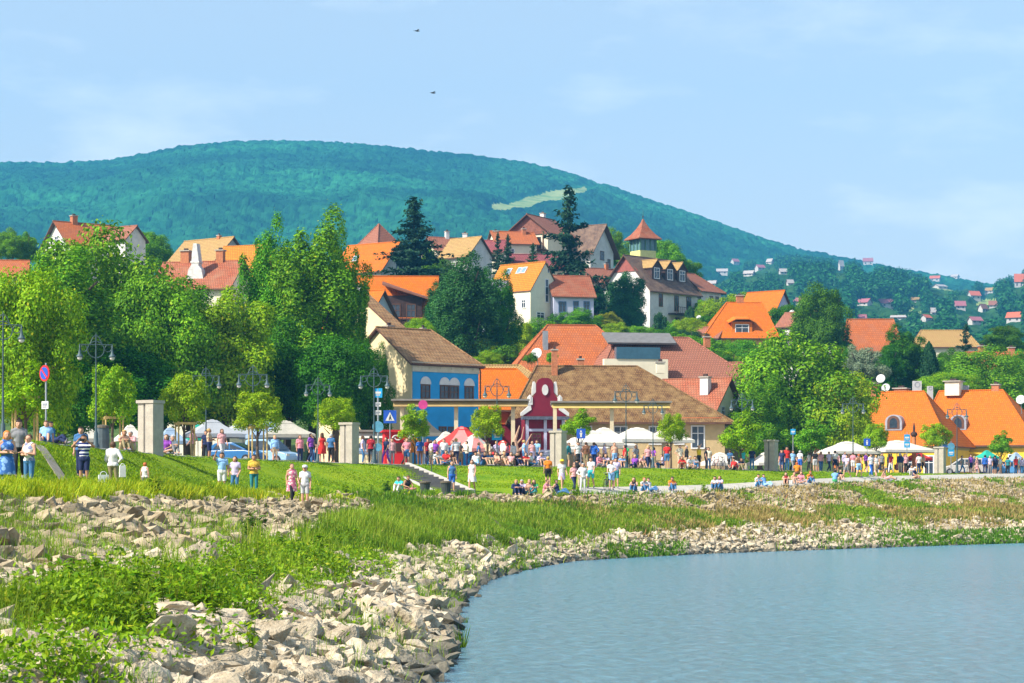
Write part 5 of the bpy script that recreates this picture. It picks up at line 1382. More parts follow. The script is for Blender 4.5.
for k, (px, tp, bt, w_, Yk, mt, lb) in enumerate(((540, 318, 352, 50, 268, L_mid, 'green bush below the narrow cream house'), (515, 320, 356, 40, 262, L_lime, 'light green bush left of the orange hip'), (482, 338, 364, 36, 246, L_lime, 'light bush at the foot of the thuja'), (600, 318, 332, 36, 312, L_yellow, 'yellow flowering shrub in the terrace garden'),
      (580, 318, 332, 26, 308, L_deep, 'garden shrub below the white cottage'), (660, 312, 338, 14, 322, L_thuja, 'small dark conical shrub at the tower house wall'), (668, 328, 352, 34, 300, L_deep, 'round dark green shrub below the tower house'), (690, 330, 356, 40, 296, L_thuja, 'bluish green shrub left of the orange villa'), (708, 338, 364, 34, 290, L_deep, 'dark shrub below the villa wing'),
      (730, 352, 380, 46, 280, L_lime, 'light green shrub in front of the orange villa'), (640, 326, 346, 34, 305, L_mid, 'green garden shrub at the foot of the gable conifer'), (615, 322, 340, 30, 300, L_lime, 'light green hedge shrub above the large orange roof'), (700, 350, 388, 60, 272, L_deep, 'broad dark shrub behind the pinkish roof'), (770, 322, 352, 36, 322, L_deep, 'dark shrub right of the orange villa'),
      (420, 318, 345, 30, 236, L_lime, 'light shrub behind the ridge of the blue house'), (505, 345, 368, 26, 240, L_deep, 'small shrub at the left foot of the orange hip'), (531, 352, 364, 16, 226, L_deep, 'potted shrub beside the satellite dish'), (552, 352, 363, 12, 226, L_mid, 'small potted shrub on the roof terrace'), (838, 330, 352, 26, 318, L_deep, 'dark shrub left of the square red roof'), (1005, 325, 352, 40, 340, L_deep, 'dark shrubbery at the right edge of the hill foot'), (915, 345, 372, 30, 315, L_mid, 'green shrub left of the tan roof'), (690, 306, 330, 10, 340, L_thuja, 'slim dark cypress at the house wing'), (655, 330, 352, 34, 318, L_lime, 'light shrub on the bare slope under the tower house'), (672, 320, 344, 26, 326, L_mid, 'round shrub at the terrace wall of the tower house'), (628, 332, 350, 30, 300, L_deep, 'low dark shrub above the flat roof'), (640, 338, 354, 26, 292, L_lime, 'low light hedge shrub above the flat roof'), (716, 322, 348, 30, 330, L_mid, 'leafy shrub between the house wing and the villa'), (722, 340, 366, 30, 300, L_mid, 'leafy shrub below the left corner of the villa'), (686, 346, 372, 40, 280, L_mid, 'wide green shrub behind the cream chimney'), (744, 356, 384, 36, 276, L_deep, 'dark shrub in front of the villa right corner'), (605, 326, 342, 24, 310, L_mid, 'small green shrub behind the ridge of the orange hip'), (706, 300, 326, 30, 350, L_mid, 'leafy shrub right behind the house wing'), (558, 310, 326, 20, 309, L_deep, 'low shrub between the narrow house and the cottage'), (676, 332, 366, 52, 290, L_mid, 'big round shrub at the middle of the slope under the tower house'), (650, 336, 360, 44, 296, L_deep, 'dark round shrub beside the big round one on the slope'), (700, 336, 372, 50, 284, L_mid, 'big leafy shrub left below the villa'), (722, 352, 384, 50, 270, L_deep, 'dark leafy shrub over the pinkish roof end'), (632, 326, 348, 34, 312, L_mid, 'leafy hedge shrub right of the gable conifer foot'), (690, 318, 344, 34, 318, L_lime, 'light shrub under the wing house porch'), (708, 314, 340, 34, 326, L_deep, 'dark shrub beside the satellite dish mast'), (580, 308, 330, 40, 309, L_mid, 'flowering green shrub below the cottage'), (610, 312, 334, 30, 318, L_yellow, 'yellowish shrub in the terrace garden by the conifer'), (745, 340, 372, 40, 290, L_mid, 'leafy shrub under the villa front'), (776, 335, 370, 44, 300, L_mid, 'leafy shrub right below the villa'), (806, 322, 352, 30, 322, L_deep, 'dark shrub beside the white walled house'), (850, 345, 385, 40, 290, L_deep, 'dark shrub between the huge tree and the square red roof'), (930, 358, 392, 50, 292, L_mid, 'leafy shrub left of the tan roof trees'), (492, 330, 358, 36, 258, L_mid, 'green shrub between the conifers and the orange hip'), (488, 350, 370, 30, 232, L_lime, 'light shrub over the cream roof strip'))):
    TR(px, tp, bt, w_, Yk, lb, 'bush' if w_ < 30 else 'big', k, mt, name='garden_shrub', cat='shrub')
# ---------------------------------------------------------------- promenade
def prom(px, d): return at_bank(px, 2 + d / 10.0)
def edge_dir(px, v=2.0):
    a = at_bank(px - 6, v); b = at_bank(px + 6, v); d = (b - a); return math.atan2(d.y, d.x)
m_conc = M('concrete', (.43,.385,.31), var=.13, scale=2.5, rough=.9, bump=.25, bscale=12)
m_kerb = M('kerb_stone', (.50,.47,.41), var=.12, scale=2, rough=.9)
m_path = M('path_concrete', (.52,.48,.40), var=.1, scale=.8, rough=.92, bump=.15)
def strip(name, u0, u1, v0, v1, mat, lift, thick, n=140, skirt=True):
    us_ = np.linspace(u0, u1, n); A = bank(us_, np.full(n, v0), False); B = bank(us_, np.full(n, v1), False)
    za = A[:, 2] + lift; zb_ = B[:, 2] + lift
    V = np.vstack((np.c_[A[:, :2], za], np.c_[B[:, :2], zb_], np.c_[A[:, :2], za - thick], np.c_[B[:, :2], zb_ - thick]))
    f = []
    for i in range(n - 1):
        f += [(i, i+1, n+i+1, n+i), (2*n+i, 2*n+i+1, i+1, i), (n+i, n+i+1, 3*n+i+1, 3*n+i)]
    f += [(0, n, 3*n, 2*n), (n-1, 2*n+n-1, 3*n+n-1, 2*n-1)]
    return link(name, mesh_from(name, V, f, [mat]))
u0 = u_at(585, 1.0)
tag(strip('footpath', u0, NU - 1.1, .985, 1.205, m_path, .05, .5), 'pale concrete footpath running along the bank top to the right', 'footpath', kind='structure')
tag(strip('path_kerb', u0, NU - 1.1, .968, .983, M('kerb_dark', (.19,.18,.16), var=.2), .02, .6), 'dark stone kerb along the river side of the footpath', 'kerb', kind='structure')
tag(strip('promenade_kerb', 2.3, NU - 1.1, 1.985, 2.0, m_kerb, .03, .35), 'low stone kerb along the promenade edge above the lawn', 'kerb', kind='structure')
# worn path slanting down the near lawn
a = at_bank(38, 1.92); b_ = at_bank(80, 1.18)
V = []; f = []
for i in range(15):
    t = i / 14; p = a.lerp(b_, t); dr = (b_ - a).normalized(); n_ = Vector((-dr.y, dr.x, 0)).normalized()
    for sgn in (-.22, .22):
        q = p + n_ * sgn; V.append((q.x, q.y, gz(q.x, q.y) + .05))
    V += [(V[-2][0], V[-2][1], V[-2][2] - .3), (V[-1][0], V[-1][1], V[-1][2] - .3)]
    if i: k = 4 * i; f += [(k-4, k-3, k+1, k), (k-4, k, k+2, k-2), (k-3, k-1, k+3, k+1)]
tag(link('sloping_path', mesh_from('sloping_path', V, f, [M('worn_path', (.33,.29,.22), var=.15, rough=.95)])), 'narrow grey path slanting down the near lawn', 'path', kind='structure')
# stairs down the lawn
a = at_bank(389, 2.0); b_ = at_bank(453, 1.12)
run = b_ - a; Lh = math.hypot(run.x, run.y); ang = math.atan2(run.y, run.x)
t = thing('stairway', 'wide dark stone stairway with white side strips down the lawn', 'stairs', a, ang)
NS_ = 13; rise = (a.z - b_.z) / NS_
for i in range(NS_):
    b = MB(); x0 = Lh * i / NS_; b.box(x0, x0 + Lh / NS_ - .006, -1.0, 1.0, -rise * (i + 1) - .4, -rise * i - .02); b.build('step', M('step_stone', (.15,.145,.14), var=.2, scale=2), t)
for sgn in (-1, 1):
    b = MB(); y0, y1 = (1.01, 1.26) if sgn > 0 else (-1.26, -1.01)
    b.prism([(0, .12), (Lh, -rise * NS_ + .12), (Lh, -rise * NS_ - .5), (0, -.5)], 'y', y0, y1); b.build('side_strip', m_kerb, t)
for sgn, xs in ((1, (.3, .62)),):
    b = MB()
    for q in xs: b.tube((Lh * q, 1.5, -rise * NS_ * q - .3), (Lh * q, 1.5, -rise * NS_ * q + 1.0), .03)
    b.tube((Lh * .3, 1.5, -rise * NS_ * .3 + 1), (Lh * .62, 1.5, -rise * NS_ * .62 + 1), .03); b.build('handrail', M('iron_dark', (.06,.07,.07), rough=.5), t)

# concrete pillars
PIL = [(150, 'nearest concrete pillar, between the globe trees and the white shirted man'), (349, 'concrete pillar at the head of the stairway'), (558, 'concrete pillar in front of the baroque gable'), (771, 'concrete pillar at the foot of the huge tree'), (940, 'farthest concrete pillar before the yellow building')]
for px, lb in PIL:
    p = prom(px, .1); t = thing('concrete_pillar', lb, 'pillar', p, R(-28), 'pillars along the promenade edge')
    h = 2.35
    b = MB(); b.box(-.44, -.13, -.30, .30, -.3, h - .1); b.build('slab', m_conc, t)
    b = MB(); b.box(.0, .42, -.34, .44, -.3, h - .1); b.build('slab', m_conc, t)
    b = MB(); b.box(-.128, -.002, -.26, .26, -.3, h - .1); b.build('core', M('concrete_dark', (.26,.24,.21), var=.15), t)
    b = MB(); b.box(-.49, .47, -.39, .49, h - .095, h + .04); b.build('cap', m_conc, t)

# street lamps
m_lamp = M('lamp_paint', (.055,.095,.105), var=.15, rough=.5)
m_lampglass = M('lamp_glass', (.62,.60,.54), var=.08, rough=.4)
def make_lamp(label):
    t = thing('street_lamp', label, 'street lamp', (0, 0, 0), 0, 'ornate double street lamps')
    b = MB(); b.lathe([(.19, -.3), (.19, .25), (.13, .35), (.10, .9), (.06, 1.0), (.042, 2.6), (.034, 4.9), (.05, 4.95), (.03, 5.3), (.03, 5.7), (.01, 6.1)], 10); b.build('post', m_lamp, t, smooth=True)
    b = MB(); b.torus((0, 0, 5.22), .42, .026, 'y', 24, 5); b.path([(-.30, 0, 5.52), (-.16, 0, 5.85), (0, 0, 5.98), (.16, 0, 5.85), (.30, 0, 5.52)], .022, 5)
    b.torus((-.62, 0, 5.28), .17, .018, 'y', 14, 4); b.torus((.62, 0, 5.28), .17, .018, 'y', 14, 4); b.build('scroll', m_lamp, t)
    b = MB(); b.tube((-.86, 0, 5.48), (.86, 0, 5.48), .024, .024, 6); b.build('arm', m_lamp, t)
    for s_ in (-1, 1):
        b = MB(); b.lathe([(.03, .52), (.035, .30), (.05, .22), (.08, .06), (.17, -.06), (.19, -.10), (.18, -.11)], 12); o = b.build('lantern', m_lamp, t, (s_ * .83, 0, 4.95), smooth=True)
        b = MB(); b.ball((0, 0, -.16), (.13, .13, .12), 10, 6); b.build('globe', m_lampglass, o, smooth=True)
    return t
LAMPS = [(96, 347, .9, 'double street lamp with ornate head rising behind the striped shirt man'), (206, 366, 6, 'double street lamp right of the nearest concrete pillar'), (253, 364, 14, 'double street lamp against the dark trees above the van'),
         (318, 376, 3, 'double street lamp between the globe trees left of the second pillar'), (374, 366, 1.2, 'double street lamp carrying road signs beside the second pillar'), (497, 377, 3, 'double street lamp in front of the orange roof'),
         (626, 383, 3.5, 'double street lamp before the brown tiled roof'), (653, 398, 2, 'double street lamp at the right end of the yellow awning'), (742, 392, 6, 'double street lamp dark against the huge tree'), (853, 396, 3, 'double street lamp at the right side of the huge tree'), (957, 402, 5, 'double street lamp in front of the round lead dormer'), (3, 330, 2, 'double street lamp at the left edge of the view')]
lamp0 = None
for px, py, d, lb in LAMPS:
    if lamp0 is None: o = lamp0 = make_lamp(lb)
    else: o = copy_tree(lamp0); o['label'] = lb
    p = prom(px, d); o.location = p; hgt = PZ(py, p.y) - p.z; o.rotation_euler = (0, 0, R(8 + (px * 13) % 22 - 11)); k = max(.8, min(1.15, hgt / 6.1)); o.scale = (k, k, k)

# road signs
def sign_pole(px, d, top_py, label, plates, r=.035, rz=0):
    p = prom(px, d); H = PZ(top_py, p.y) - p.z
    t = thing('road_sign', label, 'sign', p, R(rz)); b = MB(); b.tube((0, 0, -.3), (0, 0, H), r, r, 8); b.build('pole', m_metal, t)
    for (kind, z, w) in plates:
        z = H - z
        if kind == 'noparking':
            b = MB(); b.lathe([(w, -.015), (w, .015)], 20); o = b.build('sign_plate', M('sign_red', (.62,.03,.03), rough=.5), t, (0, -.06, z)); o.rotation_euler = (R(90), 0, 0)
            b = MB(); b.lathe([(w * .76, -.008), (w * .76, .008)], 20); q = b.build('disc', M('sign_blue', (.02,.09,.45), rough=.5), o, (0, 0, .024))
            b = MB(); b.cbox((0, 0, .036), (w * 1.6, w * .2, .012), R(-45)); b.build('slash', M('sign_red', (.62,.03,.03)), o)
        elif kind == 'crossing':
            b = MB(); b.box(-w, w, -.05, -.03, z - w, z + w); o = b.build('sign_plate', M('sign_blue', (.02,.09,.45)), t)
            b = MB(); b.prism([(-w * .7, z - w * .62), (w * .7, z - w * .62), (0, z + w * .72)], 'y', -.064, -.052); b.build('triangle', m_white, o)
            b = MB(); b.prism([(-w*.2, z-w*.5), (-w*.05, z-w*.5), (w*.02, z-w*.2), (w*.14, z-w*.5), (w*.26, z-w*.5), (w*.1, z+w*.12), (-w*.05, z+w*.12)], 'y', -.074, -.066); b.ball((w*.04, -.07, z + w*.24), (w*.09, .005, w*.09), 8, 5); b.build('figure', M('sign_black', (.02,.02,.02)), o)
        elif kind == 'blue_round':
            b = MB(); b.lathe([(w, -.012), (w, .012)], 20); o = b.build('sign_plate', M('sign_steel_blue', (.10,.30,.42), rough=.5), t, (0, -.06, z)); o.rotation_euler = (R(90), 0, 0)
        elif kind == 'pink_round':
            b = MB(); b.lathe([(w, -.012), (w, .012)], 20); o = b.build('sign_plate', M('sign_pink', (.55,.05,.22), rough=.5), t, (0, -.06, z)); o.rotation_euler = (R(90), 0, 0)
        elif kind == 'white':
            b = MB(); b.box(-w, w, -.05, -.03, z - w * .7, z + w * .7); o = b.build('sign_plate', m_white, t); b = MB(); b.box(-w * .7, w * .7, -.06, -.052, z - w * .1, z + w * .35); b.box(-w * .7, w * .3, -.06, -.052, z - w * .45, z - w * .25); b.build('lettering', M('sign_grey', (.25,.27,.3)), o)
        elif kind in ('blue', 'cyan'):
            b = MB(); b.box(-w, w, -.05, -.03, z - w * 1.1, z + w * 1.1); o = b.build('sign_plate', M('sign_blue', (.02,.09,.45)) if kind == 'blue' else M('sign_cyan', (.02,.33,.62)), t)
            if kind == 'cyan':
                b = MB(); b.box(-w * .7, w * .7, -.062, -.052, z - w * .2, z + w * .3); b.box(-w * .5, w * .5, -.062, -.052, z - w * .6, z - w * .4); b.build('emblem', m_white, o)
            else:
                b = MB(); b.ball((0, -.056, z + w * .5), (w*.2, .008, w*.2), 8, 5); b.prism([(-w*.35, z + w*.2), (w*.35, z + w*.2), (w*.2, z - w*.3), (w*.2, z - w*.8), (-w*.2, z - w*.8), (-w*.2, z - w*.3)], 'y', -.062, -.052); b.build('figure', m_white, o)
        elif kind == 'parking':
            b = MB(); b.box(-w, w, -.05, -.03, z - w, z + w); o = b.build('sign_plate', M('sign_blue', (.02,.09,.45)), t)
            b = MB(); b.box(-w*.4, -w*.18, -.062, -.052, z - w*.65, z + w*.65); b.box(-w*.178, w*.3, -.062, -.052, z + w*.45, z + w*.65); b.box(-w*.178, w*.3, -.062, -.052, z - w*.05, z + w*.15); b.box(w*.2, w*.42, -.0622, -.0522, z - w*.02, z + w*.62); b.build('letter', m_white, o)
    return t
sign_pole(46, .5, 363, 'round red and blue no parking sign above a small white plate on a grey pole', [('noparking', .38, .30), ('white', 1.55, .20)], rz=-42)
sign_pole(378, 1.0, 388, 'tall post with blue and white plates and a steel blue disc by the second pillar', [('cyan', .3, .26), ('white', 1.0, .18), ('white', 1.5, .2), ('blue_round', 2.35, .34), ('blue_round', 3.6, .24)], .06)
sign_pole(390, 2.0, 410, 'blue square pedestrian crossing sign with white triangle above the stairs', [('crossing', .42, .40)])
sign_pole(423, 3.0, 400, 'round pink sign on a thin pole beside the globe tree', [('pink_round', .3, .30)])
sign_pole(497, 2.5, 428, 'cyan board with white emblem above the seated crowd', [('cyan', .42, .34)])
sign_pole(581, 2.0, 427, 'blue board with a white figure right of the third pillar', [('blue', .45, .30)])
sign_pole(867, 3.0, 437, 'blue board with a white figure between the two white parasols', [('blue', .45, .28)])
sign_pole(907, 4.0, 432, 'tall narrow cyan banner board beside the right white parasol', [('cyan', .5, .26), ('cyan', 1.1, .26)])
sign_pole(943, 5.0, 439, 'blue parking sign above the farthest concrete pillar', [('parking', .4, .4)])
sign_pole(951, 7.0, 441, 'blue oval board right of the farthest pillar under the green awning', [('blue_round', .5, .34), ('cyan', 1.1, .3)])
sign_pole(793, 4.0, 428, 'thin pole with a pale blue plate at the huge tree', [('cyan', .3, .2)])
sign_pole(817, 3.0, 447, 'short pole with a small red sign among the crowd', [('pink_round', .2, .2)])

# globe trees with stakes
GT = [(25, 360, 418, 56, 2.5, 1), (113, 364, 424, 46, 4.5, 0), (185, 373, 424, 46, 4.0, 0), (258, 391, 432, 48, 2.5, 0), (334, 397, 430, 42, 4.0, 0), (415, 404, 440, 32, 1.8, 1), (487, 405, 438, 32, 3.0, 0), (578, 408, 437, 32, 4.0, 1), (671, 413, 442, 28, 3.5, 0), (740, 411, 452, 40, 2.0, 1), (811, 419, 452, 34, 3.0, 1), (876, 423, 449, 25, 4.0, 0), (936, 423, 447, 30, 4.0, 0), (1001, 430, 455, 24, 4.0, 1)]
GL = ['loose globe tree beside the no parking sign', 'globe tree with stakes behind the white shirted man', 'globe tree with stakes right of the nearest pillar', 'globe tree in front of the grey tents and van', 'flat globe tree left of the second pillar', 'round globe tree at the top of the stairs', 'globe tree below the orange roof', 'globe tree right of the third pillar', 'globe tree at the right end of the white parasols', 'larger globe tree at the left foot of the huge tree', 'loose globe tree in front of the huge tree', 'globe tree between the right hand parasols', 'flat globe tree above the farthest pillar', 'globe tree in front of the yellow inn']
for (px, tp, bt, w, d, var), lb in zip(GT, GL):
    p = prom(px, d); tree(px, tp, bt, w, p.y, lb, 'small', var, L_lime if px < 700 else (L_mid if px % 2 else L_lime), name='globe_tree', group='globe trees along the promenade', ground_z=p.z, trunk_r=.75)
for px, d, lb in ((25, 2.5, 'pale wooden stake frame around the loose globe tree at left'), (113, 4.5, 'pale wooden stake frame around the globe tree behind the white shirted man'), (185, 4.0, 'pale wooden stake frame around the globe tree beside the nearest pillar'), (258, 2.5, 'pale wooden stake frame around the globe tree in front of the van')):
    p = prom(px, d); t = thing('stake_frame', lb, 'tree stakes', p, R(20), 'wooden stake frames')
    b0 = MB().tube((0, 0, -.3), (0, 0, 2.0), .045, .045, 7).data('post', M('stake_wood', (.50,.36,.13), var=.15))
    for x in (-.42, .42):
        for y in (-.4, .4): link('post', b0, t, (x, y, 0))
    b = MB()
    for y in (-.4, .4): b.box(-.5, .5, y - .05, y + .05, 1.86, 1.98)
    for x in (-.42, .42): b.box(x - .04, x + .04, -.345, .345, 1.84, 1.96)
    b.build('crossbar', M('stake_wood', (.50,.36,.13)), t)

# parasols
def canopy_mesh(w, h, mats, square=True, val=.22, n=4, stripe=False):
    b = MB(); k = 8 if n == 4 else n
    ring = []
    for i in range(k):
        a = 2 * math.pi * i / k + (math.pi / 4 if n == 4 else 0)
        r = 1.0 if n != 4 else (1.0 if i % 2 == 0 else math.cos(math.pi / 4))
        ring.append((r * math.cos(a), r * math.sin(a)))
    R0 = w * (.7071 if n == 4 else .5)
    lev = [(1.0, 0), (.72, h * .24), (.42, h * .55), (.17, h * .9)]
    V = []
    for q, z in lev: V += [(R0 * q * x, R0 * q * y, z) for x, y in ring]
    f = []; m = []
    for j in range(len(lev) - 1):
        for i in range(k): f.append((j*k+i, j*k+(i+1) % k, (j+1)*k+(i+1) % k, (j+1)*k+i)); m.append((i // (2 if n == 4 else 1)) % 2 if stripe else 0)
    nV = len(V); V += [(R0 * 1.005 * x, R0 * 1.005 * y, -val) for x, y in ring]
    for i in range(k): f.append((nV + i, nV + (i+1) % k, (i+1) % k, i)); m.append((i // (2 if n == 4 else 1)) % 2 if stripe else 0)
    for a, c in zip(f, m): b.add([V[i] for i in a], [tuple(range(len(a)))], c)
    return b.data('canopy', mats)
m_canvas = M('canvas_cream', (.62,.585,.50), var=.05, scale=2, rough=.9)
m_canvasg = M('canvas_grey', (.36,.38,.40), var=.06, scale=2, rough=.9)
m_canvasr = M('canvas_red', (.66,.045,.04), var=.06, scale=2, rough=.9)
m_canvasb = M('canvas_blue', (.26,.36,.48), var=.06, rough=.9)
m_canvaso = M('canvas_orange', (.75,.28,.02), var=.06, rough=.9)
m_canvasgr = M('canvas_green', (.02,.36,.26), var=.06, rough=.9)
def parasol(px, top, w, d, mats, label, n=4, h=.95, stripe=False, rz=20, vent=True, group='cafe parasols', name='parasol'):
    p = prom(px, d); s = S(p.y); zt = PZ(top, p.y); w = w / s / (1.25 if n == 4 else 1)
    t = thing(name, label, 'parasol', p, R(rz), group)
    H = zt - p.z
    link('canopy', canopy_mesh(w, h, mats, n=n, stripe=stripe), t, (0, 0, H - h * .98))
    if vent: link('vent_cap', canopy_mesh(w * .30, h * .22, mats[:1], n=n, val=.06), t, (0, 0, H - h * .22))
    b = MB(); b.tube((0, 0, -.1), (0, 0, H - .1), .035); b.build('pole', m_metal, t)
    b = MB(); b.box(-.35, .35, -.35, .35, -.1, .1); b.build('base', m_conc, t)
for a in ((212, 419, 62, 13, [m_canvasg], 'grey blue square parasol behind the man raising his arm'), (243, 420, 60, 14, [m_canvasg], 'grey square parasol above the blue car'), (268, 421, 60, 12, [m_canvasb], 'pale blue square parasol above the minivan'), (285, 420, 62, 11, [M('canvas_beige', (.46,.43,.35))], 'beige vented square parasol right of the minivan'),
          (88, 424, 30, 22, [m_canvas], 'small cream parasol behind the first street lamp'), (130, 424, 34, 24, [m_canvas], 'cream parasol just left of the nearest pillar'), (170, 427, 40, 22, [m_canvasb], 'bluish parasol just right of the nearest pillar'), (198, 424, 30, 24, [m_canvasgr], 'green parasol in the shade behind the nearest pillar'),
          (592, 430, 62, 7, [m_canvas], 'white parasol beside the third pillar'), (604, 427, 50, 13, [m_canvas], 'white parasol in the second row behind the third pillar'), (574, 437, 34, 13, [m_canvas], 'low white parasol half hidden by the third pillar'), (637, 427, 68, 7, [m_canvas], 'largest white parasol left of the lamp post'), (664, 428, 58, 9, [m_canvas], 'white parasol ending the row at the globe tree'), (617, 434, 40, 18, [m_canvas], 'white parasol tucked between the larger ones'),
          (847, 441, 62, 8, [m_canvas], 'white parasol at the right side of the huge tree'), (897, 440, 74, 9, [m_canvas], 'broad white parasol below the left hipped roof'), (765, 452, 34, 14, [m_canvas], 'pale parasol hidden behind the fourth pillar'), (720, 452, 40, 16, [m_canvas], 'pale parasol under the green left foot of the huge tree'), (1016, 452, 20, 14, [m_canvasb], 'small bluish parasol at the right edge')):
    parasol(*a)
parasol(462, 426, 52, 8, [m_canvasr, M('canvas_rose', (.56,.22,.20), var=.1)], 'large red and rose striped parasol above the seated crowd', n=8, h=1.1, stripe=True)
parasol(474, 434, 42, 6, [m_canvas, M('canvas_rose', (.56,.22,.20))], 'second rose and white parasol in front of the large one', n=8, h=1.0, stripe=True, rz=40)
parasol(503, 440, 30, 10, [m_canvasr, m_canvas], 'faded red parasol behind the cyan board', n=8, h=.8, stripe=True)
parasol(415, 437, 26, 6, [m_canvaso], 'small orange parasol behind the round globe tree', n=8, h=.8)
parasol(918, 452, 30, 10, [m_canvasr], 'reddish parasol at the right rim of the broad white one', n=8, h=.6)
parasol(987, 450, 22, 12, [m_canvasgr], 'green parasol in front of the yellow inn', n=4, h=.7)
parasol(446, 431, 34, 14, [m_canvas], 'white parasol in front of the blue street front'); parasol(425, 420, 34, 18, [m_canvas], 'white parasol below the blue street front left window')
parasol(365, 437, 26, 10, [m_canvasb], 'pale blue parasol right of the second pillar')

# long flat canopies with yellow edge
def flat_canopy(px0, px1, py, d, depth, label, posts, col, rows=.55):
    a = prom(px0, d); c = prom(px1, d)
    Ym = .5 * (a.y + c.y); x0, x1 = PX(px0, Ym), PX(px1, Ym); z = PZ(py, Ym); g0 = 4.95
    t = thing('awning_roof', label, 'awning', (x0, Ym, g0), 0); H = z - g0; Lx = x1 - x0
    b = MB(); b.box(0, Lx, 0, depth, H - .10, H); b.box(-.05, Lx + .05, -.42, -.002, H - .06, H + .06); b.build('roof_panel', M('awning_metal', (.22,.20,.17), var=.15), t)
    b = MB(); V = [(.1, -.35, H - .46), (Lx - .1, -.35, H - .46), (Lx - .1, -.004, H - .02), (.1, -.004, H - .02)]; b.add(V + [(p[0], p[1] + .03, p[2] - .03) for p in V], [(0,1,2,3),(7,6,5,4),(0,4,5,1),(1,5,6,2),(2,6,7,3),(3,7,4,0)]); b.build('canvas_edge', col, t)
    for q in posts:
        x = PX(q, Ym) - x0
        b = MB(); b.box(x - .14, x + .14, .2, .48, -.1, H - .104); b.build('post', M('awning_post', (.62,.52,.34), var=.08), t)
    b = MB(); b.box(.05, Lx - .05, depth * .5, depth * .5 + .15, H - .3, H - .103); b.build('beam', M('awning_post', (.62,.52,.34)), t)
flat_canopy(392, 529, 400, 13, 4.0, 'long flat awning roof with cream posts before the blue and orange houses', (402, 456, 513), M('canvas_tan', (.38,.26,.10), var=.1))
flat_canopy(551, 671, 402, 12, 4.0, 'long flat awning roof with yellow canvas edge before the brown tiled roof', (555, 612, 664), M('canvas_yellow', (.58,.43,.13), var=.08))
# low pale stall canopy left of the blue house
flat_canopy(340, 412, 431, 9, 4.0, 'low pale stall canopy behind the second pillar', (344, 372, 405), M('canvas_pale', (.62,.60,.52), var=.05))

# red kiosk and bird carved sculpture
p = prom(395, 6); t = thing('kiosk', 'small bright red kiosk with a white emblem beside the pedestrian crossing sign', 'kiosk', p, R(10))
b = MB(); b.box(-.75, .75, -.6, .6, 0, 2.2); b.build('body', M('kiosk_red', (.58,.02,.025), var=.06), t)
b = MB(); b.box(-.9, .9, -.75, .75, 2.203, 2.35); b.build('roof', M('kiosk_red', (.58,.02,.025)), t)
b = MB(); b.box(-.55, .55, -.64, -.603, .95, 1.5); b.build('hatch', m_darkwood, t)
b = MB(); b.torus((0, -.66, 1.72), .26, .05, 'y', 18, 5, 0, .2, 2.9); b.torus((.1, -.66, 1.9), .2, .045, 'y', 16, 5, 0, 3.4, 6.0); b.build('emblem', m_white, t)
p = prom(516, 8); t = thing('wooden_sculpture', 'crooked upright driftwood sculpture left of the baroque gable', 'sculpture', p, 0); t.scale = (.72, .72, .72)
m_drift = M('driftwood', (.50,.30,.20), var=.2, scale=4)
b = MB(); b.path([(0, 0, -.1), (.15, 0, 1.6), (-.1, 0, 2.7), (.35, 0, 4.1)], [.22, .2, .16, .05], 8); b.build('trunk', m_drift, t)
b = MB(); b.path([(.1, 0, 1.6), (.9, 0, 2.2), (1.5, 0, 3.3)], [.15, .10, .04], 7); b.build('branch', m_drift, t)
b = MB(); b.path([(-.05, 0, 2.2), (.55, 0, 2.9), (.75, 0, 4.0)], [.10, .07, .03], 7); b.build('branch', m_drift, t)
# rustic advertising column before the yellow tavern
p = prom(914, 7); t = thing('carved_post', 'tall terracotta post with a dark lantern top beside the globe tree', 'post', p)
b = MB(); b.lathe([(.24, 0), (.20, .4), (.18, 3.4)], 10); b.build('shaft', M('terracotta', (.50,.19,.08), var=.15), t); b = MB(); b.lathe([(.18, 3.403), (.32, 3.6), (.30, 3.75), (.1, 3.9), (.12, 4.2), (.03, 4.7)], 10); b.build('lantern_top', m_darkwood, t)

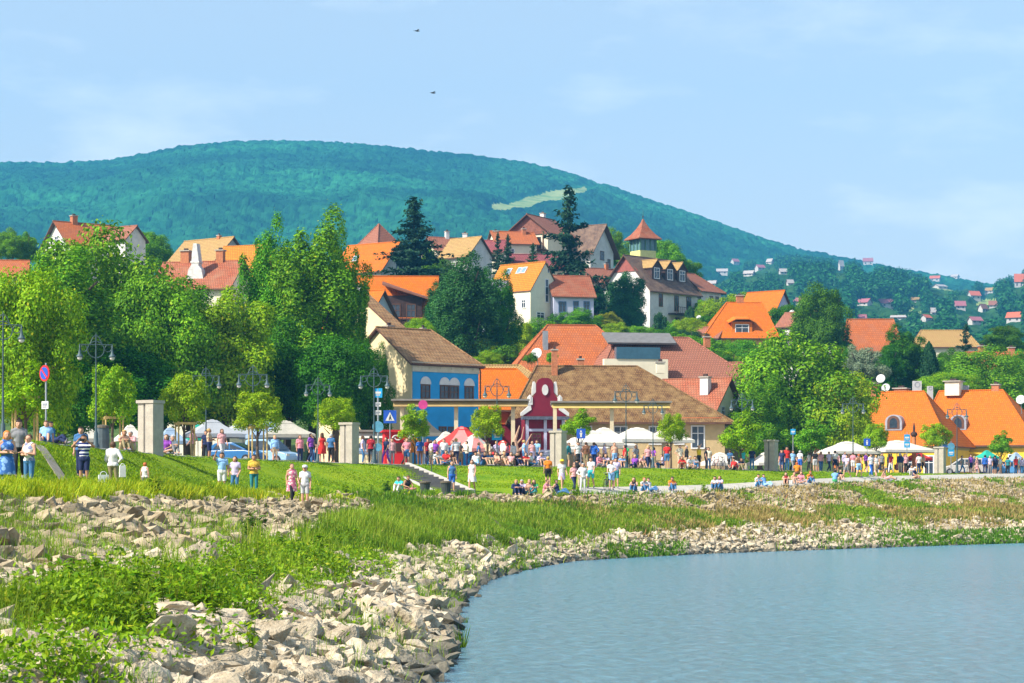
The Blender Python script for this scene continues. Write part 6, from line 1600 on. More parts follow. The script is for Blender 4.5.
# cars
def car(px, d, label, col, L=4.2, H=1.5, van=False, rz=0, name='parked_car', scl=1.0):
    p = prom(px, d); t = thing(name, label, 'car', p, R(rz), 'cars parked behind the promenade'); t.scale = (scl,) * 3
    h = L / 2; body = paint(col, .3)
    low = [(-h, .35), (-h + .05, .75), (-h + .25, .92), (h - .95, .95), (h - .15, .78), (h, .55), (h - .02, .3), (-h + .1, .28)]
    b = MB(); b.prism(low, 'y', -.86, .86); o = b.build('body', body, t); bv = o.modifiers.new('bevel', 'BEVEL'); bv.width = .06; bv.segments = 2
    cab = [(-h + .12, .923), (-h + (.28 if van else .75), H - .06), (-h + (.5 if van else 1.0), H), (h - (1.75 if van else 1.9), H), (h - .80, .953)]
    b = MB(); b.prism(cab, 'y', -.74, .74); o2 = b.build('cabin', body, o); bv = o2.modifiers.new('bevel', 'BEVEL'); bv.width = .05; bv.segments = 2
    for sgn in (-1, 1):
        b = MB(); y0, y1 = (-.752, -.70) if sgn < 0 else (.70, .752)
        w = [(-h + (.42 if van else .65), 1.0), (-h + (.48 if van else .95), H - .12), (-.15, H - .12), (-.15, 1.0)]; b.prism(w, 'y', y0, y1)
        w = [(-.05, 1.0), (-.05, H - .12), (h - (1.85 if van else 2.0), H - .12), (h - 1.08, 1.0)]; b.prism(w, 'y', y0, y1); b.build('window', m_glass, o2)
    b = MB(); b.add([(h - 1.72 if van else h - 1.86, -.64, H - .05), (h - 1.72 if van else h - 1.86, .64, H - .05), (h - .82, .68, 1.0), (h - .82, -.68, 1.0)], [(0, 3, 2, 1)]); w_ = b.build('windscreen', m_glass, o2); w_.location = (.04, 0, .03)
    b = MB(); b.box(-h - .01, -h + .3, -.6, .6, 1.02, H - .2); b.build('rear_window', m_glass, o2)
    for x in (-h + .8, h - .8):
        for y in (-.80, .80):
            b = MB(); b.lathe([(.31, -.09), (.33, -.06), (.33, .06), (.31, .09)], 18); w_ = b.build('wheel', M('tyre', (.025,.025,.027), rough=.8), t, (x, y, .32)); w_.rotation_euler = (R(90), 0, 0)
            b = MB(); b.lathe([(.19, -.1), (.19, .1)], 12); b.build('rim', M('rim', (.45,.46,.48), metal=.7, rough=.35), w_)
    for y in (-.62, .62):
        b = MB(); b.box(h - .22, h - .02, y - .17, y + .17, .58, .74); b.build('headlight', m_lampglass, t)
        b = MB(); b.box(-h - .012, -h + .1, y - .16, y + .16, .62, .86); b.build('tail_light', M('tail_red', (.5,.02,.02), rough=.3), t)
    return t
car(236, 9, 'blue parked car at the left of the minivan under the parasols', (.03,.14,.33), 4.0, 1.45, rz=-22, scl=.9)
car(271, 8.5, 'light blue parked minivan behind the globe tree', (.30,.48,.66), 3.8, 1.75, True, rz=-30, scl=.9)
car(965, 8, 'silver parked car behind the farthest pillar group', (.45,.43,.40), 4.2, 1.6, True, rz=160)
car(1012, 9, 'blue parked car at the right edge before the inn', (.08,.25,.48), 4.2, 1.5, rz=170)
car(992, 14, 'dark parked car behind the right hand crowd', (.06,.06,.07), 4.0, 1.45, rz=175)

# bins on the path
for px, lb in ((425, 'dark round waste bin at the bank top, left of its twin'), (446, 'dark round waste bin nearest the foot of the stairs')):
    p = at_bank(px, 1.04); t = thing('waste_bin', lb, 'bin', p, 0, 'dark round bins by the stairs')
    b = MB(); b.lathe([(.22, -.1), (.24, .1), (.27, .62), (.22, .62)], 14); b.build('body', M('bin_dark', (.05,.06,.055), var=.2), t); b = MB(); b.lathe([(.31, .623), (.31, .70), (.2, .75)], 14); b.build('lid', M('bin_lid', (.12,.10,.07)), t)
p = prom(102, 1.2); t = thing('waste_bin', 'grey barrel shaped bin at the foot of the first street lamp', 'bin', p); b = MB(); b.lathe([(.3, 0), (.33, .5), (.3, 1.0)], 14); b.build('body', M('bin_grey', (.09,.12,.13), var=.15), t); b = MB(); b.lathe([(.33, 1.003), (.3, 1.1), (.1, 1.14)], 14); b.build('lid', M('bin_lid', (.12,.10,.07)), t)

# bicycles
m_tyre = M('tyre', (.025,.025,.027)); m_bike = M('bike_frame', (.10,.11,.12), rough=.4)
def bike_parts(t, fm):
    for x in (-.52, .52):
        b = MB(); b.torus((0, 0, 0), .33, .02, 'y', 22, 5); w = b.build('wheel', m_tyre, t, (x, 0, .35))
        b = MB()
        for k in range(8): a = k * math.pi / 4; b.tube((0, 0, 0), (.32 * math.cos(a), 0, .32 * math.sin(a)), .004, .004, 4)
        b.build('spokes', m_metal, w)
    b = MB(); b.path([(-.52, 0, .35), (-.08, 0, .33), (.36, 0, .80), (-.20, 0, .74), (-.08, 0, .33)], .02, 6); b.path([(-.52, 0, .35), (-.20, 0, .74), (-.24, 0, .92)], .018, 6); b.path([(.52, 0, .35), (.36, 0, .80), (.32, 0, 1.02)], .018, 6); b.build('frame', fm, t)
    b = MB(); b.path([(.22, -.28, 1.02), (.32, -.1, 1.05), (.32, .1, 1.05), (.22, .28, 1.02)], .014, 6); b.build('handlebar', m_metal, t)
    b = MB(); b.ball((-.25, 0, .95), (.14, .08, .035), 10, 6); b.build('saddle', M('saddle', (.03,.025,.02)), t)
def bicycle(p, rz, label, fm=m_bike):
    t = thing('bicycle', label, 'bicycle', p, rz, 'bicycles'); bike_parts(t, fm); return t
bicycle(at_bank(607, 1.1) + Vector((0, 0, .05)), R(75), 'dark bicycle pushed by the woman in white shirt and blue shorts')
for k, (px, d, col, lb) in enumerate(((480, .9, (.5,.5,.5), 'silver bicycle lying against the promenade edge among the seated crowd'), (545, 1.0, (.1,.2,.2), 'dark bicycle parked left of the third pillar'), (716, 1.2, (.45,.1,.1), 'red bicycle parked at the promenade edge before the cream front'), (723, 1.6, (.2,.2,.22), 'grey bicycle parked beside the red one'), (731, 1.4, (.4,.42,.45), 'silver bicycle parked right of the grey one'), (170, 1.0, (.12,.12,.14), 'dark bicycle leaning near the bench right of the nearest pillar'), (432, 1.0, (.3,.3,.3), 'grey bicycle parked at the edge left of the red parasol'), (972, 1.2, (.35,.1,.1), 'red bicycle in front of the silver parked car'))):
    bicycle(prom(px, d), R(20 + k * 17), lb, paint(col, .4))

# cafe furniture
def cafe_table(px, d, label):
    t = thing('cafe_table', label, 'table', prom(px, d), R(px % 40), 'cafe tables')
    b = MB(); b.lathe([(.4, .70), (.4, .74)], 16); b.build('tabletop', M('table_top', (.5,.47,.42), var=.1), t); b = MB(); b.lathe([(.24, 0), (.24, .03), (.03, .05), (.03, .697)], 10); b.build('leg', m_metal, t)
ch0 = None
def cafe_chair(px, d, rz, label):
    global ch0
    if ch0 is None:
        ch0 = thing('cafe_chair', label, 'chair', (0, 0, 0), 0, 'cafe chairs'); mt = M('chair_dark', (.07,.05,.04), var=.2)
        MB().box(-.22, .22, -.22, .22, .42, .46).build('seat', mt, ch0); MB().box(-.22, .22, .19, .225, .5, .9).build('backrest', mt, ch0)
        for x in (-.19, .19):
            for y in (-.19, .19): MB().tube((x, y, 0), (x, y, .418 if y < 0 else .9), .018, .018, 6).build('leg', mt, ch0)
        o = ch0
    else: o = copy_tree(ch0); o['label'] = label
    o.location = prom(px, d); o.rotation_euler = (0, 0, R(rz))
TB = [(585, 8), (602, 9), (622, 8), (640, 9), (658, 8), (610, 6), (840, 8), (855, 9), (885, 9), (902, 9), (455, 6), (478, 8), (215, 13), (285, 13)]
for k, (px, d) in enumerate(TB):
    where = 'under the white parasols' if 570 < px < 700 else 'under the right hand parasols' if px > 800 else 'below the red striped parasol' if px > 400 else 'under the grey tents'
    cafe_table(px, d, 'round cafe table ' + where)
    for dx, rz in ((-5, 90), (5, -90)): cafe_chair(px + dx, d, rz, 'dark cafe chair ' + where)
# birds
for px, py, lb in ((433, 93, 'lower of two dark birds flying high above the mountain'), (417, 31, 'upper of two dark birds, tiny in the open sky')):
    Y = 260; t = thing('bird', lb, 'bird', (PX(px, Y), Y, PZ(py, Y)), R(30))
    b = MB(); b.ball((0, 0, 0), (.28, .07, .07), 10, 6); b.ball((.27, 0, .03), (.07, .05, .05), 8, 5); b.add([(-.26,-.02,0),(-.26,.02,0),(-.46,.08,.01),(-.46,-.08,.01)], [(0,1,2,3)]); 
    for sgn in (-1, 1): b.add([(.12,sgn*.05,.02),(-.1,sgn*.05,.02),(-.06,sgn*.35,.14),(.1,sgn*.35,.16),(-.02,sgn*.62,.06)], [(0,1,2,3),(3,2,4)])
    b.build('body', M('bird_dark', (.03,.03,.035)), t)
# ---------------------------------------------------------------- people
def v3(*a): return np.array(a, float)
def base_pose():
    return dict(pel=v3(0, .01, .95), waist=v3(0, 0, 1.10), chest=v3(0, .01, 1.30), neck=v3(0, .02, 1.47), head=v3(0, -.015, 1.615),
                sh=[v3(-.175, .02, 1.41), v3(.175, .02, 1.41)], el=[v3(-.23, .04, 1.13), v3(.23, .04, 1.13)], wr=[v3(-.235, -.04, .88), v3(.235, -.04, .88)],
                hip=[v3(-.092, .01, .92), v3(.092, .01, .92)], kn=[v3(-.10, -.02, .50), v3(.10, -.02, .50)], an=[v3(-.105, .02, .085), v3(.105, .02, .085)],
                toe=[v3(-.13, -.16, .035), v3(.13, -.16, .035)])
def mk_pose(**kw):
    p = base_pose()
    for k, v in kw.items():
        p[k] = [v3(*q) for q in v] if isinstance(v, list) else v3(*v)
    return p
def mirror(pts): return [(-pts[0], pts[1], pts[2]), pts]
POSES = {
 'stand': mk_pose(),
 'hips': mk_pose(el=[(-.34, .08, 1.16), (.24, .03, 1.13)], wr=[(-.17, -.03, 1.02), (.20, -.16, .95)], kn=[(-.12, -.05, .5), (.09, .0, .5)], an=[(-.16, -.02, .085), (.09, .03, .085)]),
 'fold': mk_pose(el=[(-.24, -.03, 1.14), (.24, -.03, 1.14)], wr=[(.02, -.22, 1.13), (-.02, -.25, 1.19)]),
 'photo': mk_pose(el=[(-.36, -.13, 1.34), (.36, -.13, 1.34)], wr=[(-.13, -.27, 1.55), (.13, -.27, 1.55)], head=(0, -.03, 1.61)),
 'raise': mk_pose(el=[(-.33, -.16, 1.46), (.23, .03, 1.13)], wr=[(-.24, -.24, 1.70), (.26, -.06, .89)]),
 'walk': mk_pose(kn=[(-.09, -.20, .52), (.09, .06, .49)], an=[(-.09, -.24, .095), (.09, .30, .13)], toe=[(-.10, -.42, .06), (.10, .16, .035)], el=[(-.22, .12, 1.14), (.22, -.06, 1.13)], wr=[(-.22, .06, .90), (.22, -.22, .95)]),
 'bike': mk_pose(el=[(-.25, -.10, 1.16), (.25, -.10, 1.16)], wr=[(-.28, -.34, 1.04), (-.02, -.36, 1.04)], kn=[(-.10, -.10, .5), (.1, .03, .49)], an=[(-.10, -.08, .085), (.1, .18, .10)], toe=[(-.12, -.26, .04), (.12, .02, .035)]),
 'sit': mk_pose(pel=(0, .06, .52), waist=(0, .07, .67), chest=(0, .03, .87), neck=(0, .0, 1.04), head=(0, -.05, 1.185), sh=[(-.175, .01, .985), (.175, .01, .985)], el=[(-.25, -.05, .72), (.25, -.05, .72)], wr=[(-.13, -.27, .64), (.13, -.27, .64)],
                hip=[(-.092, .04, .51), (.092, .04, .51)], kn=[(-.11, -.38, .52), (.11, -.38, .52)], an=[(-.11, -.38, .085), (.11, -.36, .085)], toe=[(-.13, -.56, .035), (.13, -.54, .035)]),
 'ground': mk_pose(pel=(0, .12, .12), waist=(0, .13, .27), chest=(0, .06, .47), neck=(0, .0, .63), head=(0, -.06, .77), sh=[(-.175, .02, .575), (.175, .02, .575)], el=[(-.25, -.12, .42), (.25, -.12, .42)], wr=[(-.06, -.32, .46), (.06, -.34, .44)],
                hip=[(-.092, .10, .12), (.092, .10, .12)], kn=[(-.12, -.24, .46), (.12, -.24, .45)], an=[(-.10, -.42, .085), (.10, -.44, .085)], toe=[(-.11, -.60, .035), (.11, -.62, .035)]),
 'lean': mk_pose(pel=(0, .10, .12), waist=(0, .17, .26), chest=(0, .24, .44), neck=(0, .26, .61), head=(0, .22, .755), sh=[(-.175, .26, .55), (.175, .26, .55)], el=[(-.24, .38, .32), (.24, .38, .32)], wr=[(-.25, .40, .07), (.25, .40, .07)],
                hip=[(-.092, .08, .12), (.092, .08, .12)], kn=[(-.12, -.32, .22), (.10, -.30, .34)], an=[(-.11, -.72, .085), (.11, -.56, .085)], toe=[(-.13, -.80, .20), (.12, -.73, .10)]),
 'cross': mk_pose(pel=(0, .10, .12), waist=(0, .11, .27), chest=(0, .07, .47), neck=(0, .04, .64), head=(.02, -.01, .785), sh=[(-.175, .05, .58), (.175, .05, .58)], el=[(-.27, -.05, .36), (.27, -.05, .36)], wr=[(-.12, -.25, .28), (.12, -.25, .28)],
                hip=[(-.092, .08, .12), (.092, .08, .12)], kn=[(-.34, -.26, .20), (.34, -.26, .20)], an=[(.10, -.34, .085), (-.10, -.40, .085)], toe=[(.26, -.38, .05), (-.26, -.44, .05)]),
}
def bone_list(p):
    B = [('head', p['head'] + v3(0, .012, .02), p['head'] + v3(0, -.005, -.045), .098, .078), ('neck', p['neck'], p['head'] + v3(0, .02, -.07), .056, .052),
         ('torso', p['chest'] + v3(-.07, 0, 0), p['chest'] + v3(.07, 0, 0), .125, .125), ('torso', p['waist'] + v3(-.05, 0, 0), p['waist'] + v3(.05, 0, 0), .105, .105),
         ('torso', p['waist'], p['chest'], .125, .135), ('torso', .5 * (p['sh'][0] + p['neck']), .5 * (p['sh'][1] + p['neck']), .07, .07), ('torso', p['sh'][0], p['sh'][1], .062, .062), ('torso', p['chest'], p['neck'], .11, .062),
         ('hips', p['pel'] + v3(-.07, 0, 0), p['pel'] + v3(.07, 0, 0), .115, .115), ('hips', p['pel'], p['waist'], .125, .115)]
    for i in (0, 1):
        B += [('uarm', p['sh'][i], p['el'][i], .054, .042), ('farm', p['el'][i], p['wr'][i], .042, .029), ('thigh', p['hip'][i], p['kn'][i], .088, .056), ('shin', p['kn'][i], p['kn'][i] * .65 + p['an'][i] * .35, .054, .058), ('shin', p['kn'][i] * .65 + p['an'][i] * .35, p['an'][i], .058, .037),
              ('foot', p['an'][i] + v3(0, .02, -.03), p['toe'][i], .042, .032)]
        d = p['wr'][i] - p['el'][i]; d /= np.linalg.norm(d)
        B.append(('hand', p['wr'][i], p['wr'][i] + d * .075, .030, .036))
    return B
m_skin = M('skin', (.62,.34,.22), var=.08, scale=6, rough=.6)
m_skin2 = M('skin_tanned', (.46,.24,.14), var=.08, scale=6, rough=.6)
m_eye = M('face_dark', (.05,.03,.03))
m_lip = M('lips', (.45,.14,.11))

def body_for(pose, female=False):
    p = POSES[pose]; B = bone_list(p)
    b = MB()
    for (nm, a, c, r0, r1) in B:
        b.ball(a, r0, 12, 8); b.ball(c, r1, 12, 8); b.tube(a, c, r0, r1, 12)
    hd = p['head']
    b.ball(hd + v3(0, -.095, -.015), (.016, .03, .022), 8, 6)          # nose
    for s in (-1, 1): b.ball(hd + v3(s * .088, .01, -.01), (.014, .026, .036), 8, 6)
    me = b.data('body_src', [m_skin]); o = link('body_src', me)
    md = o.modifiers.new('remesh', 'REMESH'); md.mode = 'VOXEL'; md.voxel_size = .019; md.use_smooth_shade = True
    sm_ = o.modifiers.new('smooth', 'SMOOTH'); sm_.factor = .5; sm_.iterations = 3
    dg = bpy.context.evaluated_depsgraph_get(); ev = o.evaluated_get(dg)
    out = bpy.data.meshes.new_from_object(ev)
    bpy.data.objects.remove(o); 
    n = len(out.vertices); V = np.empty(n * 3, np.float32); out.vertices.foreach_get('co', V); V = V.reshape(-1, 3).astype(float)
    Nn = np.empty(n * 3, np.float32); out.vertices.foreach_get('normal', Nn); Nn = Nn.reshape(-1, 3).astype(float)
    F_ = [tuple(q.vertices) for q in out.polygons]
    # which bone each vertex belongs to
    best = np.full(n, 9.0); reg = np.empty(n, object); tt = np.zeros(n)
    for (nm, a, c, r0, r1) in B:
        d = c - a; L2 = max(d @ d, 1e-9); t = np.clip(((V - a) @ d) / L2, 0, 1)
        dist = np.linalg.norm(V - (a + t[:, None] * d), axis=1) - (r0 + (r1 - r0) * t)
        k = dist < best; best[k] = dist[k]; reg[k] = nm; tt[k] = t[k]
    shin_a = np.zeros(n)
    # fingers, eyes and mouth joined into the body mesh
    ex = MB()
    for i in (0, 1):
        d = p['wr'][i] - p['el'][i]; d /= np.linalg.norm(d); side = np.cross(d, v3(0, 0, 1)); side = side / (np.linalg.norm(side) or 1) if np.linalg.norm(side) > .1 else v3(0, 1, 0)
        nrm = np.cross(side, d); h0 = p['wr'][i] + d * .085
        for k, ln in enumerate((.070, .082, .077, .060)):
            q0 = h0 + side * (.024 - .016 * k); q1 = q0 + d * ln * .55 - nrm * .006; q2 = q1 + d * ln * .4 - nrm * .018
            ex.tube(q0, q1, .0095, .0085, 5); ex.tube(q1, q2, .0085, .007, 5)
        q0 = p['wr'][i] + d * .035 + side * .028; q1 = q0 + d * .035 + side * .022; ex.tube(q0, q1, .012, .010, 5); ex.tube(q1, q1 + d * .028 + side * .002, .010, .008, 5)
    ne = ex.n
    for s in (-1, 1): ex.ball(hd + v3(s * .034, -.083, .012), (.013, .010, .007), 6, 4, 1)
    ex.ball(hd + v3(0, -.083, -.052), (.022, .010, .007), 6, 4, 2)
    VV_ = np.vstack([V] + ex.V); FF = F_ + [tuple(i + n for i in f) for f in ex.Fc]
    mid = [0] * len(F_) + ex.M
    me = mesh_from('person', VV_, FF, [m_skin, m_eye, m_lip], mid, smooth=True)
    bpy.data.meshes.remove(out)
    return dict(mesh=me, V=V, N=Nn, F=F_, reg=reg, t=tt, p=p)
BODY = {k: body_for(k) for k in POSES}

_cl = {}
def shell(pose, key, keep, off):
    if (pose, key) in _cl: return _cl[(pose, key)]
    b = BODY[pose]; k = keep(b); F_ = [f for f in b['F'] if all(k[i] for i in f)]
    ids = sorted({i for f in F_ for i in f}); mp = {i: j for j, i in enumerate(ids)}
    V = b['V'][ids] + b['N'][ids] * off
    me = mesh_from(key, V, [tuple(mp[i] for i in f) for f in F_], [m_white], smooth=True) if F_ else None
    _cl[(pose, key)] = me; return me
def isr(b, *names): return np.isin(b['reg'].astype(str), names)
KEEP = {
 'tee': (lambda b: isr(b, 'torso') & True | (isr(b, 'uarm') & (b['t'] < .62)) | (isr(b, 'hips') & (b['V'][:, 2] > b['p']['pel'][2] - .02)), .014),
 'tank': (lambda b: (isr(b, 'torso') & (np.linalg.norm(b['V'] - b['p']['sh'][0], axis=1) > .085) & (np.linalg.norm(b['V'] - b['p']['sh'][1], axis=1) > .085)) | (isr(b, 'hips') & (b['V'][:, 2] > b['p']['pel'][2] + .0)), .012),
 'shirt': (lambda b: isr(b, 'torso', 'uarm') | (isr(b, 'farm') & (b['t'] < .85)) | (isr(b, 'hips') & (b['V'][:, 2] > b['p']['pel'][2] - .04)), .018),
 'trousers': (lambda b: isr(b, 'hips', 'thigh', 'shin') & ~(isr(b, 'shin') & (np.minimum(np.linalg.norm(b['V'] - b['p']['an'][0], axis=1), np.linalg.norm(b['V'] - b['p']['an'][1], axis=1)) < .05)), .010),
 'shorts': (lambda b: isr(b, 'hips') | (isr(b, 'thigh') & (b['t'] < .86)), .018),
 'shoe_a': (lambda b: isr(b, 'foot') & (np.linalg.norm(b['V'] - b['p']['toe'][0], axis=1) < np.linalg.norm(b['V'] - b['p']['toe'][1], axis=1)), .008),
 'shoe_b': (lambda b: isr(b, 'foot') & (np.linalg.norm(b['V'] - b['p']['toe'][0], axis=1) >= np.linalg.norm(b['V'] - b['p']['toe'][1], axis=1)), .008),
 'hair': (lambda b: isr(b, 'head') & ((b['V'][:, 2] > b['p']['head'][2] + .052) | ((b['V'][:, 1] > b['p']['head'][1] + .012) & (b['V'][:, 2] > b['p']['head'][2] - .055))), .017),
}
def skirt_mesh(pose, key, r0, r1, z0, z1):
    if (pose, key) in _cl: return _cl[(pose, key)]
    p = BODY[pose]['p']; b = MB(); n = 20; V = []; f = []
    lv = [(0, r0), (.25, r0 * .6 + r1 * .4), (.6, r0 * .25 + r1 * .75), (1, r1)]
    for t, r in lv:
        for i in range(n):
            a = 2 * math.pi * i / n; q = r * (1 + (.06 * t) * math.sin(5 * a)); V.append((q * math.cos(a), .01 + q * .82 * math.sin(a), p['pel'][2] + z0 + (z1 - z0) * t))
    for j in range(len(lv) - 1):
        for i in range(n): f.append((j*n+i, j*n+(i+1) % n, (j+1)*n+(i+1) % n, (j+1)*n+i))
    me = mesh_from(key, V, f, [m_white], smooth=True); _cl[(pose, key)] = me; return me
def longhair_mesh(pose):
    if (pose, 'long') in _cl: return _cl[(pose, 'long')]
    h = BODY[pose]['p']['head']; b = MB()
    b.ball(h + v3(0, .035, .03), (.108, .105, .11), 14, 9); b.ball(h + v3(0, .075, -.09), (.105, .06, .15), 12, 8); b.ball(h + v3(-.075, .03, -.08), (.04, .06, .13), 10, 7); b.ball(h + v3(.075, .03, -.08), (.04, .06, .13), 10, 7)
    me = b.data('hair', [m_white], True); _cl[(pose, 'long')] = me; return me
def bun_mesh(pose):
    if (pose, 'bun') in _cl: return _cl[(pose, 'bun')]
    h = BODY[pose]['p']['head']; b = MB(); b.ball(h + v3(0, .12, .05), (.045, .05, .045), 10, 7); b.ball(h + v3(0, .035, .035), (.103, .10, .105), 14, 9)
    me = b.data('hair', [m_white], True); _cl[(pose, 'bun')] = me; return me
def hat_mesh(pose, brim):
    k = (pose, 'hat%s' % brim)
    if k in _cl: return _cl[k]
    h = BODY[pose]['p']['head']; b = MB()
    if brim: b.lathe([(.19, .045), (.19, .055), (.115, .07), (.112, .13), (.08, .165), (.01, .175)], 16, h)
    else: b.lathe([(.118, .04), (.118, .09), (.09, .145), (.01, .16)], 16, h); b.cbox(h + v3(0, -.15, .05), (.14, .12, .014))
    me = b.data('hat', [m_white], True); _cl[k] = me; return me

COLR = dict(white=(.68,.67,.65), cream=(.72,.64,.48), red=(.62,.03,.025), darkred=(.36,.02,.03), pink=(.70,.25,.30), rose=(.72,.36,.36), orange=(.80,.22,.015), yellow=(.78,.56,.02), mustard=(.60,.40,.05), green=(.05,.34,.12), turquoise=(.06,.52,.56), lightblue=(.28,.50,.78),
            blue=(.03,.13,.50), denim=(.05,.15,.32), jeans=(.06,.18,.36), navy=(.02,.03,.09), purple=(.26,.06,.40), lilac=(.55,.47,.66), black=(.02,.02,.022), grey=(.22,.22,.23), lightgrey=(.50,.50,.50), khaki=(.30,.25,.13), brown=(.17,.08,.04), beige=(.55,.43,.28), skyblue=(.18,.38,.72), teal=(.03,.22,.24), peach=(.75,.42,.28))
HAIRC = dict(dark=(.025,.016,.012), brown=(.10,.05,.025), blond=(.52,.33,.11), red=(.45,.12,.03), grey=(.42,.40,.38), ginger=(.55,.19,.03))
def stripes_mat():
    m, nt, N, L, out = new_mat('striped_cloth'); b = N.new('ShaderNodeBsdfPrincipled'); b.inputs['Roughness'].default_value = .8
    tc = N.new('ShaderNodeTexCoord'); sp = N.new('ShaderNodeSeparateXYZ'); L.new(tc.outputs['Object'], sp.inputs[0])
    mu = N.new('ShaderNodeMath'); mu.operation = 'MULTIPLY'; mu.inputs[1].default_value = 8.5; L.new(sp.outputs['Z'], mu.inputs[0])
    fr = N.new('ShaderNodeMath'); fr.operation = 'FRACT'; L.new(mu.outputs[0], fr.inputs[0]); gt = N.new('ShaderNodeMath'); gt.operation = 'GREATER_THAN'; gt.inputs[1].default_value = .58; L.new(fr.outputs[0], gt.inputs[0])
    mx = N.new('ShaderNodeMixRGB'); mx.inputs['Color1'].default_value = (.015,.03,.16,1); mx.inputs['Color2'].default_value = (.8,.79,.77,1); L.new(gt.outputs[0], mx.inputs['Fac']); L.new(mx.outputs[0], b.inputs['Base Color']); L.new(b.outputs[0], out.inputs[0]); return m
m_stripe = stripes_mat()
def print_mat(name, c1, c2, sc):
    m, nt, N, L, out = new_mat(name); b = N.new('ShaderNodeBsdfPrincipled'); b.inputs['Roughness'].default_value = .8
    tc = N.new('ShaderNodeTexCoord'); vo = N.new('ShaderNodeTexVoronoi'); vo.inputs['Scale'].default_value = sc; L.new(tc.outputs['Object'], vo.inputs['Vector'])
    rp = N.new('ShaderNodeValToRGB'); rp.color_ramp.elements[0].position = .38; rp.color_ramp.elements[0].color = rgba(c2); rp.color_ramp.elements[1].position = .46; rp.color_ramp.elements[1].color = rgba(c1); L.new(vo.outputs['Distance'], rp.inputs['Fac']); L.new(rp.outputs[0], b.inputs['Base Color']); L.new(b.outputs[0], out.inputs[0]); return m
m_bluedress = print_mat('blue_print', (.03,.13,.42), (.22,.40,.70), 7); m_pinkprint = print_mat('pink_print', (.62,.16,.26), (.80,.62,.55), 9); m_whiteprint = print_mat('white_print', (.78,.77,.76), (.20,.22,.36), 6)
def clothcol(c):
    return {'stripes': m_stripe, 'bluedress': m_bluedress, 'pinkprint': m_pinkprint, 'whiteprint': m_whiteprint}.get(c) or paint(COLR[c], .85)
GROUPS = {}
def person(pos, pose, rz, H, top, bottom, hair, label, skin=None, hat=None, group=None, shoes='grey'):
    b = BODY[pose]; t = link('person', b['mesh'], None, pos, R(rz)); k = H / 1.73; t.scale = (k, k, k)
    tag(t, label, 'person', group)
    if skin == 'tan': set_mat(t, m_skin2)
    def put(name, me, mat):
        if me is None: return
        o = link(name, me, t); set_mat(o, mat); return o
    tk, tc = top.split(':'); bk, bc = bottom.split(':')
    if tk == 'dress':
        put('dress', shell(pose, 'tank', *KEEP['tank']), clothcol(tc)).name = 'dress_top'
        put('dress_skirt', skirt_mesh(pose, 'dress_skirt', .145, .25, .14, -.42), clothcol(tc))
    else: put({'tee': 't_shirt', 'tank': 'tank_top', 'shirt': 'shirt'}[tk], shell(pose, tk, *KEEP[tk]), clothcol(tc))
    if bk == 'skirt': put('skirt', skirt_mesh(pose, 'skirt', .145, .22, .10, -.36), clothcol(bc))
    elif bk in ('trousers', 'shorts'): put(bk, shell(pose, bk, *KEEP[bk]), clothcol(bc))
    for k_ in ('shoe_a', 'shoe_b'): put('shoe', shell(pose, k_, *KEEP[k_]), paint(COLR[shoes], .7))
    hk, hc = hair.split(':')
    if hk != 'none': put('hair', longhair_mesh(pose) if hk == 'long' else bun_mesh(pose) if hk == 'bun' else shell(pose, 'hair', *KEEP['hair']), paint(HAIRC[hc], .6))
    if hat: put('hat', hat_mesh(pose, hat.startswith('brim')), paint(COLR[hat.split(':')[1]], .8))
    return t
def at_depth(px, Y):
    """a point on the ground at this column and depth"""
    x = PX(px, Y); return Vector((x, Y, gz(x, Y)))
def bag(pos, label, col, w=.34, h=.4, name='bag'):
    t = thing(name, label, 'bag', pos, R(20)); b = MB(); b.prism([(-w/2, -h), (w/2, -h), (w*.46, 0), (-w*.46, 0)], 'y', -.06, .06); b.build('pouch', paint(col, .7), t)
    b = MB(); b.torus((0, 0, 0), w * .3, .012, 'y', 12, 5, 0, 0, math.pi); b.build('strap', paint(col, .7), t)

# --- near left
person(at_bank(7, 1.26), 'fold', 20, 1.72, 'dress:bluedress', 'trousers:denim', 'long:ginger', 'woman in blue patterned dress with long red hair at the left edge')
person(at_bank(19, 1.45), 'walk', 10, 1.75, 'tee:grey', 'trousers:black', 'short:dark', 'person in grey and black half hidden behind the red haired woman')
person(at_bank(29, 1.28), 'fold', -25, 1.66, 'tank:whiteprint', 'trousers:jeans', 'bun:brown', 'woman in white printed top and jeans next to the red haired woman')
person(at_bank(84, 1.36), 'photo', 0, 1.74, 'tee:stripes', 'shorts:navy', 'short:dark', 'man in navy and white striped shirt holding up a camera', skin='tan')
person(at_bank(81, 1.5), 'stand', 5, 1.70, 'tee:denim', 'trousers:navy', 'short:dark', 'person in denim shirt half hidden behind the striped shirt man')
person(at_bank(113, 1.28), 'hips', 170, 1.74, 'shirt:white', 'trousers:khaki', 'short:brown', 'man in loose white shirt and khaki trousers seen from behind')
p = at_bank(103.5, 1.27); bag((p.x, p.y, p.z + .62), 'white shopping bag held by the man in the loose white shirt', (.75,.76,.78), .36, .44)
p = at_bank(122.5, 1.28); bag((p.x, p.y, p.z + .95), 'white plastic bag at the right side of the loose white shirt', (.78,.77,.75), .22, .4)
cam_p = at_bank(84, 1.36) - Vector((0, .34, 0)); t = thing('camera', 'dark camera held up by the striped shirt man', 'camera', (cam_p.x, cam_p.y, cam_p.z + 1.56)); MB().box(-.07, .07, -.03, .03, -.045, .045).build('body', paint((.02,.02,.02), .5), t); b = MB(); b.tube((0, -.03, 0), (0, -.10, 0), .035, .038, 10); b.build('lens', paint((.02,.02,.02), .3), t)
person(at_bank(145, 1.24), 'stand', 160, 1.16, 'tank:white', 'trousers:grey', 'short:red', 'small child with red hair, white top and grey trousers')
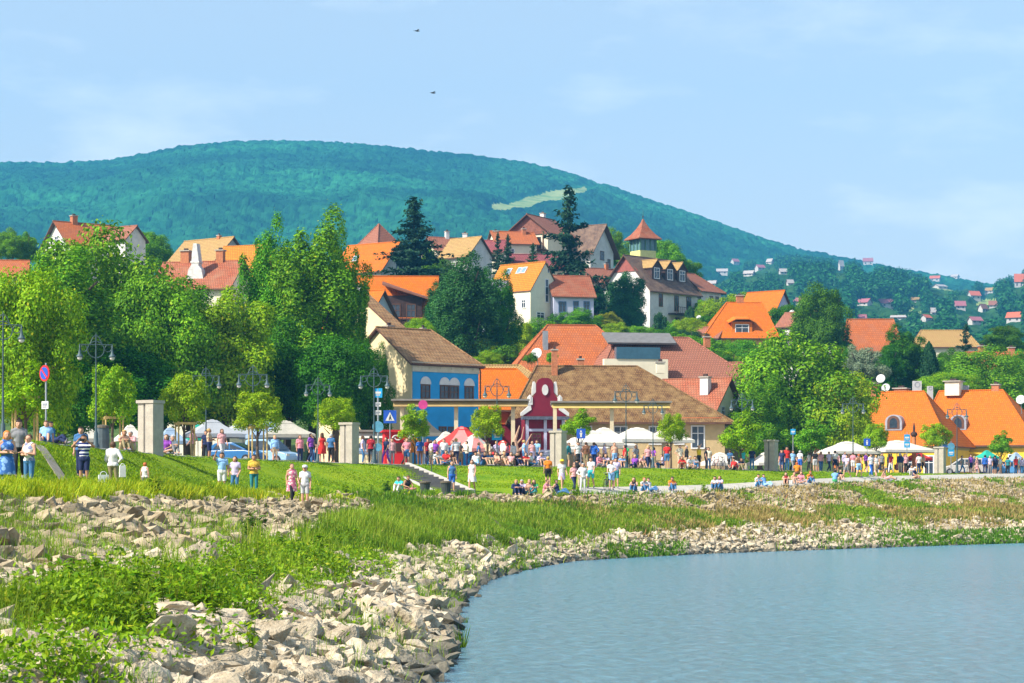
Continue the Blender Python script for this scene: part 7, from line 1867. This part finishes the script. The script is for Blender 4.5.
person(at_depth(222, 97), 'raise', 5, 1.78, 'tee:lightblue', 'shorts:white', 'short:dark', 'man in light blue shirt and white shorts raising one arm', skin='tan')
person(at_depth(235, 97), 'hips', -10, 1.66, 'tee:lilac', 'trousers:jeans', 'long:brown', 'woman in lilac shirt and jeans with sunglasses beside the man raising his arm')
person(at_depth(254, 98), 'fold', 10, 1.76, 'tee:mustard', 'trousers:teal', 'short:dark', 'man in mustard shirt and dark teal jeans with folded arms', skin='tan')
person(at_depth(292, 97), 'walk', 25, 1.66, 'dress:pinkprint', 'trousers:black', 'bun:brown', 'woman in pink patterned tunic and black leggings')
person(at_depth(305, 97), 'stand', -5, 1.74, 'tee:white', 'shorts:lightgrey', 'short:brown', 'man with white cap, white shirt and pale shorts', hat='cap:white')
person(at_bank(399, 1.22), 'ground', -25, 1.70, 'tee:turquoise', 'trousers:white', 'short:dark', 'person in turquoise shirt crouching on the lawn')
person(at_bank(408, 1.22), 'cross', 30, 1.70, 'tank:black', 'shorts:pink', 'short:brown', 'person in black top sitting on the lawn beside the turquoise shirt', skin='tan')
person(at_bank(452, 1.10), 'stand', 10, 1.70, 'tank:denim', 'shorts:blue', 'bun:brown', 'woman in denim top and blue shorts at the foot of the stairs')
person(at_bank(472, 1.12), 'walk', -15, 1.72, 'dress:white', 'none:white', 'long:brown', 'woman in short white dress right of the stairs')
# --- on the footpath
PP = [(548, 1.30, 'stand', 190, 1.72, 'tee:orange', 'shorts:black', 'bun:blond', 'person in orange top and black shorts standing on the lawn'), (562, 1.16, 'walk', 20, 1.70, 'tee:white', 'skirt:lilac', 'long:blond', 'woman in white shirt and lilac skirt with yellow hat', 'brim:yellow'),
      (577, 1.2, 'stand', 175, 1.74, 'tank:black', 'trousers:beige', 'short:dark', 'person in black top and beige trousers seen from behind'), (583, 1.04, 'hips', 5, 1.70, 'shirt:white', 'trousers:white', 'short:grey', 'person dressed all in white standing at the path edge'),
      (574, 1.10, 'walk', 30, 1.6, 'tee:rose', 'trousers:navy', 'long:brown', 'person in rose shirt half hidden behind the one in white'), (591, 1.18, 'walk', -20, 1.76, 'tee:white', 'shorts:turquoise', 'short:brown', 'man in white shirt and turquoise shorts walking with an arm out'),
      (611.5, 1.12, 'bike', 5, 1.72, 'tee:white', 'shorts:lightblue', 'bun:brown', 'woman in white shirt and blue shorts pushing a bicycle'), (616, 1.17, 'stand', -10, 1.76, 'tee:lilac', 'shorts:teal', 'short:brown', 'person in lilac shirt and teal shorts behind the bicycle pusher'),
      (516, 1.01, 'ground', 10, 1.7, 'shirt:navy', 'trousers:navy', 'short:blond', 'blond person in navy sitting on the bank top'), (522, 1.01, 'ground', -15, 1.7, 'tee:lilac', 'trousers:navy', 'short:grey', 'grey haired person in lilac sitting between navy and rose shirts'), (529, 1.02, 'cross', 15, 1.68, 'tank:peach', 'trousers:teal', 'short:blond', 'person in peach top and teal trousers sitting on the bank top'), (534, 1.02, 'ground', -10, 1.65, 'tee:green', 'trousers:teal', 'long:brown', 'person in green shirt at the right end of the sitting four'),
      (547, 1.02, 'ground', 60, 1.7, 'tee:pink', 'trousers:beige', 'bun:brown', 'person in pink shirt sitting sideways on the bank top'), (560, 1.02, 'lean', 60, 1.72, 'tank:navy', 'trousers:denim', 'short:dark', 'person in navy top and jeans leaning back beside the pink shirt'),
      (634, 1.04, 'ground', -20, 1.7, 'tank:black', 'trousers:denim', 'long:brown', 'person in black top sitting on the path edge left of the striped lap pair'), (644, 1.03, 'ground', 25, 1.7, 'tee:lightgrey', 'trousers:jeans', 'bun:red', 'red haired person in light grey shirt and jeans sitting on the path edge'), (651, 1.03, 'lean', 40, 1.7, 'tee:white', 'trousers:denim', 'short:brown', 'person in white shirt and denim leaning back on the path edge'),
      (672, 1.04, 'ground', 15, 1.74, 'tee:orange', 'trousers:jeans', 'short:dark', 'person in orange shirt and jeans sitting alone on the path edge', None, 'tan'), (715, 1.03, 'ground', -20, 1.72, 'tee:white', 'trousers:denim', 'short:dark', 'person in white shirt sitting in a pair on the path edge'), (720, 1.04, 'ground', -35, 1.68, 'tee:lilac', 'trousers:jeans', 'long:brown', 'brown haired partner leaning close in the pair on the path edge'),
      (758, 1.03, 'ground', 30, 1.72, 'tee:white', 'trousers:jeans', 'short:dark', 'person in white shirt and jeans sitting below the fourth pillar'), (766, 1.03, 'lean', 40, 1.7, 'tee:skyblue', 'trousers:lightblue', 'short:dark', 'person in sky blue clothes reclining below the fourth pillar'),
      (786, 1.04, 'ground', -10, 1.7, 'tank:darkred', 'shorts:black', 'long:brown', 'person in dark red top at the left of the sitting row on the path'), (794, 1.04, 'ground', 10, 1.68, 'tank:peach', 'shorts:white', 'bun:brown', 'person in peach top in the sitting row on the path'), (801, 1.05, 'cross', -10, 1.68, 'tee:pink', 'shorts:denim', 'long:brown', 'person in pink shirt in the sitting row on the path'), (810, 1.04, 'ground', 25, 1.74, 'tee:orange', 'trousers:jeans', 'short:red', 'person in orange shirt and jeans ending the sitting row on the path', None, 'tan'),
      (835, 1.05, 'ground', 170, 1.75, 'tee:skyblue', 'shorts:green', 'short:dark', 'person in sky blue shirt and green shorts sitting with back turned'), (840, 1.10, 'ground', 30, 1.6, 'tee:navy', 'shorts:beige', 'bun:brown', 'person in navy beside the sky blue and green one'), (887, 1.05, 'lean', 70, 1.72, 'tank:peach', 'shorts:rose', 'short:brown', 'person in peach and rose reclining on the path edge'), (915, 1.06, 'cross', 50, 1.76, 'tee:navy', 'shorts:peach', 'short:grey', 'person in navy shirt sitting at the path edge before the farthest pillar', 'cap:white'), (912, 1.3, 'ground', -20, 1.72, 'tee:white', 'trousers:lightgrey', 'short:dark', 'person in white shirt and pale trousers just behind the navy shirt by the farthest pillar'),
      (847, 1.30, 'walk', -60, 1.72, 'tee:lilac', 'shorts:grey', 'long:dark', 'woman in lilac shirt walking along the path right of the huge tree'), (859, 1.25, 'walk', 150, 1.8, 'tank:brown', 'shorts:lightblue', 'short:red', 'person with brown backpack top and pale blue shorts walking away'), (871, 1.2, 'walk', 30, 1.76, 'tee:white', 'trousers:blue', 'short:dark', 'person in white shirt and blue trousers on the path before the parasols'), (876, 1.25, 'walk', 200, 1.7, 'tank:white', 'shorts:beige', 'bun:blond', 'blond person in white top and beige shorts walking near the parasols'),
      (797, 1.7, 'ground', 180, 1.78, 'tee:orange', 'shorts:brown', 'short:red', 'large person in bright orange shirt sitting on the lawn above the row')]
for r in PP:
    q = at_bank(r[0], r[1]); z = q.z + (.05 if q.x > 4 and r[1] < 1.21 else 0.0)
    person((q.x, q.y, z), r[2], r[3], r[4], r[5], r[6], r[7], r[8], hat=r[9] if len(r) > 9 else None, skin=r[10] if len(r) > 10 else None)

# --- on the promenade: standing and walking
PS = [(322, 1.0, 'stand', 200, 1.74, 'dress:red', 'none:red', 'long:brown', 'woman in long red dress standing left of the second pillar'), (311, 1.3, 'walk', 60, 1.68, 'tee:purple', 'trousers:navy', 'long:dark', 'person in purple shirt beside the woman in red dress'), (331, 1.6, 'stand', 170, 1.75, 'tee:denim', 'trousers:black', 'short:grey', 'person in denim shirt right of the woman in red dress'),
      (363, 1.0, 'stand', 90, 1.7, 'tee:lilac', 'trousers:jeans', 'long:brown', 'person in lilac shirt just right of the second pillar'), (371, 1.4, 'stand', 180, 1.76, 'tee:darkred', 'trousers:black', 'short:dark', 'person in dark red shirt standing with back turned by the second pillar'), (386, 1.6, 'walk', -40, 1.7, 'tee:navy', 'trousers:purple', 'long:dark', 'person in navy shirt walking under the crossing sign'), (392, 2.4, 'stand', 20, 1.7, 'tee:rose', 'trousers:grey', 'short:brown', 'person in rose shirt in front of the red kiosk'),
      (407, 2.0, 'hips', 0, 1.7, 'tee:pink', 'shorts:denim', 'bun:brown', 'person in pink shirt left of the globe tree trunk'), (420, 2.5, 'stand', 180, 1.74, 'tee:blue', 'trousers:brown', 'short:dark', 'person in bright blue shirt under the orange parasol'), (428, 3.0, 'stand', 30, 1.76, 'tee:darkred', 'trousers:navy', 'short:dark', 'person in dark red shirt right of the orange parasol'),
      (532, 1.3, 'stand', 20, 1.72, 'tank:rose', 'shorts:lilac', 'long:dark', 'person in rose top beside the light blue shirt at the baroque gable'), (537, 1.6, 'walk', -20, 1.78, 'tee:lightblue', 'trousers:jeans', 'short:brown', 'tall person in light blue shirt left of the third pillar'), (456, 2.4, 'stand', 190, 1.8, 'tee:white', 'trousers:navy', 'short:blond', 'blond person in white shirt standing behind the seated crowd'),
      (578, 1.2, 'walk', 40, 1.72, 'tee:white', 'trousers:black', 'short:dark', 'person in white shirt right of the third pillar'), (586, 1.3, 'stand', 170, 1.72, 'shirt:brown', 'trousers:khaki', 'bun:brown', 'person in brown shirt next to the white shirt right of the third pillar'), (594, 1.5, 'hips', 175, 1.74, 'shirt:blue', 'trousers:navy', 'short:brown', 'person in royal blue shirt with back turned before the white parasols'), (614.5, 1.5, 'stand', 20, 1.76, 'tank:peach', 'shorts:lightblue', 'bun:brown', 'person in peach top and blue shorts standing above the bicycle'),
      (667, 1.0, 'stand', 185, 1.80, 'tee:red', 'shorts:jeans', 'short:brown', 'man in red shirt and blue shorts standing with back turned', None, 'tan'), (680, 2.6, 'hips', 20, 1.78, 'tee:cream', 'trousers:beige', 'short:brown', 'person in cream shirt right of the red shirted man'), (699, 2.0, 'raise', 60, 1.80, 'tee:yellow', 'shorts:black', 'short:blond', 'person in bright yellow shirt stretching an arm before the door'), (706, 3.0, 'stand', 90, 1.7, 'tee:black', 'trousers:black', 'short:dark', 'person in black standing before the dark door'), (743, 2.0, 'walk', 40, 1.7, 'tee:turquoise', 'trousers:grey', 'long:blond', 'person in turquoise shirt left of the huge tree foot'), (752, 1.2, 'stand', 180, 1.74, 'tee:navy', 'trousers:jeans', 'short:dark', 'person in navy shirt just left of the fourth pillar'),
      (787, 1.4, 'stand', 15, 1.95, 'tee:red', 'trousers:denim', 'short:dark', 'tall person in red shirt right of the fourth pillar', None, 'tan'), (782, 1.8, 'stand', -10, 1.7, 'tee:navy', 'trousers:navy', 'short:dark', 'person in navy hidden behind the tall red shirt'), (793, 2.2, 'walk', 20, 1.68, 'tee:lightblue', 'trousers:grey', 'long:brown', 'person in pale blue shirt right of the tall red shirt'), (800, 2.8, 'stand', 160, 1.72, 'tee:white', 'shorts:blue', 'short:grey', 'grey haired person in white shirt under the loose globe tree'), (815, 2.0, 'stand', 190, 1.74, 'tee:black', 'shorts:lightgrey', 'short:brown', 'person in black shirt and pale shorts beside the short red sign'), (821, 3.0, 'walk', 0, 1.7, 'tee:rose', 'trousers:denim', 'long:brown', 'woman in rose shirt in the crowd right of the huge tree'), (829, 2.0, 'walk', 40, 1.7, 'tee:lilac', 'trousers:navy', 'short:dark', 'person in lilac shirt at the left rim of the right parasol'),
      (835, 1.6, 'stand', 170, 1.78, 'tee:white', 'shorts:navy', 'short:dark', 'broad person in white shirt before the right parasol'), (845, 1.8, 'stand', 20, 1.70, 'shirt:lilac', 'trousers:grey', 'long:dark', 'dark haired person in long lilac shirt before the right parasol'), (853, 2.6, 'stand', 160, 1.7, 'tee:pink', 'shorts:white', 'bun:brown', 'person in pink shirt at the lamp post right of the huge tree'), (866, 2.0, 'walk', 50, 1.7, 'tee:purple', 'shorts:black', 'short:brown', 'person in purple shirt between the right parasols'), (882, 1.7, 'stand', 10, 1.7, 'tee:grey', 'trousers:black', 'long:dark', 'dark haired person in grey under the broad parasol'), (891, 2.2, 'walk', -40, 1.68, 'tee:darkred', 'trousers:white', 'long:brown', 'person in dark red with white trousers under the broad parasol'), (900, 1.8, 'stand', 180, 1.74, 'shirt:navy', 'trousers:beige', 'short:grey', 'person in navy with beige trousers under the broad parasol'), (906, 2.6, 'stand', 20, 1.7, 'tee:rose', 'trousers:black', 'bun:dark', 'person in rose shirt by the cyan banner'), (919, 2.2, 'stand', 190, 1.74, 'tee:white', 'trousers:navy', 'short:dark', 'person in white shirt at the terracotta post'),
      (971, 1.0, 'stand', 30, 1.8, 'tee:purple', 'shorts:navy', 'short:brown', 'person in purple shirt and navy shorts beside the silver car'), (977, 1.6, 'walk', 60, 1.6, 'dress:rose', 'none:rose', 'long:blond', 'blond person in rose dress at the right crowd'), (985, 1.2, 'stand', 175, 1.8, 'shirt:blue', 'trousers:navy', 'short:dark', 'person in royal blue in the right hand crowd'), (990, 1.8, 'hips', 0, 1.76, 'tee:lilac', 'trousers:grey', 'short:grey', 'person in lilac at the middle of the right hand crowd'), (995, 1.4, 'stand', 180, 1.8, 'shirt:navy', 'shorts:navy', 'short:dark', 'person dressed all in navy in the right hand crowd'), (1000, 1.0, 'walk', 30, 1.7, 'tank:white', 'shorts:peach', 'bun:brown', 'person in white top and peach shorts in the right hand crowd'), (1008, 2.2, 'stand', 170, 1.7, 'tee:teal', 'trousers:black', 'short:dark', 'person in teal in front of the blue car'), (1016, 1.5, 'stand', 20, 1.8, 'tee:red', 'trousers:navy', 'short:brown', 'person in red shirt at the far right of the promenade'), (1022, 1.2, 'walk', -20, 1.7, 'shirt:lilac', 'trousers:jeans', 'long:brown', 'person in lilac and jeans cut by the right edge'), (962, 2.0, 'walk', 80, 1.7, 'tee:grey', 'trousers:jeans', 'short:dark', 'person in grey shirt and jeans right of the farthest pillar'),
      (206, 5.0, 'stand', 10, 1.7, 'tee:navy', 'trousers:black', 'short:dark', 'person in navy standing in the shade behind the lamp'), (222, 3.0, 'walk', 30, 1.7, 'tee:rose', 'trousers:white', 'long:brown', 'person in rose shirt above the man raising his arm'), (300, 4.0, 'stand', 30, 1.7, 'tee:pink', 'trousers:navy', 'long:brown', 'person in pink shirt below the beige parasol'), (435, 4.5, 'stand', 0, 1.72, 'tee:purple', 'trousers:black', 'long:dark', 'person in purple under the left rim of the red parasol'), (648, 4.0, 'walk', 20, 1.7, 'tee:rose', 'trousers:navy', 'long:blond', 'blond person in rose under the largest white parasol'), (626, 4.0, 'stand', 160, 1.72, 'tee:green', 'trousers:black', 'short:dark', 'person in green under the white parasol left of the lamp')]
for r in PS:
    q = prom(r[0], r[1]); person(tuple(q), r[2], r[3], r[4], r[5], r[6], r[7], r[8], hat=r[9] if len(r) > 9 else None, skin=r[10] if len(r) > 10 else None)
# seated on the promenade kerb and the low bench
PE = [(131, .5, 'rose', 'beige', 'short:grey', 'person in rose sitting on the bench left of the nearest pillar'), (124, .6, 'peach', 'khaki', 'short:blond', 'person in peach sitting beside the rose shirt near the grey bin'), (166, .5, 'purple', 'jeans', 'long:brown', 'person in purple sitting just right of the nearest pillar'), (172, .6, 'white', 'grey', 'short:grey', 'person in white sitting next to the bicycle at the nearest pillar'), (46, .8, 'lightblue', 'denim', 'short:brown', 'person in light blue sitting under the no parking sign'), (55, .9, 'denim', 'navy', 'short:dark', 'person in dark denim reclining near the no parking sign'),
      (437, .4, 'white', 'jeans', 'short:dark', 'person in white shirt and jeans at the left end of the kerb crowd'), (446, .5, 'red', 'denim', 'short:brown', 'person in red tee sitting in the kerb crowd below the red parasol'), (452, .5, 'brown', 'beige', 'long:brown', 'person in brown sitting in the kerb crowd below the red parasol'), (476, .4, 'white', 'lightblue', 'short:dark', 'person in white with pale blue trousers sitting right of the white dress'), (484, .5, 'navy', 'denim', 'short:dark', 'person in navy sitting in the middle of the kerb crowd'), (490, .4, 'denim', 'beige', 'long:brown', 'person in denim sitting below the cyan board'), (496, .5, 'peach', 'brown', 'short:brown', 'person in peach tee sitting below the cyan board'), (504, .4, 'beige', 'peach', 'bun:blond', 'blond person in beige sitting right of the cyan board'), (511, .5, 'rose', 'khaki', 'long:brown', 'person in rose tee sitting before the driftwood sculpture'), (517, .6, 'black', 'navy', 'short:dark', 'person in black sitting under the green umbrella edge'), (526, .4, 'red', 'denim', 'long:dark', 'person in red with long dark hair sitting near the baroque gable'), (531, .4, 'white', 'jeans', 'short:dark', 'person in white tee sitting beside the red one near the baroque gable'), (541, .4, 'lilac', 'grey', 'bun:brown', 'person in lilac sitting beside the dark parked bicycle'),
      (634, .5, 'purple', 'navy', 'bun:blond', 'blond person in purple sitting on the kerb below the white parasols'), (642, .5, 'rose', 'beige', 'bun:blond', 'person in rose sitting on the kerb beside the purple top'), (682, .2, 'red', 'brown', 'long:brown', 'brown haired person in red sitting at the kerb right of the red shirted man'), (690, .3, 'white', 'grey', 'short:grey', 'person in white sitting right of the brown haired one in red'), (695, .5, 'lightgrey', 'jeans', 'short:dark', 'person in light grey sitting below the yellow shirt'), (733, .2, 'red', 'black', 'short:dark', 'person in red and black reclining left of the fourth pillar'), (741, .3, 'navy', 'khaki', 'long:brown', 'person in navy sitting close to the fourth pillar'), (606, .6, 'lilac', 'jeans', 'long:brown', 'person in lilac sitting above the bicycle wheel'), (600, .8, 'pink', 'grey', 'short:brown', 'person in pink sitting before the second row parasol'), (622, .7, 'skyblue', 'navy', 'short:dark', 'person in sky blue sitting below the tucked white parasol')]
for k, (px, d, tc, bc, hr_, lb) in enumerate(PE):
    q = prom(px, d - .5); pose = ('ground', 'ground', 'cross', 'ground', 'lean')[k % 5] if 'reclin' not in lb else 'lean'
    person((q.x, q.y, q.z + .03), pose, (k * 47) % 80 - 40 + (20 if px < 512 else 10), 1.66 + .04 * (k % 4), ('tee:' if k % 3 else 'shirt:') + tc, 'trousers:' + bc if k % 2 else 'shorts:' + bc, hr_, lb, skin='tan' if k % 4 == 1 else None)
# guests at the cafe tables
cols = ['white', 'navy', 'rose', 'lightblue', 'red', 'beige', 'green', 'grey', 'lilac', 'orange', 'teal', 'pink', 'denim', 'cream']
k = 0
for (px, d) in TB:
    for dx, rz in ((-5, 90), (5, -90)):
        k += 1
        where = 'white parasols' if 570 < px < 700 else 'right hand parasols' if px > 800 else 'red striped parasol' if px > 400 else 'grey tents'
        q = prom(px + dx, d); tc = cols[(k * 5) % len(cols)]
        q = q + Vector((.05 if dx < 0 else -.05, 0, -.035))
        person(tuple(q), 'sit', rz, 1.66 + .03 * (k % 5), 'tee:' + tc, 'trousers:' + ('jeans', 'black', 'khaki')[k % 3], ('short:dark', 'long:brown', 'short:brown', 'bun:blond')[k % 4], 'cafe guest in %s shirt seated at a table under the %s' % (tc, where), group='guests seated at the cafe tables')

# the rest of the crowd standing between and behind the others
ZN = [(440, 480, 'left of the cyan board'), (484, 528, 'right of the cyan board'), (566, 606, 'just right of the third pillar'), (608, 660, 'left of the red shirted man'), (684, 740, 'by the restaurant door'),
      (776, 830, 'under the huge tree'), (832, 880, 'by the right parasol'), (884, 930, 'under the broad parasol'), (960, 1022, 'before the yellow inn'), (270, 345, 'left of the second pillar'), (380, 436, 'near the red kiosk'), (150, 225, 'right of the nearest pillar')]
cg = np.random.default_rng(99)
tcs = ['white', 'navy', 'rose', 'lightblue', 'red', 'beige', 'black', 'grey', 'lilac', 'cream', 'teal', 'pink', 'denim', 'purple']; bcs = ['jeans', 'black', 'khaki', 'navy', 'beige']
seen_l = set()
for zi, (a_, b_, where) in enumerate(ZN):
    for q_ in range(5 if zi in (0, 1, 2, 3, 6, 7, 8) else 3):
        px = a_ + (b_ - a_) * (q_ + cg.uniform(.1, .9)) / 5 if zi in (0, 1, 2, 3, 6, 7, 8) else a_ + (b_ - a_) * (q_ + cg.uniform(.1, .9)) / 3
        tc = tcs[(zi * 5 + q_ * 3) % len(tcs)]; bc = bcs[(zi + q_) % 5]; hc = ('short:dark', 'long:brown', 'short:brown', 'bun:blond', 'short:grey', 'long:dark')[(zi + 2 * q_) % 6]
        ps = ('stand', 'walk', 'hips', 'fold', 'stand')[(q_ + zi) % 5]; d_ = cg.uniform(2.4, 5.5)
        verb = {'stand': 'standing', 'walk': 'walking', 'hips': 'waiting', 'fold': 'folding arms'}[ps]
        p_ = prom(px, d_); p_ = p_ + Vector((0, 0, -.02))
        person(tuple(p_), ps, float(cg.uniform(-180, 180)), float(cg.uniform(1.6, 1.84)), ('tee:' if q_ % 3 else 'shirt:') + tc, ('trousers:' if q_ % 2 else 'shorts:') + bc, hc, 'person in %s top and %s %s %s %s' % (tc, bc, 'trousers' if q_ % 2 else 'shorts', verb, where), skin='tan' if q_ % 4 == 2 else None, group='people in the promenade crowd')

# ---------------------------------------------------------------- haze
hz_m, nt, N, L, out = new_mat('haze_air')
pv = N.new('ShaderNodeVolumePrincipled'); pv.inputs['Density'].default_value = HAZE_DENSITY; pv.inputs['Color'].default_value = rgba(HAZE_COLOR); pv.inputs['Anisotropy'].default_value = 0.0
L.new(pv.outputs[0], out.inputs['Volume'])
hb = MB().box(-2600, 2600, -260, 3480, -130, 620)
tag(hb.build('haze', hz_m), 'thin blue haze in the air over the valley', 'haze', kind='stuff')
